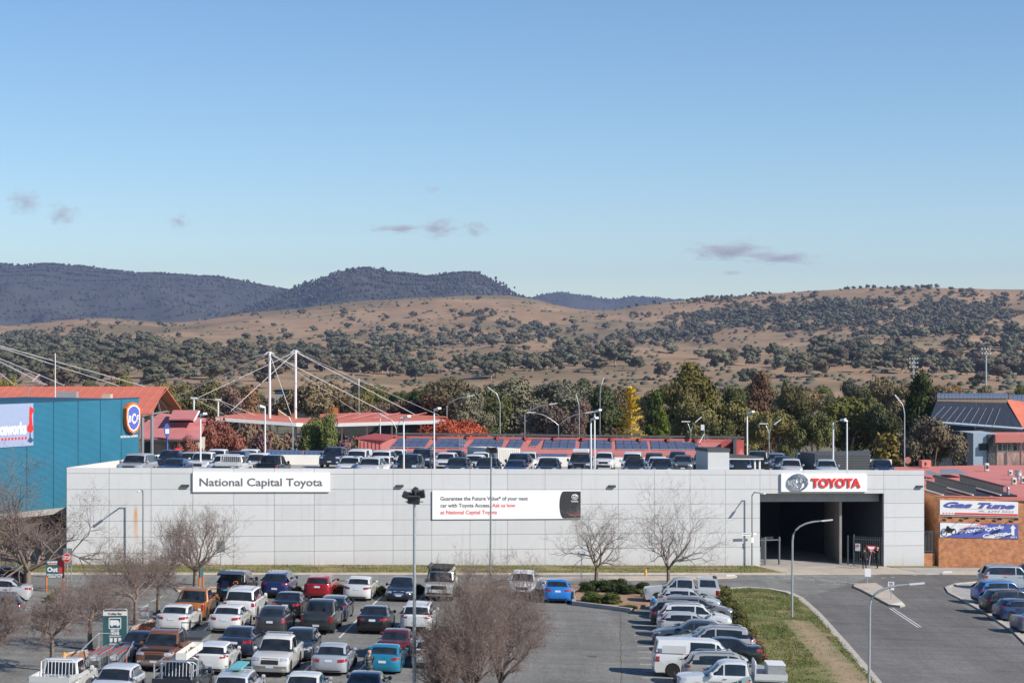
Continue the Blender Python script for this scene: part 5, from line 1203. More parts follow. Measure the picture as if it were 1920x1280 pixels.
# traffic on the street behind the showroom
for px, Y, kd, col, lb_ in ((992, 268, 'suv', (.4, .41, .43), 'grey car on the street behind the showroom ridge'), (975, 272, 'sedan', (.6, .6, .6), 'white car half hidden on the street behind the showroom'), (608, 243, 'ute', (.7, .7, .7), 'white vehicle under the green pepper tree'), (415, 246, 'van', (.7, .7, .7), 'white van behind the dull red autumn tree'), (510, 250, 'suv', (.62, .62, .62), 'white car behind the leafless trees left of the masts'), (660, 248, 'van', (.66, .66, .66), 'white van left of the red pavilion')):
    X = (px-960)/FPX*Y; car_at(kd, col, (X, Y, farz(X, Y)+.02), math.radians(10 if kd == 'suv' else 185), lb_, 'vehicles on the street behind', detail=1, tilt=False, name='van' if kd == 'van' else 'car', cat='van' if kd == 'van' else 'car')
# front row on the deck, only roofs show above the parapet
for kd, col, px, D_, lb_, k in [('suv_l', (.4, .41, .43), 240, 1.1, 'silver SUV roof just above the parapet at far left', {}), ('sedan', (.015, .03, .1), 312, 2.2, 'blue roof in front of the dark blue rooftop pickup', {}),
 ('tray', Wt, 424, 1.2, 'white tray pickup with mesh head board at the parapet', dict(extras=tray_bed, **U)), ('ute', BLK, 498, 1.2, 'black pickup with sports bar at the parapet', dict(extras=sports_bar, **U)),
 ('suv', (.6, .6, .62), 687, 1.2, 'white roof at the parapet in front of two white SUVs', {}), ('suv', (.03, .033, .038), 852, 1.2, 'charcoal roof at the parapet right of the second pole', {}),
 ('suv', (.02, .02, .022), 908, 1.2, 'black roof at the parapet left of the cream container', {}), ('sedan', (.02, .05, .14), 962, 2.6, 'blue roof at the parapet in front of the dark navy SUV', {}),
 ('suv', (.025, .03, .03), 1024, 1.2, 'dark roof at the parapet before the pale back wall', {}), ('suv', (.03, .03, .032), 1188, 1.2, 'black roof with basket at the parapet', dict(extras=lambda e, c, k: pt('roof_basket', e, M('trim'), lambda mb: mb.b2((-1.2, -.6, c.H+.05), (.3, .6, c.H+.15))))),
 ('suv', (.02, .02, .025), 1240, 1.2, 'dark roof at the parapet in front of a white SUV', {}), ('suv', (.45, .5, .55), 1552, 1.0, 'pale silver roof right of the silver pickup', {}), ('suv', (.012, .02, .05), 1657, .6, 'dark blue roof at the right end of the parapet', {})]:
    l = Wl(px, D_); p = W(l, -D_, DK)
    deck(kd, col, px, p.y, lb_, rear='tray pickup' in lb_ or 'sports bar' in lb_, **k)
mat('bark_dark', (.09, .07, .055), .9, var=.25, scale=6)
# ================================================================== blue clad store on the left
mat('blue_clad', (.03, .175, .27), .45, var=.08, scale=.4); mat('blue_joint', (.01, .06, .11), .6)
BO = Vector((-34.1, 182.0, 0)); BU = Vector((-8.8, -15.0, 0)).normalized(); BN = Vector((-BU.y, BU.x, 0)); BN = BN if BN.x > 0 else -BN
def bs(px):
    t = (px-960)/FPX; return (t*BO.y-BO.x)/(BU.x-t*BU.y)
def bp(px, py, d=0.0):
    p = BO+BU*bs(px); z = CZ-(py-640)/FPX*p.y; p = p+BN*d; return Vector((p.x, p.y, z))
blue = wempty('blue_store', Vector((BO.x, BO.y, gz(BO.x, BO.y))), label='tall blue corrugated store building at the left edge', cat='building')
zt_, zb_ = CZ-5.2, CZ-14.45
js = [bs(p) for p in (260, 227, 188, 146, 100, 50, -5, -70, -150)]
for a, b in zip(js[:-1], js[1:]):
    mb = MB(); n = int((zt_-zb_)/.1); vs = []
    for i in range(n*2+1):
        z = zb_+(zt_-zb_)*i/(n*2); d = .0 if i % 2 else .035
        for s_ in (a+.03, b-.03): p = BO+BU*s_+BN*d; vs.append((p.x, p.y, z))
    mb.add(vs, [(2*i, 2*i+1, 2*i+3, 2*i+2) for i in range(n*2)]); mb.build('cladding_panel', M('blue_clad'), blue)
def bq(mb, s0, s1, z0, z1, d0, d1):
    c = [BO+BU*s_+BN*d for s_, d in ((s0, d0), (s1, d0), (s1, d1), (s0, d1))]
    mb.hexa([Vector((p.x, p.y, z0)) for p in c], [Vector((p.x, p.y, z1)) for p in c])
pt('wall_core', blue, M('blue_joint'), lambda mb: bq(mb, 0, js[-1], zb_, zt_-.05, -14, -.02))
pt('parapet_cap', blue, M('blue_joint'), lambda mb: bq(mb, -.05, js[-1], zt_+.002, zt_+.1, -.3, .06))
pt('plinth', blue, M('bark_dark'), lambda mb: bq(mb, .5, js[-1], CZ-17.6, zb_-.002, -13, -.9))
pt('concrete_ledge', blue, M('concrete_grey'), lambda mb: bq(mb, 0, js[-1], zb_-.5, zb_-.004, -.85, .06))
fB = lambda px, py, d=.0: Fr(bp(px, py, d), -BU)
q = fB(-150, 837, .0); ban = wempty('banner', bp(0, 837), label='pale blue banner with white lettering ceworks and red paint brush', cat='banner')
# banner corners follow the wall; frame along the wall
bl0, bl1 = bs(-110), bs(61)
mat('banner_blue', (.30, .36, .52), .6, var=.04)
q = Fr(Vector(((BO+BU*bl1).x, (BO+BU*bl1).y, 0)), -BU)                      # origin at the right edge, x to the right
zs = CZ-(835-640)/FPX*(BO+BU*bl1).y; ze = CZ-(755.5-640)/FPX*(BO+BU*bl1).y
q.o.z = zs; hb_ = ze-zs
q.rect('banner_sheet', -(bl0-bl1), 0, 0, hb_, .05, .09, 'banner_blue', ban)
sb = lambda px: -(bs(px)-bl1)
q.text('lettering', 'ceworks', sb(-2), hb_*.30, sb(48)-sb(-2), hb_*.27, 'sign_white', ban, d=.091, bold=.045)
for k in range(8): q.rect('red_square', sb(1+6.3*k)-.0, hb_*.16, sb(1+6.3*k)+.22, hb_*.22, .091, .1, 'sign_red', ban)
xb_ = sb(54.5)
q.poly('brush_handle', [(xb_-0.100, hb_*.52), (xb_-0.060, hb_*.85), (xb_+0.000, hb_*.93), (xb_+0.520, hb_*.85), (xb_+0.200, hb_*.72), (xb_+0.300, hb_*.5), (xb_+0.440, hb_*.38), (xb_+0.100, hb_*.3), (xb_-0.300, hb_*.36), (xb_-0.340, hb_*.44)], .091, .12, 'sign_red', ban)
q.poly('brush_tip', [(xb_-0.040, hb_*.3), (xb_+0.060, hb_*.3), (xb_+0.100, hb_*.2), (xb_+0.440, hb_*.13), (xb_+0.100, hb_*.07), (xb_-0.300, hb_*.12), (xb_-0.040, hb_*.2)], .091, .12, 'denim', ban)
# shield sign
sh_ = wempty('shield_sign', bp(245, 812), label='orange and blue shield sign reading BCF on the blue wall', cat='sign')
q = Fr(bp(243.5, 784, .0), -BU); hh = 27.0/20.6; wv = .98
shp = [(-.55, 1.0), (0, 1.12), (.55, 1.0), (.95, .72), (1.0, .1), (.9, -.45), (.55, -.85), (0, -1.05), (-.55, -.85), (-.9, -.45), (-1.0, .1), (-.95, .72)]
for nm, k, d0, d1, m_ in (('border', 1.0, .05, .45, 'orange_paint'), ('white_band', .86, .451, .46, 'sign_white'), ('blue_field', .77, .461, .47, 'sign_blue')):
    q.poly(nm, [(a*wv*k, b*hh*k) for a, b in shp], d0, d1, m_, sh_)
q.text('lettering', 'B', -.70, -.30, .36, .6, 'sign_white', sh_, d=.471, bold=.02, shear=.12)
q.text('lettering', 'C', -.25, -.44, .50, .9, 'sign_white', sh_, d=.471, bold=.03)
q.text('lettering', 'F', .34, -.30, .34, .6, 'sign_white', sh_, d=.471, bold=.02, shear=.12)
q.text('tagline', 'BOATING-CAMPING-FISHING', -1.3, -1.72, 2.3, .2, 'sign_white', sh_, d=.05, bold=.02)
# ================================================================== orange gable-roofed mall behind
mall = wempty('gable_roof_mall', P(150, 800, 235), label='mall with big orange gabled roof behind the blue store', cat='building')
def RP(px, py, Y): return P(px, py, Y)
rz, ez = CZ-5.3, CZ-8.0
yr, yf, yb_ = 235, 221, 249
xr, xf_ = -40.6, -40.0
rib = MB()
for nm, y0, z0, y1, z1, xa_, xb__ in (('roof_slope', yf, ez, yr, rz, -40.0, -40.9), ('roof_slope', yr, rz, yb_, ez-.5, -40.9, -41.3)):
    o = pt(nm, mall, M('roof_orange'), lambda mb: mb.slab([(-86, y0, z0-.15), (xa_, y0, z0-.15), (xb__, y1, z1-.15), (-86, y1, z1-.15)], (0, 0, .15)))
    for k in range(46):
        x0 = -85.5+k; 
        if y0 == yf: pt('roof_rib', o, M('roof_orange'), lambda mb: mb.slab([(x0, y0, z0+.002), (x0+.09, y0, z0+.002), (x0+.09, y1, z1+.002), (x0, y1, z1+.002)], (0, 0, .05)))
pt('gable_wall', mall, M('charcoal'), lambda mb: mb.slab([(-43.4, yf+1, ez-.4), (-43.6, yr, rz-.4), (-44, yb_-1, ez-.6)], (-.2, 0, 0)))
for a, b in (((-42.4, yf+3, ez), (-42.4, yr, rz-.5)), ((-42.4, yr, rz-.5), (-42.6, yb_-2, ez-.5)), ((-42.4, yf+7, ez-.6), (-42.4, yr-3, rz-1.2)), ((-42.4, yr, ez-.6), (-42.4, yr, rz-.5)), ((-42.4, yr+5, ez-.6), (-42.4, yr+2, rz-1.0)), ((-42.4, yf+1, ez-.5), (-42.4, yb_-2, ez-.6))):
    pt('truss_bar', mall, M('steel_grey'), lambda mb: mb.tube([a, b], .13, 5))
pt('eave_wall', mall, M('cream_wall'), lambda mb: mb.b2((-86, yf+2, CZ-19), (-43.6, yf+3, ez-.2)))
for px, w_, h_, m_, lb_ in ((127, 2.2, 1.1, 'galv', 'grey rooftop exhaust box on the orange roof'), (145, 2.0, .25, 'galv', 'flat grey roof hatch beside the exhaust box'), (201, 1.0, .8, 'cream_wall', 'small cream roof vent on the orange roof')):
    y = 225.5; x_ = (px-960)/FPX*y; z_ = lerp(ez, rz, (y-yf)/(yr-yf))
    o = empty('roof_unit', (x_, y, z_), label=lb_, cat='roof unit'); pt('casing', o, M(m_), lambda mb: mb.box((0, 0, .35+h_/2), (w_, 1.3, h_))); pt('curb', o, M('roof_pink'), lambda mb: mb.box((0, 0, .15), (w_*.7, 1.0, .42)))
# lower red roofs right of it
low = wempty('red_roof_annex', P(320, 850, 210), label='low building with pinkish red roofs beside the blue store', cat='building')
a = [P(262, 823, 205), P(374, 825, 205), P(390, 786, 218), P(300, 776, 218), P(262, 800, 212)]
pt('roof_slope', low, M('roof_pink'), lambda mb: mb.slab(a, (0, 0, .12))); pt('gutter', low, M('charcoal'), lambda mb: mb.slab([a[0]+Vector((0, -.1, -.2)), a[1]+Vector((0, -.1, -.2)), a[1]+Vector((0, .1, -.2)), a[0]+Vector((0, .1, -.2))], (0, 0, .2)))
d_ = [P(317, 787, 210), P(364, 787, 210), P(372, 771, 216), P(325, 771, 216)]
pt('raised_roof', low, M('roof_pink'), lambda mb: mb.slab(d_, (0, 0, .15))); pt('clerestory_window', low, M('black'), lambda mb: mb.slab([P(318, 792, 210.4), P(362, 792, 210.4), P(362, 788, 210.4), P(318, 788, 210.4)], (0, .3, 0)))
pt('raised_roof_edge', low, M('sign_white'), lambda mb: mb.tube([P(364, 788, 210), P(373, 771, 216)], .12, 5))
wa = [P(264, 872, 206.5), P(372, 872, 206.5)]
pt('wall', low, M('cream_wall'), lambda mb: mb.hexa([wa[0], wa[1], wa[1]+Vector((0, 9, 0)), wa[0]+Vector((0, 9, 0))], [Vector((p.x, p.y, a[0].z-.05)) for p in (wa[0], wa[1], wa[1]+Vector((0, 9, 0)), wa[0]+Vector((0, 9, 0)))]))
arch_pts = [P(278+10*math.cos(t), 845-20*math.sin(t), 206.4) for t in np.linspace(0, math.pi, 9)]
pt('arched_opening', low, M('charcoal'), lambda mb: mb.slab([P(288, 862, 206.4)]+arch_pts+[P(268, 862, 206.4)], (0, .09, 0)))
for px in (267, 285): pt('column', low, M('steel_grey'), lambda mb: mb.tube([P(px, 860, 204), P(px, 782 if px == 267 else 778, 204)], .17, 8))
# ================================================================== cable-stayed canopy with two masts
can = wempty('canopy_roof', P(700, 800, 300), label='long orange canopy roof hung from white masts', cat='canopy')
def canslab(pts, nm='roof_sheet', m_='roof_orange', t=.25): return pt(nm, can, M(m_), lambda mb: mb.slab(pts, (0, 0, t)))
c1 = [P(600, 796, 290), P(836, 789, 294), P(836, 783, 312), P(690, 775.5, 316), P(600, 779, 312)]
canslab(c1); canslab([P(404, 784, 286), P(556, 794.5, 286), P(556, 786, 306), P(470, 776, 308)])
canslab([P(556, 794.5, 286.3), P(600, 796, 290), P(600, 786, 306), P(556, 786, 306)])
for a, b in ((c1[0], c1[1]), (P(404, 784, 286), P(556, 794.5, 286)), (P(556, 794.5, 286), c1[0])):
    pt('fascia', can, M('steel_white'), lambda mb: mb.slab([a+Vector((0, -.12, -.35)), b+Vector((0, -.12, -.35)), b+Vector((0, -.02, -.35)), a+Vector((0, -.02, -.35))], (0, 0, .5)))
for px, y0 in ((641, 797), (688, 795), (735, 795), (790, 792), (450, 789), (520, 793)):
    b_ = P(px, y0, 297); pt('column', can, M('steel_white'), lambda mb: mb.tube([(b_.x, b_.y, CZ-21), b_], .16, 7))
for px in (620, 660, 700, 750): pt('roof_purlin', can, M('roof_pink'), lambda mb: mb.tube([P(px, 790-(px-600)*.02, 294)+Vector((0, 0, .3)), P(px+50, 779, 308)+Vector((0, 0, .45))], .07, 4))
pt('shop_front', can, M('charcoal'), lambda mb: mb.slab([P(600, 870, 318), P(840, 870, 318), P(840, 796, 318), P(600, 796, 318)], (0, 4, 0)))
mast = {}
for px, yt, Y, lb_ in ((505.5, 660, 296, 'left white steel mast holding the canopy cables'), (554, 657, 302, 'right white steel mast holding the canopy cables')):
    t_ = P(px, yt, Y); e = wempty('mast', Vector((t_.x, t_.y, CZ-20.5)), label=lb_, cat='mast', group='white canopy masts')
    pt('shaft', e, M('steel_white'), lambda mb: mb.tube([(t_.x, t_.y, CZ-20.6), t_], [.24, .2], 10), 40)
    pt('head_plate', e, M('steel_white'), lambda mb: mb.slab([t_+Vector((-.9, -.06, -.4)), t_+Vector((-.3, -.06, .1)), t_+Vector((.3, -.06, .1)), t_+Vector((.9, -.06, -.4)), t_+Vector((.25, -.06, -.25)), t_+Vector((-.25, -.06, -.25))], (0, .12, 0)))
    mast[px] = (t_, e)
def cable(e, a, b, r=.045, nm='cable'): return pt(nm, e, M('steel_white'), lambda mb: mb.tube([a, b], r, 5))
m1, m2 = mast[505.5], mast[554]
for (t_, e), lst in ((m1, [(728, 776.5, 303, .07), (676, 776, 310, .035), (546, 778, 292, .06), (330, 744, 300, .06), (262, 724, 320, .04), (225, 722, 330, .04), (360, 741, 310, .04)]),
                     (m2, [(782, 779, 303, .07), (823, 778, 312, .035), (433, 770, 292, .06), (366, 748, 296, .06), (345, 730, 320, .035)])):
    for px, py, Y, r in lst: cable(e, t_+Vector((0, 0, -.2)), P(px, py, Y), r*.65)
for k, (px, yt, yb2) in enumerate(((363.5, 746, 775), (409, 749, 783))):
    a, b = P(px, yt, 292), P(px, 815, 292); e = wempty('cable_post', b, label=('left' if k == 0 else 'right')+' short white post carrying roof cables', cat='post', group='short cable posts')
    pt('post', e, M('steel_white'), lambda mb: mb.tube([b, a], .14, 7)); pt('post_head', e, M('steel_white'), lambda mb: mb.box(a, (.9, .3, .25)))
    for c_ in (((330, 750, 300), (440, 787, 290)) if k == 0 else ((363, 747, 292), (478, 778, 292), (470, 790, 287))): cable(e, a, P(*c_), .03)
t0 = P(-70, 600, 260); e = wempty('mast', Vector((t0.x, t0.y, CZ-20)), label='white mast beyond the left edge whose cables cross the hills', cat='mast')
pt('shaft', e, M('steel_white'), lambda mb: mb.tube([(t0.x, t0.y, CZ-20), t0], .2, 8))
for px, py, Y, r in ((120, 722, 250, .06), (88, 721.5, 250, .05), (84, 721.5, 252, .04), (28, 722, 250, .05), (275, 725, 300, .035), (223, 723, 300, .035)): cable(e, t0+Vector((0, 0, -2.0 if px > 200 else -3.0)), P(px, py, Y), r)
# louvred dark building behind the masts
lv = wempty('louvred_building', P(570, 800, 345), label='dark building with white louvres and orange walls behind the masts', cat='building')
q = Fr(P(515, 800, 345), (1, 0, 0)); sp = lambda a: (a-515)/FPX*345; sh2 = lambda b: (800-b)/FPX*345
q.rect('wall', 0, 0, sp(650), sh2(733), -6, 0, 'charcoal', lv); q.rect('roof_slab', -.3, sh2(733)+.002, sp(625), sh2(731), -6.3, .5, 'black', lv)
for a, b in ((515, 541), (557, 582), (597, 622)):
    for k in range(9): q.rect('louvre', sp(a), sh2(757.5-k*2.7), sp(b), sh2(756.3-k*2.7), .02, .16, 'sign_white', lv)
for a, b in ((522, 556), (605, 634)): q.rect('orange_wall', sp(a), sh2(792), sp(b), sh2(759.5), .02, .3, 'orange_wall', lv)
q.rect('rear_block', sp(641), 0, sp(712), sh2(762), -2, .2, 'charcoal', lv); q.rect('patterned_screen', sp(675), sh2(775), sp(702), sh2(765), .21, .3, 'sign_cream', lv)
# ================================================================== red-roofed building with solar panels behind the deck
sol = wempty('red_roof_showroom', Wp(1050, 880, 45), label='red-roofed showroom carrying blue solar panels behind the deck', cat='building')
D0, D1 = 47.0, 50.6
eL, eR = Wp(712, 853, D0), Wp(1400, 861, D0); rL, rR = Wp(742, 823, D1), Wp(1385, 829, D1)
def rp(px, py):          # point on the sloping roof plane along the pixel ray
    n_ = (eR-eL).cross(rL-eL); t, v = (px-960)/FPX, (640-py)/FPX; d = Vector((t, 1, v)); o_ = Vector((0, 0, CZ)); s_ = n_.dot(eL-o_)/n_.dot(d); return o_+d*s_
pt('roof_slope', sol, M('roof_red'), lambda mb: mb.slab([eL-Vector((0, 0, .15)), eR-Vector((0, 0, .15)), rR-Vector((0, 0, .15)), rL-Vector((0, 0, .15))], (0, 0, .15)))
nrm = (eR-eL).cross(rL-eL).normalized(); nrm = nrm if nrm.z > 0 else -nrm
upl, upr = Wp(740, 816.5, D1+.15), Wp(1390, 823.5, D1+.15)
pt('upstand', sol, M('red_trim'), lambda mb: mb.slab([rL+Vector((0, .1, 0)), rR+Vector((0, .1, 0)), upr, upl], (0, .3, 0)))
pt('ridge_cap', sol, M('charcoal'), lambda mb: mb.slab([Wp(668, 819, D1+.1), Wp(740, 814.5, D1+.1)][1:]+[Wp(1395, 821.5, D1+.1), Wp(1395, 821.5, D1+.9), Wp(740, 814.5, D1+.9)], (0, 0, .22)))
for px in (763, 820, 876, 932, 985, 1039, 1093, 1146, 1199, 1252, 1304): pt('roof_bracket', sol, M('red_trim'), lambda mb: mb.box(Wp(px, 817.2+(px-740)*.0109+2.2, D1-.15), (.35, .5, .32), rz=.3))
# end pavilions
k1 = [Wp(672, 850, 46), Wp(715, 850, 46), Wp(742, 840, 50.3), Wp(690, 840, 50.3)]
def pav(pts_, zt2, nm, m_): return pt(nm, sol, M(m_), lambda mb: mb.hexa([Vector((p.x, p.y, CZ-13)) for p in pts_], [Vector((p.x, p.y, zt2)) for p in pts_]))
pav(k1, Wp(690, 826, 46).z, 'end_pavilion', 'roof_red'); e0 = Wp(690, 826, 46).z
pt('pavilion_roof', sol, M('red_trim'), lambda mb: mb.slab([Wp(664, 823, 46), Wp(722, 826, 45.6), Wp(742, 817.5, 50.5), Wp(704, 814.5, 50.5)], (0, 0, .15)))
for k in range(6):
    a_ = lerp(k1[0], k1[1], (k+.5)/6); pt('board_joint', sol, M('red_trim'), lambda mb: mb.box((a_.x+.03, a_.y-.03, (CZ-13+e0)/2), (.06, .06, e0-CZ+12.8), rz=.3))
pav([Wp(1352, 850, 47), Wp(1382, 846, 47), Wp(1395, 846, 51), Wp(1362, 846, 51)], Wp(1365, 828, 47).z, 'end_pavilion', 'red_trim')
pav([Wp(1375, 850, 46), Wp(1380.5, 850, 46), Wp(1382, 846, 51), Wp(1376, 846, 51)], Wp(1377, 826, 46).z, 'pavilion_fin', 'charcoal')
# solar arrays: every module its own part
def array(tl, tr, br, bl, ncol, nrow, label):
    c = rp(*[(tl[i]+br[i])/2 for i in (0, 1)]); e = wempty('solar_array', c, label=label, cat='solar array', group='solar arrays on the red roof')
    A, B, C_, D_ = rp(*tl)+nrm*.16, rp(*tr)+nrm*.16, rp(*br)+nrm*.16, rp(*bl)+nrm*.16
    q_ = lambda u, v: A.lerp(B, u).lerp(D_.lerp(C_, u), v)
    for i in range(ncol):
        for j in range(nrow):
            u0, u1, v0, v1 = (i+.03)/ncol, (i+.97)/ncol, (j+.03)/nrow, (j+.97)/nrow
            o = pt('solar_panel', e, M('solar'), lambda mb: mb.slab([q_(u0, v0), q_(u1, v0), q_(u1, v1), q_(u0, v1)], nrm*.04))
    for v in (0., 1.): pt('mounting_rail', e, M('solar_frame'), lambda mb: mb.tube([q_(0, v), q_(1, v)], .035, 4))
    for u in (.1, .5, .9): pt('foot', e, M('solar_frame'), lambda mb: mb.tube([q_(u, 1)-nrm*.16, q_(u, 1)], .05, 4))
for k, a in enumerate((((749, 823.5), (808, 824), (796, 841), (732, 840.5)), ((822, 824.3), (877, 824.8), (868, 842), (804, 841)), ((892, 824.6), (946, 825), (940, 842), (876, 841.7)), ((958, 825.2), (984.5, 825.4), (976, 842), (948, 841.8)),
      ((1021, 825.5), (1080, 826), (1078, 843.5), (1016, 843)), ((1088, 826), (1147, 826.5), (1147, 844), (1087, 843.5)), ((1153, 826.5), (1212, 827), (1216, 845), (1155, 844.3)), ((1218, 827), (1278, 827.3), (1286, 845), (1221, 844.5)), ((1279, 831.5), (1307, 832), (1311, 845.2), (1286, 845)))):
    array(*a, 4 if k not in (3, 8) else 2, 2, ['leftmost', 'second', 'third', 'narrow fourth', 'fifth', 'sixth', 'seventh', 'eighth', 'small rightmost'][k]+' blue solar array counted from the left on the red roof')
array((1000, 824.8), (1018, 825), (1006, 838.5), (992, 838.3), 3, 2, 'faded reddish solar array left of the fifth blue array'); 
# low front roof strip with its own modules
fL, fR = Wp(495, 856, 42.5), Wp(1330, 872, 42.5); gL, gR = Wp(495, 845, 45.8), Wp(1330, 855, 45.8)
pt('front_roof', sol, M('roof_red'), lambda mb: mb.slab([fL, fR, gR, gL], (0, 0, .1)))
pt('front_gutter', sol, M('red_trim'), lambda mb: mb.slab([fL+Vector((0, -.2, -.05)), fR+Vector((0, -.2, -.05)), fR+Vector((0, -.02, -.05)), fL+Vector((0, -.02, -.05))], (0, 0, .22)))
fn = (fR-fL).cross(gL-fL).normalized(); fn = fn if fn.z > 0 else -fn
for k, (a, b, n_) in enumerate(((500, 568, 8), (571, 606, 4), (740, 800, 7), (806, 868, 7), (990, 1012, 3), (1014, 1064, 6), (1085, 1110, 3))):
    e = wempty('solar_array', Wp(a, 850, 44), label=['leftmost low', 'second low', 'third low', 'fourth low', 'short fifth low', 'sixth low', 'rightmost low'][k]+' solar array just above the deck back wall', cat='solar array', group='solar arrays on the low front roof')
    for i in range(n_):
        u0, u1 = [lerp(a, b, (i+.04)/n_), lerp(a, b, (i+.96)/n_)]
        pass
        def on(px, v):
            l = Wl(px, 42.5); t_ = (l-Wl(495, 42.5))/(Wl(1330, 42.5)-Wl(495, 42.5)); return fL.lerp(fR, t_).lerp(gL.lerp(gR, t_), v)+fn*.16
        pt('solar_panel', e, M('solar'), lambda mb: mb.slab([on(u0, .1), on(u1, .1), on(u1, .85), on(u0, .85)], fn*.04))
# antenna on ridge
a = Wp(870, 842, 49); an = wempty('roof_antenna', a, label='thin comb-like antenna on the red roof', cat='antenna')
pt('boom', an, M('galv'), lambda mb: mb.tube([Wp(861, 834, 48.6), Wp(877, 834, 48.6)], .03, 4))
for k in range(6): pt('rod', an, M('galv'), lambda mb: mb.tube([Wp(861+3*k, 838-k*.3, 48.6), Wp(861+3*k, 821+k*.8, 48.6)], .022, 4))
b_ = Wp(1320.5, 828, 49.8); ds = wempty('roof_dish', b_, label='white panel antenna on tripod at the right end of the red roof', cat='antenna')
pt('pole', ds, M('galv'), lambda mb: mb.tube([b_, Wp(1320.5, 797, 49.8)], .05, 5)); pt('panel', ds, M('sign_white'), lambda mb: mb.box(Wp(1317, 801, 49.5), (.35, .25, .6)))
for dx in (-9, 11): pt('leg', ds, M('galv'), lambda mb: mb.tube([Wp(1320.5+dx, 829, 49), Wp(1320.5, 813, 49.8)], .03, 4))
# cream container on the deck
p0, p1 = deck_pt(934, 184), deck_pt(976, 185.5); ct = wempty('shipping_container', p0, label='cream corrugated shipping container standing on the roof deck', cat='container')
f = Fr(p0, p1-p0); Lc = (p1-p0).length; hc = 1.95
f.rect('box', 0, 0, Lc, hc, -5, -.06, 'off_white', ct)
for k in range(11): f.rect('corrugation', k*Lc/11, .05, k*Lc/11+Lc/22, hc-.03, -.058, 0, 'off_white', ct)
# ================================================================== steep blue roofed hall, upper right
hall = wempty('blue_roof_hall', P(1840, 870, 262), label='hall with steep slate blue roof and barrel ridge at right edge', cat='building')
Yh = 262
r0, r1 = P(1757, 750, Yh+5), P(1890, 752, Yh+5); e0_, e1_ = P(1742, 790, Yh), P(1917, 803, Yh-1)
def hp(u, v): return r0.lerp(r1, u).lerp(e0_.lerp(e1_, u), v)
for i in range(11):
    for j in range(2):
        u0, u1, v0, v1 = (i+.02)/11, (i+.98)/11, (j+.02)/2, (j+.98)/2; pt('roof_panel', hall, M('slate_blue'), lambda mb: mb.slab([hp(u0, v0), hp(u1, v0), hp(u1, v1), hp(u0, v1)], (0, .1, .08)))
for i in range(9): pt('stay_rod', hall, M('steel_grey'), lambda mb: mb.tube([hp(.12+i*.09, .28)+Vector((0, -.3, 0)), hp(.0+i*.085, .98)+Vector((0, -.5, 0))], .025, 4))
pt('eave_gutter', hall, M('pale_blue'), lambda mb: mb.tube([hp(0, 1.02), hp(1, 1.02)], .22, 6)); pt('olive_band', hall, M('timber'), lambda mb: mb.slab([P(1757, 752, Yh+4.6), P(1890, 755, Yh+4.6), P(1890, 747, Yh+4.6), P(1757, 745, Yh+4.6)], (0, .3, 0)))
for i in range(19):
    a_, b_ = lerp(1757, 1890, (i+.04)/19), lerp(1757, 1890, (i+.96)/19)
    prof = [(Yh+4.5, 746.5), (Yh+4.6, 742.5), (Yh+5.0, 739.2), (Yh+5.8, 737.2), (Yh+7, 736.6)]
    mb = MB(); vs = [P(px, py, Y_) for Y_, py in prof for px in (a_, b_)]; mb.add(vs, [(2*k, 2*k+1, 2*k+3, 2*k+2) for k in range(4)]); mb.build('ridge_panel', M('ridge_glass'), hall, 60)
for i in range(14):
    a_, b_ = lerp(1892, 2000, (i+.04)/14), lerp(1892, 2000, (i+.96)/14)
    mb = MB(); vs = [P(px, py, Y_) for Y_, py in ((Yh+9, 752), (Yh+9.2, 745), (Yh+10, 741), (Yh+12, 739.5)) for px in (a_, b_)]; mb.add(vs, [(2*k, 2*k+1, 2*k+3, 2*k+2) for k in range(3)]); mb.build('ridge_panel', M('ridge_glass'), hall, 60)
pt('hip_roof', hall, M('roof_orange'), lambda mb: mb.slab([P(1887, 750, Yh+5), P(1918, 803, Yh-1), P(2060, 790, Yh+4), P(2060, 765, Yh+8), P(1925, 755, Yh+6)], (0, .05, .12)))
q = Fr(P(1790, 880, Yh), (1, 0, 0)); sp = lambda a: (a-1790)/FPX*Yh; s2_ = lambda b: (880-b)/FPX*Yh
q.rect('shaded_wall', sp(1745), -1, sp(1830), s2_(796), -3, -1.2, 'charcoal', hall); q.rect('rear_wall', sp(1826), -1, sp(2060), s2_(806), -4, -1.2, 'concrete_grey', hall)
q.rect('door', sp(1798), 0, sp(1810), s2_(822), -1.19, -1.1, 'black', hall)
pb = Fr(P(1813, 885, Yh-9), (1, .05, 0)); s3_ = lambda a: (a-1813)/FPX*(Yh-9); h3_ = lambda b: (885-b)/FPX*(Yh-9)
pb.rect('side_block', 0, 0, s3_(1825), h3_(812), -7, 0, 'slate_blue', hall); pb.rect('pale_block', s3_(1825)+.01, 0, s3_(1868), h3_(812), -7, -.02, 'pale_blue', hall); pb.rect('dark_return', s3_(1852), 0, s3_(1866), h3_(814), -.018, .3, 'charcoal', hall)
pb.rect('salmon_wall', s3_(1868)+.01, -1, s3_(2060), h3_(832), -6, .4, 'salmon_wall', hall); pb.rect('fascia', s3_(1862), h3_(829), s3_(2060), h3_(814), -6, 1.2, 'roof_salmon', hall)
pb.rect('window_frame', s3_(1868), h3_(845), s3_(2060), h3_(832), .401, .5, 'pale_blue', hall)
for k in range(9): pb.rect('window_pane', s3_(1870+k*9.5), h3_(844), s3_(1877.5+k*9.5), h3_(833), .501, .53, 'black', hall)
pb.rect('window', s3_(1836), h3_(844), s3_(1852), h3_(831), -.019, .05, 'black', hall)
pt('down_pipe', hall, M('red_trim'), lambda mb: mb.tube([pb.at(s3_(1909), -1, 1.3), pb.at(s3_(1909), h3_(829), 1.3)], .12, 6))
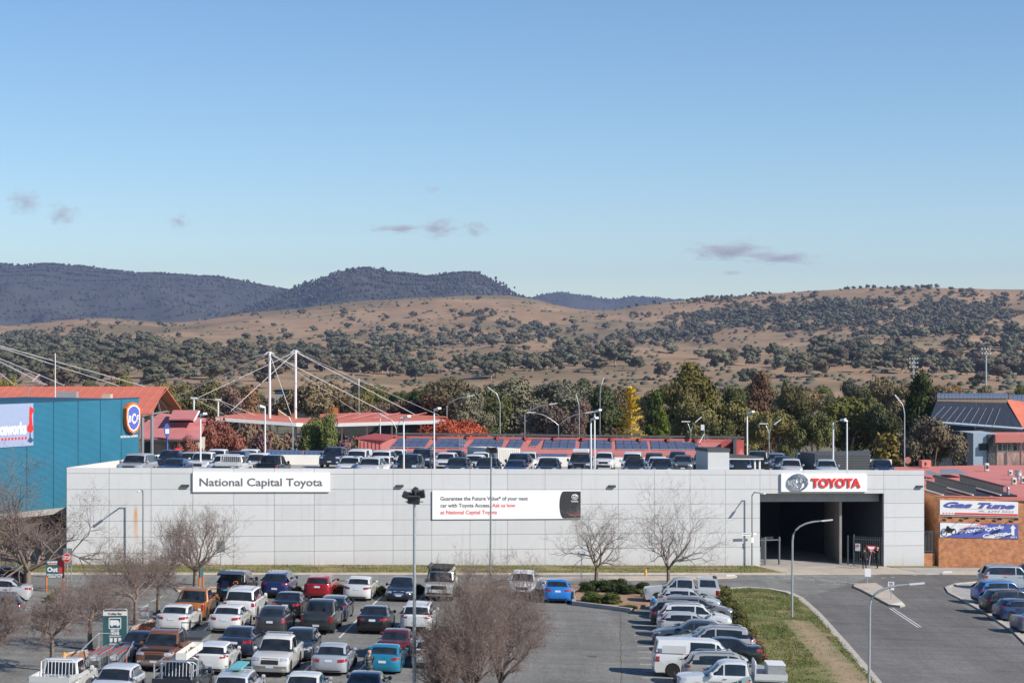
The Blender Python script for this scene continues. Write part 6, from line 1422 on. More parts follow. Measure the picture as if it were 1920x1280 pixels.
for k in range(5):
    e = wempty('step_ladder', P(1762+k*9, 875, 255), label=['first', 'second', 'third', 'fourth', 'fifth'][k]+' silver ladder from the left leaning beside the hall', cat='ladder', group='silver ladders beside the hall')
    a_, b_ = P(1760+k*9, 874, 255), P(1769+k*9, 846+k % 2*4, 256)
    for s_ in (-.2, .2): pt('rail', e, M('galv'), lambda mb: mb.tube([a_+Vector((s_, 0, 0)), b_+Vector((s_, 0, 0))], .035, 4))
    for j in range(6): pt('rung', e, M('galv'), lambda mb: mb.tube([a_.lerp(b_, (j+.5)/6)+Vector((-.2, 0, 0)), a_.lerp(b_, (j+.5)/6)+Vector((.2, 0, 0))], .025, 4))
# ================================================================== vegetation
def quads_mesh(name, V, mats, smooth=False):
    n = len(V)//4; me = bpy.data.meshes.new(name); me.vertices.add(len(V)); me.vertices.foreach_set('co', np.asarray(V, np.float32).ravel())
    me.loops.add(n*4); me.loops.foreach_set('vertex_index', np.arange(n*4, dtype=np.int32)); me.polygons.add(n)
    me.polygons.foreach_set('loop_start', np.arange(0, n*4, 4, dtype=np.int32)); me.polygons.foreach_set('loop_total', np.full(n, 4, dtype=np.int32))
    for a in mats: me.materials.append(a)
    me.update(calc_edges=True); return me
def leaf_quads(r, P_, Nn, sz, asp=.6):
    """oriented leaf-clump quads at P_ with outward hint Nn"""
    n = len(P_); d = Nn+r.normal(0, .55, (n, 3)); d /= np.linalg.norm(d, axis=1)[:, None]
    a = r.normal(0, 1, (n, 3)); u = np.cross(d, a); u /= np.linalg.norm(u, axis=1)[:, None]; v = np.cross(d, u)
    s = (sz*r.uniform(.6, 1.35, n))[:, None]; u = u*s; v = v*s*asp
    return np.stack([P_-u*.5-v*.5, P_+u*.5-v*.35, P_+u*.55+v*.5, P_-u*.4+v*.6], 1).reshape(-1, 3)
def crown(name, seed, lobes, n, sz, m='leaf', core=.62, asp=.6, flat=0.0):
    r = np.random.default_rng(seed); out = []; w_ = np.array([l[3]*l[4]+l[3]*l[5] for l in lobes]); w_ = w_/w_.sum()
    for l, k in zip(lobes, w_):
        q = r.normal(0, 1, (max(8, int(n*k)), 3)); q /= np.linalg.norm(q, axis=1)[:, None]
        rad = r.uniform(.62, 1.06, len(q))[:, None]; q2 = q*rad; P_ = q2*np.array(l[3:6])+np.array(l[:3]); out.append(leaf_quads(r, P_, q, sz, asp))
    V = np.concatenate(out)
    me = quads_mesh(name, V, [M(m)])
    if core:
        bm = bmesh.new(); bm.from_mesh(me)
        for i, l in enumerate(lobes):
            vs, fs = lump(2, seed*31+i, (l[3]*core, l[4]*core, l[5]*core), .2); vv = [bm.verts.new(v+np.array(l[:3])) for v in vs]
            for f in fs: bm.faces.new([vv[a] for a in f])
        bm.to_mesh(me); bm.free()
    return me
leaf_mat('leaf', (.1, .1, .05), .45, .9, objcol=True)
mat('bark', (.20, .155, .12), .9, var=.3, scale=8, detail=6); mat('bark_pale', (.42, .36, .31), .85, var=.25, scale=5); 
mat('twig', (.235, .175, .15), .9, var=.3, scale=3); mat('twig_grey', (.27, .235, .21), .9, var=.3, scale=3)
def rl(seed, kind):
    r = random.Random(seed); L_ = []
    if kind == 'gum':
        for k in range(13):
            a = r.uniform(0, 6.28); d = r.uniform(.05, .33); z = r.uniform(.42, .86); q = 1-abs(z-.62)*1.2
            L_.append((math.cos(a)*d*q, math.sin(a)*d*q, z, r.uniform(.13, .21), r.uniform(.13, .21), r.uniform(.09, .15)))
    elif kind == 'dome':
        for k in range(16):
            a = r.uniform(0, 6.28); t = r.uniform(.0, 1); d = .36*math.sqrt(r.random()); z = .45+.38*math.sqrt(max(0, 1-(d/.42)**2))*r.uniform(.75, 1.0)
            L_.append((math.cos(a)*d, math.sin(a)*d, z, r.uniform(.12, .17), r.uniform(.12, .17), r.uniform(.1, .15)))
    elif kind == 'cone':
        for k in range(20):
            z = .08+.88*k/20; d = .36*(1-z)+.02; a = k*2.4; L_.append((math.cos(a)*d*.6, math.sin(a)*d*.6, z, .1+.2*(1-z), .1+.2*(1-z), .06+.03*(1-z)))
    elif kind == 'bush':
        for k in range(9):
            a = r.uniform(0, 6.28); d = r.uniform(0, .3); L_.append((math.cos(a)*d, math.sin(a)*d, r.uniform(.25, .72)*(1-d), r.uniform(.18, .26), r.uniform(.18, .26), r.uniform(.16, .26)))
    elif kind == 'tall':
        for k in range(14):
            a = r.uniform(0, 6.28); z = r.uniform(.2, .9); d = r.uniform(.0, .28)*(1.1-z*.7); L_.append((math.cos(a)*d, math.sin(a)*d, z, r.uniform(.13, .2), r.uniform(.13, .2), r.uniform(.09, .14)))
    return L_
def trunk_mesh(seed, pale=False, fork=.3):
    r = random.Random(seed); mb = MB(); mb.tube([(0, 0, -.03), (.01, 0, .12), (r.uniform(-.02, .02), r.uniform(-.02, .02), fork)], [.028, .022, .018], 7)
    for k in range(5):
        a = k*1.3+r.uniform(0, .6); e_ = (math.cos(a)*r.uniform(.12, .24), math.sin(a)*r.uniform(.12, .24), r.uniform(.55, .8)); mb.tube([(0, 0, fork-.02), (e_[0]*.5, e_[1]*.5, fork+(e_[2]-fork)*.6), e_], [.016, .011, .005], 5)
    return mb.mesh('trunk', M('bark_pale' if pale else 'bark'), 40, fix=True)
CR = {}
for kd, nv, n, sz, asp in (('gum', 4, 6500, .030, .55), ('dome', 3, 6500, .026, .6), ('cone', 2, 5200, .035, .45), ('bush', 3, 3200, .055, .6), ('tall', 3, 6500, .030, .5)):
    CR[kd] = [(crown('crown', 100+hash(kd) % 7*0+k*13+len(kd), rl(k*7+len(kd), kd), n, sz, asp=asp), trunk_mesh(k+3, kd == 'gum')) for k in range(nv)]
CNT = {}
def tree(kd, px, ytop, wpx, Y, col, label, group=None, zbase=None, name='tree', cat='tree', base_px=None):
    X = (px-960)/FPX*Y; zb = farz(X, Y) if zbase is None else zbase; h = (CZ-(ytop-640)/FPX*Y-zb)*1.03; w_ = wpx/FPX*Y*(1.5 if kd != 'tall' else 1.75)
    k = CNT.get(kd, 0); CNT[kd] = k+1; cm, tm = CR[kd][k % len(CR[kd])]
    e = empty(name, (X, Y, zb-.05), k*1.7, label, cat, group); e.scale = (w_, w_, h)
    q_ = 1.0 if sum(col) > .45 else 1.25; c_ = obj('crown', cm, e); c_.color = (*[x_*q_ for x_ in col], 1); obj('trunk', tm, e); return e
OLV, DGR, BRN, GRY, RUS, MAR, YOL = (.155, .135, .05), (.085, .09, .036), (.175, .135, .078), (.19, .175, .115), (.21, .12, .07), (.165, .11, .085), (.25, .21, .05)
BG = 'trees between the dealership and the hills'
TL = [('gum', 237, 696, 55, 340, OLV, 'olive gum above the orange gabled roof'), ('gum', 305, 706, 80, 330, OLV, 'broad olive gum right of the orange gable'), ('gum', 372, 708, 85, 335, (.115, .10, .045), 'brownish gum behind the short cable posts'),
 ('dome', 10, 695, 60, 345, YOL, 'yellow olive tree at the left edge behind the orange roof'), ('tall', 430, 722, 70, 315, MAR, 'purplish brown tree left of the masts'), ('tall', 470, 727, 60, 318, RUS, 'rusty brown tree just left of the left mast'),
 ('dome', 600, 704, 112, 335, BRN, 'large brown she-oak right of the right mast'), ('tall', 590, 760, 62, 240, (.12, .14, .045), 'bright green pepper tree behind the navy rooftop four-wheel drive'), ('tall', 619, 774, 44, 238, (.12, .135, .045), 'smaller green pepper tree right of its taller twin'),
 ('dome', 727, 739, 70, 325, MAR, 'dark maroon tree above the orange canopy'), ('dome', 790, 733, 92, 320, (.105, .075, .055), 'brown rounded tree left of the big gums'), ('gum', 690, 724, 50, 345, OLV, 'small olive tree above the canopy cables'),
 ('gum', 850, 700, 125, 318, (.11, .09, .055), 'large brownish gum behind the red autumn tree'), ('gum', 915, 715, 100, 312, DGR, 'dark green gum behind the tall street light'), ('gum', 880, 725, 70, 300, GRY, 'grey gum between the brown and dark green gums'),
 ('bush', 905, 783, 46, 245, YOL, 'yellow olive bush left of the red autumn leaves end'), ('bush', 946, 788, 50, 246, (.15, .13, .04), 'olive bush behind the showroom ridge'), ('bush', 1016, 798, 50, 250, (.13, .11, .045), 'low olive bush right of the street lights'),
 ('gum', 990, 712, 130, 320, GRY, 'broad grey green gum in the middle distance'), ('gum', 1060, 706, 120, 330, (.125, .12, .085), 'pale grey gum above the twin-arm street light'), ('gum', 1030, 745, 100, 290, (.13, .10, .08), 'greyish brown tree behind the twin-arm light'), ('tall', 1085, 755, 55, 285, MAR, 'reddish brown tree right of the twin-arm light'),
 ('gum', 1125, 722, 90, 305, (.06, .07, .03), 'dark gum left of the yellow conifer'), ('tall', 1165, 703, 50, 330, BRN, 'brown feathery tree above the yellow conifer'),
 ('cone', 1230, 728, 72, 246, (.055, .075, .02), 'dark green conifer right of the yellow conifer'), ('cone', 1243, 760, 50, 240, (.10, .12, .02), 'lighter green conifer in front of the dark conifer'),
 ('gum', 1325, 684, 120, 285, (.115, .10, .03), 'tallest olive gum in the middle of the tree line'), ('gum', 1272, 704, 80, 282, (.115, .095, .035), 'olive gum left of the tallest gum'), ('gum', 1385, 738, 105, 275, OLV, 'olive gum in front right of the tallest gum'), ('dome', 1350, 775, 70, 258, (.10, .095, .035), 'low olive tree behind the roof dish antenna'), ('gum', 1300, 750, 90, 270, OLV, 'olive gum below the tallest gum'),
 ('tall', 1428, 697, 60, 330, (.13, .075, .045), 'reddish brown tree right of the tallest gum'), ('cone', 1472, 708, 34, 320, DGR, 'small dark conifer on the skyline of the tree line'), ('dome', 1452, 752, 78, 262, OLV, 'domed olive tree left of the forked gum'), ('dome', 1528, 757, 72, 258, (.10, .10, .035), 'domed olive tree with forked visible trunks'),
 ('gum', 1500, 728, 80, 300, (.095, .085, .035), 'olive brown gum behind the domed trees'), ('gum', 1590, 735, 120, 275, (.10, .10, .03), 'wide olive gum left of the tall dark she-oak'), ('gum', 1632, 722, 60, 300, DGR, 'dark gum peeking above the wide olive gum'), ('gum', 1672, 706, 90, 325, BRN, 'brown topped gum left of the tall dark she-oak'),
 ('tall', 1716, 700, 66, 268, (.035, .05, .016), 'tall dark green she-oak left of the blue roofed hall'), ('tall', 1752, 716, 52, 275, (.06, .07, .022), 'dark olive she-oak beside the blue roofed hall'), ('dome', 1748, 768, 100, 222, (.125, .105, .07), 'round greyish brown gum behind the salmon roof'),
 ('bush', 1665, 790, 92, 230, (.16, .12, .035), 'orange olive shrub behind the plant house'), ('bush', 1618, 826, 60, 224, (.12, .10, .03), 'low olive shrub just above the plant house'), ('gum', 1660, 760, 70, 262, (.06, .065, .03), 'shaded gum behind the orange olive shrub'),
 ('gum', 1800, 730, 60, 330, OLV, 'olive tree behind the barrel ridge'), ('gum', 1850, 724, 70, 335, (.13, .10, .04), 'brown olive tree behind the barrel ridge'), ('gum', 1905, 735, 50, 330, BRN, 'brown tree behind the right end of the barrel ridge')]
for a in TL: tree(*a[:6], a[6], BG)
# woodland further back, alike trees
r_ = random.Random(5)
for k in range(95):
    px = -30+k*21+r_.uniform(-12, 12); Y = r_.uniform(390, 570); yt = r_.uniform(712, 742)
    tree(r_.choice(['gum', 'gum', 'dome', 'tall']), px, yt, r_.uniform(45, 80)*350/Y*1.1, Y, [c_*r_.uniform(.8, 1.15) for c_ in r_.choice([OLV, BRN, GRY, DGR, (.085, .08, .05)])], 'grey green tree in the back of the tree line', 'alike trees at the foot of the hills', zbase=CZ-20.8)
for k, (px, yt, w_, Y) in enumerate(((430, 772, 60, 252), (466, 778, 64, 250), (505, 782, 60, 252), (540, 786, 56, 254), (488, 790, 50, 246), (560, 795, 44, 250), (640, 800, 50, 262), (672, 802, 56, 264), (715, 803, 60, 266), (765, 802, 60, 266), (810, 803, 56, 264))):
    tree('bush', px, yt, w_, Y, [c_*r_.uniform(.85, 1.2) for c_ in (.16, .115, .085)], 'brown thicket under the canopy roof edge', 'brown thickets before the canopy')
# autumn trees, yellow conifer
def autumn(px, yt, wpx, Y, c_, label, n=3):
    e = tree('dome' if n > 2 else 'tall', px, yt, wpx, Y, c_, label); return e
autumn(847, 770, 112, 236, (.42, .095, .05), 'bright orange red autumn tree behind the red roof'); autumn(403, 768, 84, 214, (.30, .115, .085), 'dull red autumn tree beside the red roofed annex')
autumn(350, 806, 56, 206, (.26, .11, .08), 'sparse red leaved tree in front of the red annex')
yc = MB(); r = random.Random(3); V = []
for k in range(120):
    z = .05+.93*(k/120); L_ = (.5*(1-z)**.75+.06)*r.uniform(.35, 1.4); a = k*2.39; dx, dy = math.cos(a), math.sin(a)
    for j in range(22):
        t = (j+r.random())/22*L_; c_ = Vector((dx*t+r.gauss(0, .012), dy*t+r.gauss(0, .012), z+.05*t+r.gauss(0, .006))); s_ = .022*r.uniform(.6, 1.3)
        V += [c_+Vector((-s_*dx, -s_*dy, -s_*.3)), c_+Vector((s_*.5*dy, -s_*.5*dx, 0)), c_+Vector((s_*1.3*dx, s_*1.3*dy, s_*.5)), c_+Vector((-s_*.5*dy, s_*.5*dx, s_*.3))]
ymesh = quads_mesh('crown', [v[:] for v in V], [M('leaf')]); Yc = 236; X = (1183-960)/FPX*Yc; zb = farz(X, Yc)
e = empty('conifer_tree', (X, Yc, zb), 0, 'bright yellow conifer with airy layered branches', 'tree'); e.scale = (98/FPX*Yc, 98/FPX*Yc, (CZ-(722-640)/FPX*Yc)-zb)
o = obj('crown', ymesh, e); o.color = (.62, .40, .03, 1); pt('trunk', e, M('bark_pale'), lambda mb: mb.tube([(0, 0, 0), (0, 0, .97)], [.02, .004], 6))
# ------------------------------------------------------------------ hillside trees
HT = []
for k in range(7):
    r = np.random.default_rng(60+k); lb_ = [(math.cos(a)*d, math.sin(a)*d, z, s_, s_, s_*.72) for a, d, z, s_ in zip(r.uniform(0, 6.28, 9), r.uniform(.1, .36, 9), r.uniform(.42, .82, 9), r.uniform(.17, .26, 9))]
    HT.append((crown('crown', 300+k, lb_, 420, .11, 'hill_leaf', core=.9), trunk_mesh(40+k, True)))
def lowtree(seed):
    r = random.Random(seed); vs, fs, b = [], [], 0
    for k in range(6):
        a = r.uniform(0, 6.28); d = r.uniform(.05, .36); s_ = r.uniform(.2, .3); v, f = lump(1, seed*9+k, (s_, s_, s_*.75), .25); vs.append(v+np.array([math.cos(a)*d, math.sin(a)*d, r.uniform(.4, .8)])); fs.append(f+b); b += len(v)
    q = np.random.default_rng(seed); C_ = np.concatenate([v[q.integers(0, len(v), 9)]*1.0 for v in vs]); Nn = C_-np.array([0, 0, .55]); Nn /= np.linalg.norm(Nn, axis=1)[:, None]
    Q = leaf_quads(q, C_+Nn*.03, Nn, .2, .7); t_ = np.arange(len(Q)//4)[:, None]*4; vs.append(Q); fs.append(np.concatenate([t_+np.array([0, 1, 2]), t_+np.array([0, 2, 3])])+b)
    return np.concatenate(vs), np.concatenate(fs)
LT_ = [lowtree(s) for s in range(8)]
REG = [(110, 640, 150, 22, .9), (40, 680, 120, 30, 1.), (180, 690, 110, 18, .8), (330, 665, 120, 16, .7), (420, 700, 120, 18, .6), (600, 690, 110, 25, 1.), (690, 660, 90, 20, .6), (560, 640, 60, 8, .5), (650, 612, 60, 14, .9), (760, 615, 50, 10, .5), (720, 640, 90, 14, .6), (820, 640, 60, 12, .6), (860, 690, 80, 14, .9), (900, 600, 60, 8, .5), (930, 640, 70, 18, .6), (985, 595, 30, 12, .5), (1000, 620, 90, 16, .9), (1100, 600, 60, 10, .6), (1140, 640, 130, 12, 1.), (1250, 635, 120, 14, 1.), (1300, 610, 120, 18, .8), (1200, 572, 100, 6, 1.), (1330, 567, 110, 7, 1.), (1430, 562, 60, 7, .8), (1440, 590, 80, 20, 1.), (1560, 600, 150, 28, 1.2), (1700, 595, 150, 30, 1.2), (1830, 590, 110, 32, 1.2), (1900, 650, 50, 30, 1.), (1640, 660, 60, 16, .8), (1540, 678, 80, 7, 1.), (1720, 680, 40, 14, .7), (1800, 700, 120, 10, .9), (1880, 690, 60, 16, .9), (1010, 690, 120, 16, .5), (1080, 670, 60, 12, .6), (1200, 700, 150, 12, .7), (1350, 680, 100, 14, .4), (1480, 690, 60, 12, .6), (1660, 700, 40, 8, .4), (1690, 546, 60, 4, .5)]
hr = np.random.default_rng(11); pl = []
def hill_z(X, Y):
    u = X/Y*FPX+960; i = np.interp(u, HPX, np.arange(len(HPX))); j = np.interp(Y, HY, np.arange(len(HY))); i0, j0 = int(min(i, len(HPX)-2)), int(min(j, len(HY)-2)); a, b_ = i-i0, j-j0
    return (HZ[i0, j0]*(1-a)+HZ[i0+1, j0]*a)*(1-b_)+(HZ[i0, j0+1]*(1-a)+HZ[i0+1, j0+1]*a)*b_
def put(X, Y, h=None):
    if 930 < Y < 4200: pl.append((Vector((X, Y, hill_z(X, Y))), (h or 4.5+10*hr.random()**1.3)*(1.12 if Y < 1900 else .95 if Y < 2600 else .85), hr.uniform(0, 6.28)))
nc = 0
while nc < 330:
    px, py = hr.uniform(-120, 2040), hr.uniform(548, 740); d = .008+sum(s_*math.exp(-(((px-cx)/rx)**2+((py-cy)/ry)**2)) for cx, cy, rx, ry, s_ in REG)
    if hr.random() > (d*.8)**1.6*max(.15, 1.2*(noise.noise(Vector((px/55, py/16, 21)))+.6)): continue
    p = on_hill(px, py)
    if p is None: continue
    nc += 1; n = int(hr.gamma(1.6, 5.5)*(.3+min(1.3, d)))+1; sx, sy, th = hr.uniform(14, 46), hr.uniform(10, 45), hr.uniform(-.5, .5)
    for _ in range(n):
        a, b_ = hr.normal(0, sx), hr.normal(0, sy); put(p.x+a*math.cos(th)-b_*math.sin(th), p.y+a*math.sin(th)+b_*math.cos(th))
for _ in range(120):
    p = on_hill(hr.uniform(-80, 2000), hr.uniform(552, 735))
    if p is not None: put(p.x, p.y, hr.uniform(6, 12))
for px in list(range(1575, 1760, 13))+[1180, 1195, 1210, 1228]+list(range(1290, 1445, 9)):
    i_ = int(np.searchsorted(HPX, px)); j_ = int(np.argmin(HPY[i_][:155])); put((px-960)/FPX*HY[j_], HY[j_], hr.uniform(6, 11))
pl.sort(key=lambda a: -a[1]/a[0].y)
HCOL = [(.115, .115, .075), (.09, .095, .065), (.14, .13, .085), (.12, .10, .07)]
for k, (p, h, a) in enumerate(pl[:290]):
    e = empty('gum_tree', p-Vector((0, 0, .4)), a, 'grey green gum tree on the dry grassy hillside', 'tree', 'gum trees scattered over the hills'); wv = h*hr.uniform(1.0, 1.6); e.scale = (wv, wv, h)
    c_ = obj('crown', HT[k % 7][0], e); c_.color = (*HCOL[k % 4], 1); obj('trunk', HT[k % 7][1], e)
leaf_mat('hill_wood', (.112, .112, .078), .4, .03)
wo_ = obj('hill_woodland', scatter('hill_woodland', LT_, [((p.x, p.y, p.z-.1*h), (h*1.25, h*1.25, h), a) for p, h, a in pl[290:]], [M('hill_wood')])); tag(wo_, 'grey green woodland covering the far hillsides', kind='stuff')
sc = []
for k in range(5200):
    px, py = hr.uniform(-100, 2020), hr.uniform(548, 735); p = on_hill(px, py)
    if p is None or p.y < 900 or noise.noise(Vector((px/60, py/18, 9)))+.12 < hr.uniform(-.3, .5): continue
    s_ = hr.uniform(.8, 2.2)*(1.3 if p.y > 2500 else 1); sc.append(((p.x, p.y, p.z), (s_*1.4, s_*1.4, s_), hr.uniform(0, 6)))
so_ = obj('hill_scrub', scatter('hill_scrub', lumps1, sc, [M('hill_wood')])); tag(so_, 'low dark scrub dotted over the dry hill grass', kind='stuff')
# ------------------------------------------------------------------ bare trees
def segs_mesh(name, A, B, R0, R1, m):
    A, B = np.array(A), np.array(B); n = len(A); d = B-A; d /= np.maximum(np.linalg.norm(d, axis=1), 1e-6)[:, None]
    ref = np.where(np.abs(d[:, 2:3]) < .9, np.array([[0, 0, 1.]]), np.array([[1., 0, 0]])); u = np.cross(d, ref); u /= np.linalg.norm(u, axis=1)[:, None]; v = np.cross(d, u)
    R0, R1 = np.array(R0)[:, None], np.array(R1)[:, None]; V = []
    for t in (0, 2.094, 4.189): V.append(A+(u*math.cos(t)+v*math.sin(t))*R0)
    for t in (0, 2.094, 4.189): V.append(B+(u*math.cos(t)+v*math.sin(t))*R1)
    V = np.stack(V, 1).reshape(-1, 3); b = np.arange(n)[:, None]*6; q = np.array([[0, 1, 4, 3], [1, 2, 5, 4], [2, 0, 3, 5]]); Fc = (b[:, :, None]+q[None]).reshape(-1, 4)
    me = bpy.data.meshes.new(name); me.vertices.add(len(V)); me.vertices.foreach_set('co', V.ravel()); me.loops.add(Fc.size); me.loops.foreach_set('vertex_index', Fc.ravel().astype(np.int32))
    me.polygons.add(len(Fc)); me.polygons.foreach_set('loop_start', np.arange(0, Fc.size, 4, dtype=np.int32)); me.polygons.foreach_set('loop_total', np.full(len(Fc), 4, dtype=np.int32))
    me.materials.append(m); me.update(calc_edges=True); shade(me); return me
def bare(seed, H, th, r0, mains, spread, levels, kids, ratio, upb=.15, bend=.22, lean=(0, 0)):
    r = random.Random(seed); T = []; W_ = []
    def grow(p, d, L_, rad, lv):
        n = 4 if lv < 3 else (3 if lv < levels else 2); q = p; dd = d; pts = [p]
        for i in range(n):
            dd = (dd+Vector((r.gauss(0, bend), r.gauss(0, bend), r.gauss(0, bend)+upb*.5))).normalized(); q2 = q+dd*L_/n
            a, b = rad*(1-.55*i/n), rad*(1-.55*(i+1)/n); (T if lv <= 1 else W_).append((q, q2, a, b)); q = q2; pts.append((q, dd, b))
        if lv < levels:
            for k in range(kids[min(lv, len(kids)-1)]):
                f = pts[r.randint(1, n)] if k else pts[-1]; ax = Vector((r.gauss(0, 1), r.gauss(0, 1), r.gauss(0, 1))); ax = (ax-f[1]*ax.dot(f[1])).normalized()
                nd = (f[1]*r.uniform(.55, 1.0)+ax*r.uniform(.5, .95)+Vector((0, 0, upb))).normalized(); grow(f[0], nd, L_*ratio*r.uniform(.75, 1.2), max(.006, f[2]*.72), lv+1)
    top = Vector((lean[0], lean[1], th)); T.append((Vector((0, 0, -.1)), top*.5+Vector((r.gauss(0, .03), 0, 0)), r0*1.25, r0)); T.append((T[0][1], top, r0, r0*.85))
    for k in range(mains):
        a = 6.283*k/mains+r.uniform(-.4, .4); grow(top, Vector((math.cos(a)*spread, math.sin(a)*spread, 1)).normalized(), (H-th)*.5*r.uniform(.85, 1.15), r0*.6, 1)
    return T, W_
def bare_tree(px, py, H, th, r0, mains, spread, levels, kids, ratio, label, seed, tm='bark', wm='twig', pos=None, scale=1, group=None, **k):
    p = G(px, py) if pos is None else pos; T, W_ = bare(seed, H, th, r0, mains, spread, levels, kids, ratio, **k)
    e = empty('bare_tree', p, 0, label, 'tree', group); z = lambda S_: ([s[0] for s in S_], [s[1] for s in S_], [s[2] for s in S_], [s[3] for s in S_])
    obj('trunk', segs_mesh('trunk', *z(T), M(tm)), e); obj('twigs', segs_mesh('twigs', *z(W_), M(wm)), e); return e, len(W_)
bare_tree(52, 1106, 7.4, 1.3, .30, 5, 1.25, 6, [0, 6, 5, 4, 4, 3], .68, 'large spreading bare tree at the left edge before the blue store', 3, upb=.05)
bare_tree(98, 1258, 4.3, 1.7, .13, 4, 1.0, 6, [0, 6, 5, 4, 4, 3], .67, 'bare tree with pale trunk in the orange bed nearest the white tray pickup', 4, upb=.06)
bare_tree(170, 1216, 4.2, 1.5, .14, 4, 1.1, 6, [0, 6, 5, 4, 4, 3], .67, 'bare tree just left of the trolley bay sign', 5, upb=.06)
bare_tree(254, 1170, 4.7, 1.3, .14, 4, .8, 6, [0, 6, 5, 4, 4, 3], .67, 'bare tree right of the trolley bay sign by the loose trolleys', 6, upb=.1)
bare_tree(297, 1148, 4.6, 1.6, .13, 4, .8, 6, [0, 6, 5, 4, 4, 3], .67, 'bare tree behind the white sedan with spoiler', 7, upb=.1)
bare_tree(366, 1102, 5.3, 1.2, .17, 5, .75, 6, [0, 6, 5, 4, 3, 2], .67, 'bare tree with upright twigs in front of the white wall', 8, upb=.22, tm='bark')
bare_tree(-28, 1292, 4.2, 1.6, .12, 4, 1.0, 6, [0, 6, 5, 4, 4, 3], .67, 'bare tree at the lower left corner with only twigs in view', 9)
bare_tree(1119, 1106, 6.2, 1.6, .17, 5, 1.3, 6, [0, 5, 4, 3, 3, 2], .69, 'left of two sparse bare trees in front of the white wall', 12, upb=.08, wm='twig_grey')
bare_tree(1253, 1104, 6.4, 1.5, .15, 5, .75, 6, [0, 5, 4, 3, 3, 2], .69, 'right of two sparse bare trees taller and beside the silver pickup', 13, upb=.12, wm='twig_grey')
for k, (px, py, H, s) in enumerate(((828, 1356, 4.3, 21), (885, 1346, 6.2, 22), (938, 1322, 6.7, 25))):
    e, _ = bare_tree(px, py, H, 1.0, .2, 7, .56, 6, [0, 6, 6, 5, 4, 3], .62, ['leftmost', 'middle', 'tallest right'][k]+' of the dense twiggy bare trees at the bottom centre', s, tm='bark_dark', upb=.1, group='dense bare trees at the bottom centre'); e.scale = ((.85, .85, 1), (.72, .72, 1), (.62, .62, 1.02))[k]
for k, (px, py, Y, H) in enumerate(((500, 842, 238, 5), (545, 842, 240, 6), (660, 842, 246, 6), (700, 838, 250, 6), (760, 838, 252, 6.5), (1450, 846, 240, 6), (1592, 846, 236, 6), (1625, 846, 238, 5), (1172, 815, 242, 5), (385, 842, 226, 4.5), (640, 842, 236, 4))):
    X = (px-960)/FPX*Y; bare_tree(0, 0, H, .6, .1, 7, .5, 4, [0, 5, 5, 4], .62, 'pale leafless tree behind the dealership deck, number %d from the left' % (sorted((500, 545, 660, 700, 760, 1450, 1592, 1625, 1172, 385, 640)).index(px)+1) if 0 else 'pale leafless tree behind the dealership deck', 50+k, tm='twig_grey', wm='twig_grey', pos=Vector((X, Y, farz(X, Y))), group='leafless trees behind the deck', upb=.25)
X = (1853-960)/FPX*232; bare_tree(0, 0, 8.2, 1.2, .16, 6, .55, 5, [0, 6, 5, 4, 3], .64, 'bare grey tree in front of the pale blue wall at right', 77, tm='twig_grey', wm='twig_grey', pos=Vector((X, 222, CZ-19.4)), upb=.25)
# ------------------------------------------------------------------ shrubs, hedges, grasses
def shrub(px, py, wpx, hpx, col, label, group=None, kind='bush', depth=1.0, name='shrub'):
    p = G(px, py); s_ = FPX/p.y; k = CNT.get('sh', 0); CNT['sh'] = k+1; e = empty(name, p, k*.9, label, 'shrub', group); w_ = wpx/s_*1.15
    e.scale = (w_, w_*depth, hpx/s_*1.15); c_ = obj('foliage', CR[kind][k % 3][0], e); c_.color = (*col, 1); return e
DH_ = (.048, .068, .022)
for k, (px, py, w_, h_) in enumerate(((1098, 1112, 40, 22), (1138, 1112, 46, 28), (1172, 1116, 42, 26), (1205, 1116, 40, 26), (1112, 1110, 30, 26), (1160, 1110, 44, 30), (1010, 1117, 22, 14), (1000, 1118, 20, 12))):
    shrub(px, py, w_, h_, DH_, 'dark green clipped hedge shrub behind the low spreading bush', 'dark hedge shrubs beside the blue sedan')
for px, py, w_, h_ in ((1110, 1132, 56, 26), (1145, 1134, 58, 24)): shrub(px, py, w_, h_, (.095, .12, .03), 'low spreading bright green bush in front of the dark hedge', 'low spreading bushes')
shrub(1178, 1144, 40, 12, (.07, .09, .03), 'flat ground cover at the tip of the garden bed')
for k, (px, py, w_, h_) in enumerate(((470, 1112, 20, 14), (560, 1116, 26, 18), (640, 1114, 30, 20), (712, 1116, 32, 20), (786, 1118, 26, 24), (860, 1118, 30, 22))):
    shrub(px, py, w_, h_, (.12, .10, .03) if k < 4 else (.04, .05, .02), ['small olive shrub left of the dark blue SUV', 'olive shrub between the dark blue SUV and red wagon', 'olive shrub between the red wagon and white sedan', 'olive shrub between the white sedan and dark sedan', 'dark shrub between the dark sedan and the off-roader', 'dark shrub right of the boxy off-roader'][k])
hx = [(1352, 1120), (1360, 1132), (1368, 1145), (1376, 1158), (1384, 1171), (1391, 1185), (1398, 1199), (1405, 1213), (1413, 1226), (1420, 1238)]
for k, (px, py) in enumerate(hx): shrub(px, py+4, 40+k*.5, 33, (.125, .12, .04) if k < 7 else (.17, .085, .05), ['olive green', 'reddish'][k >= 7]+' hedge shrub between the right lot and the lawn', 'hedge shrubs along the right lot')
shrub(0, 1090, 14, 24, (.03, .045, .015), 'dark clipped bush at the left edge on the verge'); shrub(272, 1190, 30, 18, (.2, .05, .03), 'small red leaved shrub at the foot of a bare tree'); shrub(95, 1128, 30, 16, (.14, .13, .03), 'yellow green shrub below the Out sign')
mat('flax', (.20, .21, .05), .7, var=.3, scale=5)
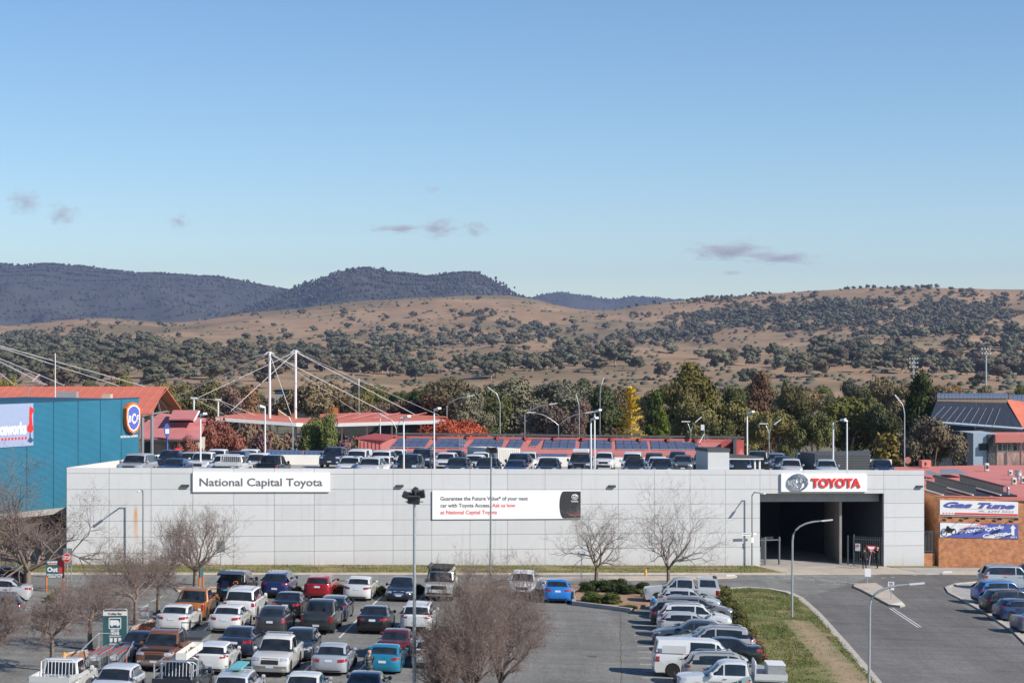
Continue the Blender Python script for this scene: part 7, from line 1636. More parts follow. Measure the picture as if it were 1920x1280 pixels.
def flax(px, py, hpx, label, n=40, group=None):
    p = G(px, py); s_ = FPX/p.y; h = hpx/s_; e = empty('flax_clump', p, 0, label, 'plant', group); r = random.Random(px); mb = MB()
    for k in range(n):
        a = r.uniform(0, 6.28); t = r.uniform(.25, .9); d = Vector((math.cos(a)*t, math.sin(a)*t, 1)).normalized(); L_ = h*r.uniform(.7, 1.15); q = Vector((-d.y, d.x, 0)).normalized()*.03
        b_ = Vector((r.gauss(0, .06), r.gauss(0, .06), 0)); m_ = b_+d*L_*.6; t_ = b_+d*L_+Vector((d.x, d.y, -.5))*L_*.15; mb.add([b_-q, b_+q, m_+q*.8, m_-q*.8, t_], [(0, 1, 2, 3), (3, 2, 4)])
    mb.build('blades', M('flax'), e, fix=False); return e
flax(1207, 1122, 24, 'spiky flax clump in front of the silver pickup'); flax(352, 1112, 18, 'spiky flax clump under the upright bare tree'); flax(385, 1110, 18, 'spiky flax clump left of the open black four-wheel drive'); flax(103, 1122, 26, 'tall yellow flax clump under the Out sign')
# grass blades on the reserve and verge
mat('blade', (.13, .155, .035), .8, var=.4, scale=.5, coord='Object')
def blades(name, n, sampler, h, label):
    r = np.random.default_rng(5); P_ = np.array([sampler(r) for _ in range(n)]); P_ = P_[~np.isnan(P_[:, 0])]; n = len(P_); a = r.uniform(0, 6.28, n); u = np.stack([np.cos(a), np.sin(a), 0*a], -1)*.02; l_ = np.stack([r.normal(0, .5, n), r.normal(0, .5, n), np.ones(n)], -1)*(h*r.uniform(.4, 1.3, n))[:, None]
    o = obj(name, quads_mesh(name, np.stack([P_-u, P_+u, P_+u*.2+l_, P_-u*.2+l_], 1).reshape(-1, 3), [M('blade')])); tag(o, label, kind='stuff'); return o
poly = [G(*p) for p in GRP]
def inpoly(x, y, ps):
    c_ = False; j = len(ps)-1
    for i in range(len(ps)):
        if (ps[i].y > y) != (ps[j].y > y) and x < (ps[j].x-ps[i].x)*(y-ps[i].y)/(ps[j].y-ps[i].y)+ps[i].x: c_ = not c_
        j = i
    return c_
wpoly = [G(*p) for p in worn]
wA, wB = G(1492, 1165), G(1618, 1300); wd_ = (wB-wA).normalized(); wn_ = Vector((wd_.y, -wd_.x, 0))
def s_res(r):
    for _ in range(30):
        x_, y_ = r.uniform(10, 34), r.uniform(76, 152)
        if inpoly(x_, y_, poly) and (abs((Vector((x_, y_, 0))-wA).xy.dot(wn_.xy)) > .9 or y_ > wA.y or r.random() < .06) and noise.noise(Vector((x_/2.2, y_/2.2, 3)))+.5*noise.noise(Vector((x_/.7, y_/.7, 8))) > r.uniform(-.5, .35): return (x_, y_, gz(x_, y_)+.1)
    return (np.nan, 0, 0)
blades('lawn_grass', 30000, s_res, .09, 'patchy green lawn grass on the reserve by the side road')
def s_ver(r):
    l, d = r.uniform(-9, 56), r.uniform(.2, 5.7)
    if noise.noise(Vector((l/3, d/1.0, 3))) < r.uniform(-.45, .25): return (np.nan, 0, 0)
    p = WG(l, d, .1); return tuple(p)
blades('verge_grass', 26000, s_ver, .10, 'patchy grass on the verge below the white wall')
# ================================================================== poles, lamps
def lamp_post(pts, r, head, label, m='galv', group=None, name='street_lamp', base=None, heads=1, cat='street lamp'):
    """pts: world polyline from foot to arm end; head: (length, width, height)"""
    e = wempty(name, Vector(pts[0]), label=label, cat=cat, group=group)
    pt('pole', e, M(m), lambda mb: mb.tube(pts, [r*1.25]+[r]*(len(pts)-2)+[r*.6], 8), 50)
    d = Vector(pts[-1])-Vector(pts[-2]); d = d.normalized() if abs(d.z) < .95 else Vector((1, 0, 0)); c = Vector(pts[-1])+d*head[0]*.45
    ry = -math.asin(d.z); rz_ = math.atan2(d.y, d.x)
    pt('lamp_head', e, M('steel_white' if m != 'dark_metal' else m), lambda mb: mb.box(c, head, rz=rz_, ry=ry)); pt('lens', e, M('head_lamp'), lambda mb: mb.box(c-Vector((0, 0, head[2]*.5+.012)), (head[0]*.7, head[1]*.8, .02), rz=rz_, ry=ry))
    pt('base_plate', e, M('galv'), lambda mb: mb.box(Vector(pts[0])+Vector((0, 0, .02)), (r*5, r*5, .04))); return e
def bend(px0, py0, px1, py1, Y, n=6, k=.5, base=None):
    """pole going up at px0 then arcing over to px1,py1"""
    a, b = P(px0, py0, Y), P(px1, py1, Y); out = []
    c = Vector((a.x, a.y, b.z-(b.z-a.z)*0+abs(b.x-a.x)*-.05)); 
    for i in range(n+1): t = i/n; out.append(a*(1-t)**2+c*2*t*(1-t)+b*t*t)
    return [base]+out if base is not None else out
g = G(1485, 1160); lamp_post(bend(1486, 1012, 1541, 976, g.y, base=g), .062, (.75, .22, .07), 'curved galvanised street lamp standing in the lawn')
g = G(1629, 1318); lamp_post(bend(1631, 1135, 1706, 1095, g.y, base=g), .06, (.75, .2, .07), 'curved street lamp rising from the bottom edge by the road')
# tall flood pole in the left lot
g = G(777, 1338); Y = g.y; fe = lamp_post([g, P(777, 945, Y)], .075, (.001, .001, .001), 'tall grey floodlight pole standing among the parked cars', group='tall floodlight poles', name='floodlight_pole') if 0 else wempty('floodlight_pole', g, label='tall grey floodlight pole standing among the parked cars', cat='light pole', group='tall floodlight poles')
pt('pole', fe, M('galv'), lambda mb: mb.tube([g, P(777, 944, Y)], [.09, .06], 8), 50)
c = P(777, 936, Y)
for dx, dz, rz_, sc_ in ((-.02, 0, .2, 1.0), (-.30, .16, .9, .85), (.20, .22, -.3, .95), (.05, .3, 2.4, .8)):
    pt('floodlight', fe, M('dark_metal'), lambda mb: mb.box(c+Vector((dx, -.2 if dz == 0 else .15, dz)), (.55*sc_, .2, .34*sc_), rz=rz_*.5, rx=.35, ry=rz_*.4))
    pt('visor', fe, M('charcoal'), lambda mb: mb.box(c+Vector((dx, -.34 if dz == 0 else .3, dz+.16*sc_)), (.55*sc_, .22, .02), rz=rz_*.5))
pt('cross_arm', fe, M('galv'), lambda mb: mb.tube([c+Vector((-.4, 0, -.1)), c+Vector((.4, 0, -.1))], .035, 6))
g = G(919, 1140); Y = g.y; f2_ = wempty('floodlight_pole', g, label='thin floodlight pole crossing the advertising sign', cat='light pole', group='tall floodlight poles')
pt('pole', f2_, M('steel_grey'), lambda mb: mb.tube([g, P(921, 850, Y)], [.07, .05], 8), 50); c2_ = P(922, 845, Y)
for dx, rz_ in ((-.15, .5), (.15, -.2)): pt('floodlight', f2_, M('dark_metal'), lambda mb: mb.box(c2_+Vector((dx, -.1, .05)), (.42, .2, .34), rz=rz_, rx=.3, ry=rz_*.5))
pt('visor', f2_, M('charcoal'), lambda mb: mb.box(c2_+Vector((0, -.2, .22)), (.6, .25, .02)))
# poles next to the white wall, casting shadows on it
def wall_lamp(px, ytop, dpole, dhead, dxl, label):
    l = Wl(px); b = WG(l, dpole, .1); p = WL+E*l+N*dpole; zt_ = CZ-(ytop-640)/FPX*p.y; hp_ = WL+E*(l+dxl)+N*dhead
    pts = [b, Vector((p.x, p.y, zt_-1.0)), Vector((p.x, p.y, zt_-.3)), Vector((lerp(p.x, hp_.x, .25), lerp(p.y, hp_.y, .25), zt_)), Vector((hp_.x, hp_.y, zt_-.02))]
    return lamp_post(pts, .06, (.5, .2, .09), label, 'steel_grey')
wall_lamp(265, 917, 1.15, 2.3, -.45, 'thin street lamp close to the left part of the white wall')
e = wall_lamp(1406, 922, .45, 1.6, .3, 'street lamp with street name blades close to the white wall')
p = WL+E*Wl(1406)+N*.45; f = Fr((p.x, p.y, 0), E)
f.o.z = CZ-(1000-640)/FPX*p.y
mat('sign_dark_blue', (.05, .07, .09), .5)
f.rect('street_name_blade', -.95, -.12, -.1, .1, .06, .09, 'sign_white', e); f.rect('street_name_blade', .05, -.1, .35, .08, .06, .09, 'sign_white', e); f.rect('parking_plate', -.1, -.75, .12, -.3, .062, .09, 'sign_white', e); f.text('lettering', 'ATHLLON DR', -.9, -.05, .75, .1, 'text_dark', e, d=.091)
# white poles on the roof deck
for k, (px, yt, Y, hd) in enumerate(((376, 779, 163, 1), (497, 764, 172, -1), (757, 784, 160, 1), (814, 769, 166, 1), (1108, 787, 164, 1), (1115, 772, 176, 1), (1401, 775, 178, 1), (1588, 790, 172, -1))):
    b = deck_pt(px, Y); t_ = P(px, yt, Y); nm = ['first from the left above the white pickups', 'second from the left', 'third from the left in front of the navy SUV', 'fourth beside a white SUV', 'shorter of the twin poles', 'taller of the twin poles', 'right of the stair house', 'right end above the entrance sign'][k]
    lamp_post([b, t_-Vector((0, 0, .15)), t_, t_+Vector((.12*hd, -.15, .05))], .062, (.62, .34, .16), 'white rooftop light pole, '+nm, 'steel_white', 'white light poles on the roof deck', 'roof_light_pole', cat='light pole')
b = deck_pt(1562, 172); t_ = P(1562, 792, 172); lamp_post([b, t_, P(1576, 787.5, 172)], .075, (.55, .2, .1), 'white rooftop pole with a slanted arm above the entrance sign', 'steel_white', 'white light poles on the roof deck', 'roof_light_pole', cat='light pole')
# lamps further back
def back_lamp(px, yb, yt, px2, yt2, Y, label, r=.06, n=1):
    X = (px-960)/FPX*Y; pts = [Vector((X, Y, farz(X, Y))), P(px, yt+14, Y)]+[P(lerp(px, px2, t), lerp(yt+14, yt2, 1-(1-t)**2), Y) for t in (.15, .35, .6, 1)]
    e = lamp_post(pts, r, (1.1, .35, .12), label, 'galv', 'street lamps behind the dealership')
    if n == 2:
        q_ = [P(px, yt+14, Y)]+[P(lerp(px, 2*px-px2, t), lerp(yt+14, yt2-1, 1-(1-t)**2), Y) for t in (.15, .35, .6, 1)]
        pt('second_arm', e, M('galv'), lambda mb: mb.tube(q_, r*.8, 6), 50); pt('second_lamp_head', e, M('steel_white'), lambda mb: mb.box(q_[-1], (1.1, .35, .12)))
back_lamp(937.5, 815, 742, 926, 734, 262, 'tall grey street lamp in front of the dark green gum'); back_lamp(838, 775, 746, 876, 743, 270, 'street lamp with long arm above the red autumn tree')
back_lamp(984, 815, 763, 1030, 758, 258, 'street lamp with long arm left of the twin-arm lamp'); back_lamp(1047, 815, 783, 1098, 774, 256, 'twin-arm street lamp behind the showroom ridge', n=2)
back_lamp(1125, 775, 730, 1128, 721, 285, 'slim street lamp left of the yellow conifer'); back_lamp(1086, 815, 758, 1084, 753, 258, 'straight grey lamp just right of the twin-arm lamp')
back_lamp(1295, 818, 797, 1304, 791, 250, 'low double-head lamp left of the roof dish', n=2); back_lamp(1442, 846, 800, 1452, 795, 245, 'low double-head lamp before the domed olive tree', n=2)
back_lamp(1696, 868, 762, 1689, 754, 216, 'tall street lamp left of the round grey gum'); back_lamp(743, 815, 790, 728, 784, 262, 'low double lamp in front of the canopy', n=2); back_lamp(549, 842, 785, 536, 778, 232, 'low lamp in front of the right mast'); back_lamp(673, 780, 728, 673, 722, 305, 'thin pole in front of the louvred building')
back_lamp(52, 745, 724, 62, 714, 225, 'small curved lamp above the orange roof')
for px, yt, yb, Y, lb_ in ((1713, 673, 705, 560, 'left sports ground light tower above the trees'), (1849, 655, 722, 520, 'right sports ground light tower above the barrel ridge')):
    t_ = P(px, yt, Y); e = wempty('light_tower', Vector((t_.x, t_.y, CZ-21)), label=lb_, cat='light tower', group='sports ground light towers'); pt('mast', e, M('galv'), lambda mb: mb.tube([(t_.x, t_.y, CZ-21), t_], [.3, .18], 8))
    for j in range(3 if px < 1800 else 2):
        pt('cross_bar', e, M('galv'), lambda mb: mb.tube([t_+Vector((-1.2, 0, -j*1.2)), t_+Vector((1.2, 0, -j*1.2))], .08, 5))
        for i in range(4): pt('floodlight', e, M('steel_white'), lambda mb: mb.box(t_+Vector((-1.1+i*.73, -.3, -j*1.2+.2)), (.32, .25, .3)))
# flag poles
for px, yt, Y, yb, c_, lb_ in ((103.5, 662, 222, 690, 'yellow_paint', 'white flagpole with yellow and dark flag above the orange roof'), (713, 774, 262, 796, 'denim', 'white flagpole with furled blue flag before the canopy')):
    X = (px-960)/FPX*Y; t_ = P(px, yt, Y); e = wempty('flag_pole', Vector((X, Y, farz(X, Y))), label=lb_, cat='flagpole'); pt('pole', e, M('steel_white'), lambda mb: mb.tube([(X, Y, farz(X, Y)), t_], [.1, .06], 7))
    pt('flag', e, M(c_), lambda mb: mb.slab([P(px-3.4, yb+12, Y), P(px-1, yb+12, Y), P(px-1, yb, Y), P(px-2.6, yb, Y)], (0, .12, 0))); 
    if px < 200: pt('flag_top', e, M('sign_black'), lambda mb: mb.slab([P(px-3, yb-1, Y), P(px-1, yb-1, Y), P(px-1, yb-18, Y), P(px-2, yb-18, Y)], (0, .12, 0)))
# ================================================================== signs
def post_sign(px, py, ytop, label, m='galv', r=.035, lean=0.0, name='road_sign', cat='sign'):
    g_ = G(px, py); t_ = P(px+lean, ytop, g_.y); e = wempty(name, g_, label=label, cat=cat); pt('post', e, M(m), lambda mb: mb.tube([g_, t_], r, 7)); return e, g_.y
e, Y = post_sign(126, 1110, 1030, 'red octagonal STOP sign on grey post by the Out board'); f = Fr(P(125.5, 1045.3, Y-.08), (1, 0, 0)); R_ = 8.9/FPX*Y
oc = lambda k: [(R_*k*math.cos(math.pi/8+i*math.pi/4), R_*k*math.sin(math.pi/8+i*math.pi/4)) for i in range(8)]
f.poly('white_border', oc(1.0), -.01, .01, 'sign_white', e); f.poly('red_face', oc(.92), .011, .016, 'sign_red', e); f.text('lettering', 'STOP', -R_*.72, -.11, R_*1.44, .23, 'sign_white', e, d=.017, bold=.03)
e, Y = post_sign(134, 1085, 1028, 'grey back of a rectangular sign behind the STOP sign'); f = Fr(P(127, 1060, Y), (1, 0, 0)); s_ = Y/FPX; f.rect('board', -8*s_, 0, 8.5*s_, 33*s_, .03, .06, 'steel_grey', e)
e, Y = post_sign(414, 1072, 1014, 'grey back of a square sign before the white wall'); f = Fr(P(414, 1034, Y), (1, 0, 0)); s_ = Y/FPX; f.rect('board', -8*s_, 0, 8*s_, 20*s_, .04, .07, 'steel_grey', e)
g = G(103, 1109); s_ = g.y/FPX; ob = wempty('out_sign', g, label='dark teal and red car park sign reading Out on orange posts', cat='sign'); f = Fr(P(86.5, 1083, g.y), (1, .1, 0))
for px in (87, 119): pt('post', ob, M('orange_paint'), lambda mb, px=px: mb.tube([G(px, 1109), P(px, 1080, G(px, 1109).y)], .06, 6))
f.rect('teal_board', 0, 0, 24*s_, 33*s_, .0, .05, 'teal_sign', ob); f.rect('red_board', 24*s_+.002, 9*s_, 33.5*s_, 33.5*s_, .0, .052, 'sign_red', ob); f.rect('lower_strip', 24*s_+.002, 0, 33.5*s_, 8.8*s_, .0, .05, 'teal_sign', ob)
f.text('lettering', 'Out', 2.2*s_, 12*s_, 19.5*s_, 8.6*s_, 'sign_white', ob, d=.052, bold=.04); f.text('lettering', 'BUNNINGS', 2.6*s_, 28.2*s_, 18.5*s_, 3.6*s_, 'sign_white', ob, d=.052, bold=.05)
f.rect('red_strip', 3*s_, 24.8*s_, 21*s_, 27.4*s_, .052, .056, 'sign_red', ob); f.text('lettering', 'warehouse', 4.5*s_, 25.4*s_, 15*s_, 1.6*s_, 'sign_white', ob, d=.057, bold=.02)
f.text('lettering', 'STRICTLY CUSTOMER', 1.5*s_, 5*s_, 30*s_, 2.6*s_, 'sign_white', ob, d=.052, bold=.05, shear=.2); f.text('lettering', 'PARKING ONLY', 4*s_, 1.2*s_, 26*s_, 2.6*s_, 'sign_white', ob, d=.052, bold=.05, shear=.2)
for k in (0, 1): f.poly('chevron', [(26.5*s_+k*2.2*s_, 14*s_), (27.1*s_+k*2.2*s_, 14*s_), (29.6*s_+k*2.2*s_, 21.5*s_), (27.1*s_+k*2.2*s_, 29*s_), (26.5*s_+k*2.2*s_, 29*s_), (28.9*s_+k*2.2*s_, 21.5*s_)], .053, .057, 'teal_sign', ob)
g = G(377, 1098); so_2 = wempty('edge_on_sign', g, label='orange posted car park sign seen edge on beside the flax', cat='sign')
for px in (374, 381): pt('post', so_2, M('orange_paint'), lambda mb, px=px: mb.tube([G(px, 1098), P(px, 1054 if px == 374 else 1078, G(px, 1098).y)], .06, 6))
pt('board', so_2, M('teal_sign'), lambda mb: mb.slab([P(374.5, 1082, g.y-.1), P(381, 1080, g.y+.6), P(381, 1058, g.y+.6), P(374.5, 1056, g.y-.1)], (.02, -.03, 0)))
# give way
e, Y = post_sign(1625, 1096, 1040, 'red and white give way triangle on leaning post', lean=7); f = Fr(P(1633.5, 1022.5, Y-.06), (1, .0, -.06)); R_ = 19.5/FPX*Y/2
tr = lambda k: [(-R_*k, -R_*.58+R_*.58*k), (0, -R_*.58-R_*1.15*k), (R_*k, -R_*.58+R_*.58*k)]
f.poly('red_border', tr(1.0), -.01, .01, 'sign_red', e); f.poly('white_face', tr(.68), .011, .016, 'sign_white', e); f.text('lettering', 'GIVE', -.16, -.36, .32, .11, 'text_dark', e, d=.017); f.text('lettering', 'WAY', -.13, -.52, .26, .11, 'text_dark', e, d=.017)
f2 = Fr(P(1621.5, 1080, Y-.05), (1, 0, -.05)); f2.rect('lower_plate', 0, 0, 11.5/FPX*Y, 15/FPX*Y, .0, .02, 'sign_white', e)
e, Y = post_sign(1671, 1127, 1090, 'white keep left sign with black arrow on the island'); f = Fr(P(1665, 1105.5, Y-.06), (1, 0, 0)); s_ = Y/FPX
f.rect('board', 0, 0, 11.5*s_, 15.5*s_, 0, .02, 'sign_white', e); f.text('lettering', 'KEEP', 2*s_, 12*s_, 7.5*s_, 2.2*s_, 'text_dark', e, d=.021); f.text('lettering', 'LEFT', 2.3*s_, 9.2*s_, 7*s_, 2.2*s_, 'text_dark', e, d=.021)
f.poly('arrow', [(1.5*s_, 1*s_), (5*s_, 1.4*s_), (4*s_, 2.4*s_), (9.5*s_, 7*s_), (8.3*s_, 8*s_), (3*s_, 3.5*s_), (2*s_, 4.6*s_)], .021, .026, 'sign_black', e)
e, Y = post_sign(1090, 1096, 1033, 'small pale road sign on thin post before the left bare tree'); f = Fr(P(1083, 1043, Y-.05), (1, 0, 0)); s_ = Y/FPX; f.rect('board', 0, 0, 14.5*s_, 10*s_, 0, .02, 'pale_blue', e); f.rect('plate', 2*s_, 6*s_, 12*s_, 9.5*s_, .021, .025, 'sign_white', e)
e, Y = post_sign(31, 1072, 1032, 'yellow crossing sign behind the branches at left'); f = Fr(P(28, 1043, Y), (1, 0, 0)); mat('hi_vis', (.7, .75, .05), .5); f.poly('diamond', [(0, .15), (.14, 0), (.28, .15), (.14, .3)], .04, .06, 'hi_vis', e); f.poly('diamond', [(0, .5), (.14, .35), (.28, .5), (.14, .65)], .04, .06, 'hi_vis', e)
g = G(1210.5, 1082); bo = wempty('bollard', g, label='yellow bollard standing on the verge behind the hedge', cat='bollard'); pt('tube', bo, M('yellow_paint'), lambda mb: mb.lathe([(.09, 0), (.09, .62), (.05, .66)], 10, g), 40); pt('collar', bo, M('kerb_white'), lambda mb: mb.lathe([(.095, .44), (.095, .5)], 10, g))
g = G(1919, 1068); bo = wempty('bollard', g, label='yellow and dark bollard at the right edge before the brick', cat='bollard'); pt('tube', bo, M('timber'), lambda mb: mb.lathe([(.12, 0), (.12, .5)], 10, g)); pt('collar', bo, M('yellow_paint'), lambda mb: mb.lathe([(.13, .5), (.13, .68)], 10, g))
g = G(1074, 1130); bo = wempty('bollard', g, label='short dark timber bollard beside the blue sedan', cat='bollard'); pt('post', bo, M('bark_dark'), lambda mb: mb.lathe([(.1, 0), (.1, .75), (.06, .8)], 8, g)); pt('cap', bo, M('timber'), lambda mb: mb.lathe([(.07, .8), (.07, .83)], 8, g))
# round blue/white and red signs near the annex
for px, py, r_px, c_, Y, lb_, hb in ((313.5, 806, 13, 'sign_blue', 205, 'tall blue and white shop sign before the red annex', 860), (334, 846, 7, 'sign_red', 190, 'round red sign with white text behind the rooftop cars', 870)):
    q_ = P(px, py, Y); s_ = Y/FPX; e = wempty('round_sign', P(px, hb, Y), label=lb_, cat='sign'); pt('post', e, M(c_), lambda mb: mb.tube([P(px, hb+10, Y), P(px, py, Y)], .12, 6)); f = Fr(q_+Vector((0, -.2, 0)), (1, .3, 0)); k = .42 if c_ == 'sign_blue' else 1
    f.poly('face', [(r_px*s_*k*math.cos(a), r_px*s_*math.sin(a)) for a in np.linspace(0, 6.28, 19)[:-1]], 0, .1, c_, e); f.rect('panel', -r_px*s_*k*.6, -r_px*s_*.5, r_px*s_*k*.75, r_px*s_*.2, .101, .12, 'sign_white', e)
# ================================================================== trolley bay
bay = wempty('trolley_bay', G(188, 1262), label='silver tube trolley bay with dark teal sign board reading Trolley Bay', cat='trolley bay')
A_, B_, C_, D_ = G(143, 1268), G(237, 1268), G(258, 1222), G(185, 1222); up_ = lambda p, h: p+Vector((0, 0, h))
for nm, ps in (('rail', [up_(A_, 0), up_(A_, 1.05), up_(D_, 1.0), up_(C_, 1.0), up_(B_, 1.05), up_(B_, 0)]), ('rail', [up_(A_, .3), up_(D_, .3)]), ('rail', [up_(B_, .3), up_(C_, .3)]), ('post', [D_, up_(D_, 1.0)]), ('post', [C_, up_(C_, 1.0)]), ('post', [A_.lerp(B_, .5), up_(A_.lerp(B_, .5), .02)])): pt(nm, bay, M('galv'), lambda mb: mb.tube(ps, .035, 6))
for k in range(6): pt('red_stripe', bay, M('sign_red'), lambda mb: mb.lathe([(.042, .1+k*.15), (.042, .17+k*.15)], 8, B_))
mid = D_.lerp(C_, .42); s_ = mid.y/FPX; f = Fr(Vector((mid.x, mid.y, mid.z)), (1, .06, 0)); hb = (1222-1213)*s_
pz = lambda y: (1222-y)*s_
f.rect('board', -22*s_, pz(1213.5), 22*s_, pz(1153.5), 0, .05, 'teal_sign', bay); f.rect('header', -22*s_, pz(1153.3), 22*s_, pz(1145.5), 0, .05, 'sign_cream', bay)
f.text('lettering', 'Trolley Bay', -13*s_, pz(1151.5), 26*s_, 4.2*s_, 'text_dark', bay, d=.051, bold=.015)
pt('hoop', bay, M('galv'), lambda mb: mb.tube([f.at(-22*s_, 0, -.04), f.at(-22*s_, pz(1143), -.04), f.at(-19*s_, pz(1141.3), -.04), f.at(19*s_, pz(1141.3), -.04), f.at(22*s_, pz(1143), -.04), f.at(22*s_, 0, -.04)], .03, 6))
for a, b, c_, d_ in ((-11.5, 1178, 11.5, 1176.4), (-11.5, 1158.6, 11.5, 1157), (-11.5, 1178, -9.9, 1157), (9.9, 1178, 11.5, 1157)): f.rect('icon_frame', a*s_, pz(b), c_*s_, pz(d_), .051, .055, 'sign_white', bay)
f.poly('van_icon', [(-9*s_, pz(1171)), (9*s_, pz(1171)), (9*s_, pz(1167)), (6.5*s_, pz(1162.5)), (4*s_, pz(1161.5)), (-9*s_, pz(1161.5))], .056, .06, 'sign_white', bay)
for x_ in (-5.5, 5): f.poly('wheel_icon', [((x_+2*math.cos(a))*s_, pz(1171.5)+2*s_*math.sin(a)) for a in np.linspace(0, 6.28, 11)[:-1]], .061, .064, 'sign_white', bay)
f.text('lettering', 'GET IT', -8*s_, pz(1183.5), 16*s_, 4.4*s_, 'sign_white', bay, d=.051, bold=.06); f.text('lettering', 'HOME', -8*s_, pz(1188.6), 16*s_, 4.4*s_, 'sign_white', bay, d=.051, bold=.06)
for k in range(3): f.poly('shield_icon', [((-9.5+k*8)*s_, pz(1202)), ((-7+k*8)*s_, pz(1203.2)), ((-4.5+k*8)*s_, pz(1202)), ((-4.2+k*8)*s_, pz(1195)), ((-9.8+k*8)*s_, pz(1195))], .051, .055, 'sign_white', bay)
for y in (1191.4, 1193, 1206, 1207.6): f.rect('small_print', -11*s_, pz(y), 11*s_, pz(y-.8), .051, .053, 'sign_white', bay)
# trolley: basket, chassis, handle, child seat, wheels
mat('wire', (.33, .35, .37), .4, metal=.7); mat('handle_red', (.65, .04, .03), .4)
def trolley():
    e = empty('shopping_trolley', cat='trolley')
    def bk(mb):
        for i in range(7):
            t = i/6; z = .42+.5*t
            for y in (-1, 1): mb.tube([(-.42, y*(.24+.04*t), z), (.45, y*(.19+.05*t), z+.02)], .006, 3, cap=False)
            mb.tube([(.45, -.19-.05*t, z+.02), (.45, .19+.05*t, z+.02)], .006, 3, cap=False); mb.tube([(-.42, -.24-.04*t, z), (-.42, .24+.04*t, z)], .006, 3, cap=False)
        for i in range(10):
            x_ = -.42+.87*i/9
            for y in (-1, 1): mb.tube([(x_, y*.22, .42), (x_, y*.265, .93)], .006, 3, cap=False)
            mb.tube([(x_, -.22, .42), (x_, .22, .42)], .006, 3, cap=False)
    pt('basket', e, M('wire'), bk); pt('rim_bar', e, M('galv'), lambda mb: mb.tube([(-.42, -.28, .93), (.45, -.24, .95), (.45, .24, .95), (-.42, .28, .93)], .014, 5))
    pt('chassis', e, M('galv'), lambda mb: mb.tube([(-.42, -.27, .95), (-.46, -.25, .2), (.4, -.17, .14), (.4, .17, .14), (-.46, .25, .2), (-.42, .27, .95)], .016, 5)); pt('handle', e, M('galv'), lambda mb: mb.tube([(-.56, -.2, .99), (-.56, .2, .99)], .018, 6))
    for y in (-1, 1): pt('handle_grip', e, M('handle_red'), lambda mb: mb.tube([(-.56, y*.2, .99), (-.56, y*.29, .99)], .032, 6))
    for y in (-1, 1): pt('handle_arm', e, M('galv'), lambda mb: mb.tube([(-.42, y*.27, .9), (-.56, y*.27, .99)], .014, 5))
    pt('child_seat', e, M('sign_white'), lambda mb: mb.box((-.36, 0, .74), (.02, .42, .22)))
    for x_, y in ((-.44, -.24), (-.44, .24), (.36, -.15), (.36, .15)): pt('wheel', e, M('black'), lambda mb: mb.lathe([(.06, -.015), (.06, .015)], 10, (x_, y, .06), 'y'))
    return e
t0_ = trolley(); n_ = 0; ang = math.radians(87)
ordl = ['front', 'second', 'third', 'fourth', 'fifth', 'sixth', 'seventh', 'eighth', 'last']
for row, (px, py) in enumerate(((176, 1262), (213, 1261))):
    for k in range(9):
        g_ = G(px, py)+Vector((math.cos(ang), math.sin(ang), 0))*(.45+k*.3); g_.z = gz(g_.x, g_.y)
        o = t0_ if n_ == 0 else dup(t0_); n_ += 1; o.location = g_; o.rotation_euler.z = ang
        tag(o, ordl[k]+' shopping trolley in the '+('left' if row == 0 else 'right')+' nested row of the trolley bay', 'trolley', 'shopping trolleys')
for k, (px, py) in enumerate(((262, 1166), (275, 1172))): o = dup(t0_); o.location = G(px, py); o.rotation_euler.z = .4+k; tag(o, ['rear', 'front'][k]+' loose shopping trolley left standing by the bare trees', 'trolley', 'shopping trolleys')
# box trailer behind the bronze pickup
g = G(352, 1240); tr_ = empty('box_trailer', g, HEAD_L, 'silver box trailer with grey lid behind the bronze pickup', 'trailer')
pt('box', tr_, M('galv'), lambda mb: mb.b2((-.1, -.75, .45), (2.2, .75, 1.15))); pt('lid', tr_, M('charcoal'), lambda mb: mb.b2((-.12, -.77, 1.151), (2.22, .77, 1.3))); pt('front_rack', tr_, M('dark_metal'), lambda mb: mb.tube([(2.0, -.75, 1.15), (2.0, -.75, 1.75), (2.0, .75, 1.75), (2.0, .75, 1.15)], .03, 5)); pt('drawbar', tr_, M('dark_metal'), lambda mb: mb.tube([(2.2, 0, .45), (3.3, 0, .42)], .05, 6))
for s in (1, -1): w_ = obj('wheel', WHL[round(CARS['hatch'].r, 2)][0], tr_, (1.0, s*.85, .33)); obj('rim', WHL[round(CARS['hatch'].r, 2)][1], w_); pt('tail_light', tr_, M('tail_lamp'), lambda mb: mb.box((-.12, s*.6, .6), (.04, .2, .1))); pt('mudguard', tr_, M('galv'), lambda mb: mb.box((1.0, s*.87, .71), (.8, .22, .03)))
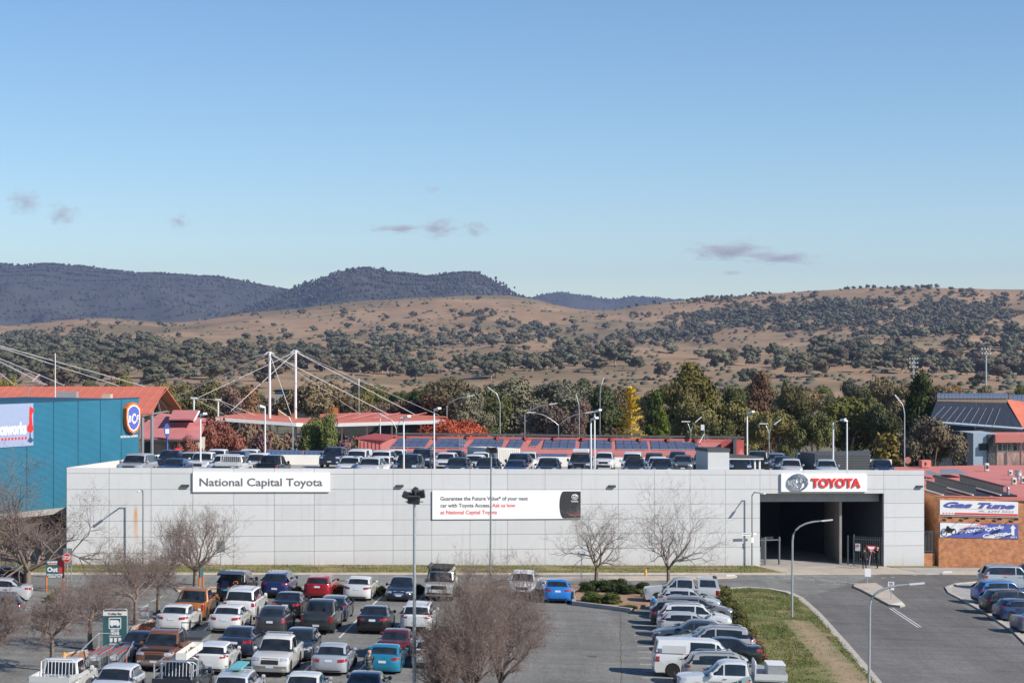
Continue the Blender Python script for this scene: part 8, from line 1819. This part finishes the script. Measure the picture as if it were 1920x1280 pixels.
# ================================================================== people
def person(pos, face, label, top, legs, arm_pose, h=1.75, hairm='hair', stride=.12):
    k = h/1.75; V, Eg, R_ = [], [], []
    def v(x, y, z, r): V.append((x*k, y*k, z*k)); R_.append(r*k); return len(V)-1
    def e_(a, b): Eg.append((a, b))
    pel = v(0, 0, .96, .155); sp = v(0, 0, 1.16, .145); ch = v(.0, 0, 1.36, .165); nk = v(.01, 0, 1.5, .065); hd0 = v(.02, 0, 1.58, .085); hd1 = v(.02, 0, 1.68, .095)
    for a, b in ((pel, sp), (sp, ch), (ch, nk), (nk, hd0), (hd0, hd1)): e_(a, b)
    for s in (1, -1):
        hp_ = v(0, s*.10, .9, .10); kn = v(.03+s*stride*.5, s*.11, .5, .068); an = v(s*stride-.02, s*.11, .09, .048); to = v(s*stride+.14, s*.12, .045, .04)
        for a, b in ((pel, hp_), (hp_, kn), (kn, an), (an, to)): e_(a, b)
        sh = v(0, s*.19, 1.42, .075); el = v(*arm_pose[0 if s == 1 else 1][0], .052); wr = v(*arm_pose[0 if s == 1 else 1][1], .036); hnd = v(*arm_pose[0 if s == 1 else 1][2], .034)
        for a, b in ((ch, sh), (sh, el), (el, wr), (wr, hnd)): e_(a, b)
        d = (Vector(V[hnd])-Vector(V[wr])).normalized(); sd = d.cross(Vector((0, 0, 1))); sd = sd.normalized() if sd.length > .1 else Vector((0, 1, 0))
        for q in range(5):
            off = sd*(q-1.5)*.021 if q < 4 else -sd*.045; L_ = (.07, .08, .075, .06, .045)[q]; b0 = Vector(V[hnd])/k+off+d*(.02 if q < 4 else -.02); f0 = v(*b0, .0095); f1 = v(*(b0+d*L_+Vector((0, 0, -.015))), .008); e_(hnd, f0); e_(f0, f1)
    me = bpy.data.meshes.new('body'); me.from_pydata(V, Eg, []); o = bpy.data.objects.new('body', me); link(o); sk = o.modifiers.new('skin', 'SKIN'); sk.use_smooth_shade = True
    for i, sv in enumerate(me.skin_vertices[0].data): sv.radius = (R_[i], R_[i]*(.8 if i in (0, 1, 2) else 1)); sv.use_root = i == 0
    o.modifiers.new('sub', 'SUBSURF').levels = 1; dg = bpy.context.evaluated_depsgraph_get(); m2 = bpy.data.meshes.new_from_object(o.evaluated_get(dg)); bpy.data.objects.remove(o)
    for a in (top, legs, 'skin', 'black'): m2.materials.append(M(a))
    hands = [Vector(arm_pose[i][2])*k for i in (0, 1)]
    for p_ in m2.polygons:
        c_ = p_.center; z = c_.z/k; p_.material_index = 2 if z > 1.51 or min((c_-hh).length for hh in hands) < .1*k else (3 if z < .1 else (1 if z < .93 else 0))
    shade(m2); em = empty('person', pos, face, label, 'person'); bd = obj('body', m2, em)
    pt('hair', em, M(hairm), lambda mb: mb.lathe([(.02, .115), (.07, .1), (.1, .05), (.104, -.01), (.098, -.05)], 12, (-.012*k, 0, 1.69*k)), 60)
    pt('jacket_hem', em, M(top), lambda mb: mb.lathe([(.16, -.05), (.175, 0), (.165, .08)], 14, (0, 0, .9*k)), 60)
    for s in (1, -1): pt('eye', em, M('black'), lambda mb: mb.lathe([(.004, -.004), (.011, 0), (.004, .004)], 6, (.108*k, s*.035*k, 1.665*k), 'x'))
    pt('nose', em, M('skin'), lambda mb: mb.lathe([(.018, -.02), (.014, .01), (.004, .03)], 6, (.11*k, 0, 1.635*k), 'z')); return em
down = ((-.03, .27, 1.16), (.06, .28, .94), (.09, .28, .87)); down2 = ((-.03, -.27, 1.16), (.06, -.28, .94), (.09, -.28, .87)); phone = ((.1, .26, 1.18), (.3, .12, 1.36), (.34, .08, 1.42)); push = ((.12, -.26, 1.2), (.34, -.22, 1.12), (.42, -.2, 1.12)); push1 = ((.12, .26, 1.2), (.34, .22, 1.12), (.42, .2, 1.12))
person(G(1621, 1067.5), math.radians(100), 'person in dark jacket standing left of the give way sign', 'cloth_black', 'cloth_black', (down, down2), 1.78, stride=.05)
person(G(1645, 1066), math.radians(200), 'person in dark coat raising a hand right of the give way sign', 'cloth_black', 'cloth_black', (phone, down2), 1.8, 'skin', stride=.06)
pp = person(G(692, 1288), math.radians(120), 'man in checked jacket and jeans walking beside the teal coupe', 'plaid', 'denim', (push1, push), 1.78, 'skin', stride=.16)
# ================================================================== clouds
def cloud_mat():
    m = bpy.data.materials.new('cloud'); m.use_nodes = True; t = m.node_tree; L_ = t.links; t.nodes.remove(t.nodes['Principled BSDF'])
    tc = t.nodes.new('ShaderNodeTexCoord'); ln = t.nodes.new('ShaderNodeVectorMath'); ln.operation = 'LENGTH'; L_.new(tc.outputs['Object'], ln.inputs[0])
    oi = t.nodes.new('ShaderNodeObjectInfo'); ad = t.nodes.new('ShaderNodeVectorMath'); ad.operation = 'ADD'; L_.new(tc.outputs['Object'], ad.inputs[0]); L_.new(oi.outputs['Location'], ad.inputs[1])
    nz = t.nodes.new('ShaderNodeTexNoise'); nz.inputs['Scale'].default_value = 2.6; nz.inputs['Detail'].default_value = 6; nz.inputs['Roughness'].default_value = .62; L_.new(ad.outputs[0], nz.inputs[0])
    def ma(op, a, b):
        n = t.nodes.new('ShaderNodeMath'); n.operation = op
        for i, q in enumerate((a, b)):
            if isinstance(q, (int, float)): n.inputs[i].default_value = q
            else: L_.new(q, n.inputs[i])
        return n.outputs[0]
    fall = ma('SUBTRACT', 1.0, ln.outputs['Value']); d = ma('MAXIMUM', ma('ADD', ma('MULTIPLY', fall, .5), ma('SUBTRACT', nz.outputs[0], .72)), 0); pv = t.nodes.new('ShaderNodeVolumePrincipled'); L_.new(ma('MULTIPLY', d, .027), pv.inputs['Density'])
    pv.inputs['Color'].default_value = (.84, .73, .78, 1); L_.new(pv.outputs[0], t.nodes['Material Output'].inputs['Volume']); return m
cm_ = cloud_mat(); vs_, fs_ = lump(3, 5, (1, 1, 1), 0.0)
cme = bpy.data.meshes.new('cloud'); cme.from_pydata(vs_.tolist(), [], fs_.tolist()); cme.materials.append(cm_)
for px, py, w_, h_, lb_ in ((1365, 470, 210, 52, 'largest grey mauve cloud low over the right hill'), (1462, 483, 190, 36, 'thin trailing cloud right of the largest cloud'), (825, 428, 110, 54, 'small mauve cloud above the twin peaks'), (892, 430, 70, 44, 'small faint cloud right of the mauve cloud'), (336, 415, 62, 40, 'tiny pinkish cloud over the left range'), (45, 378, 95, 70, 'faint pink cloud at the upper left edge'), (118, 402, 85, 60, 'very faint cloud right of the left edge cloud'), (745, 429, 150, 24, 'thin streak of cloud left of the mauve cloud'), (812, 355, 46, 22, 'tiny wisp high above the mauve cloud'), (1372, 512, 60, 16, 'tiny wisp below the largest cloud')):
    Yk = 15000; p = P(px, py, Yk); s_ = Yk/FPX; o = obj('cloud', cme); o.location = p; o.scale = (w_*s_*.62, w_*s_*.5, h_*s_*.62); tag(o, lb_, 'cloud', 'small clouds in the sky')
# ================================================================== haze
hz = MB(); hz.b2((-3800, -150, CZ-520), (3800, 11500, CZ+420))
ho = hz.build('haze', [bpy.data.materials.new('haze')]); tag(ho, 'thin blue air haze in front of the far mountains', kind='stuff')
hm = ho.data.materials[0]; hm.use_nodes = True; t = hm.node_tree; t.nodes.remove(t.nodes['Principled BSDF'])
pv = t.nodes.new('ShaderNodeVolumePrincipled'); pv.inputs['Color'].default_value = (.50, .60, .95, 1)
pv.inputs['Density'].default_value = 5.2e-5; pv.inputs['Anisotropy'].default_value = 0.2
t.links.new(pv.outputs[0], t.nodes['Material Output'].inputs['Volume'])
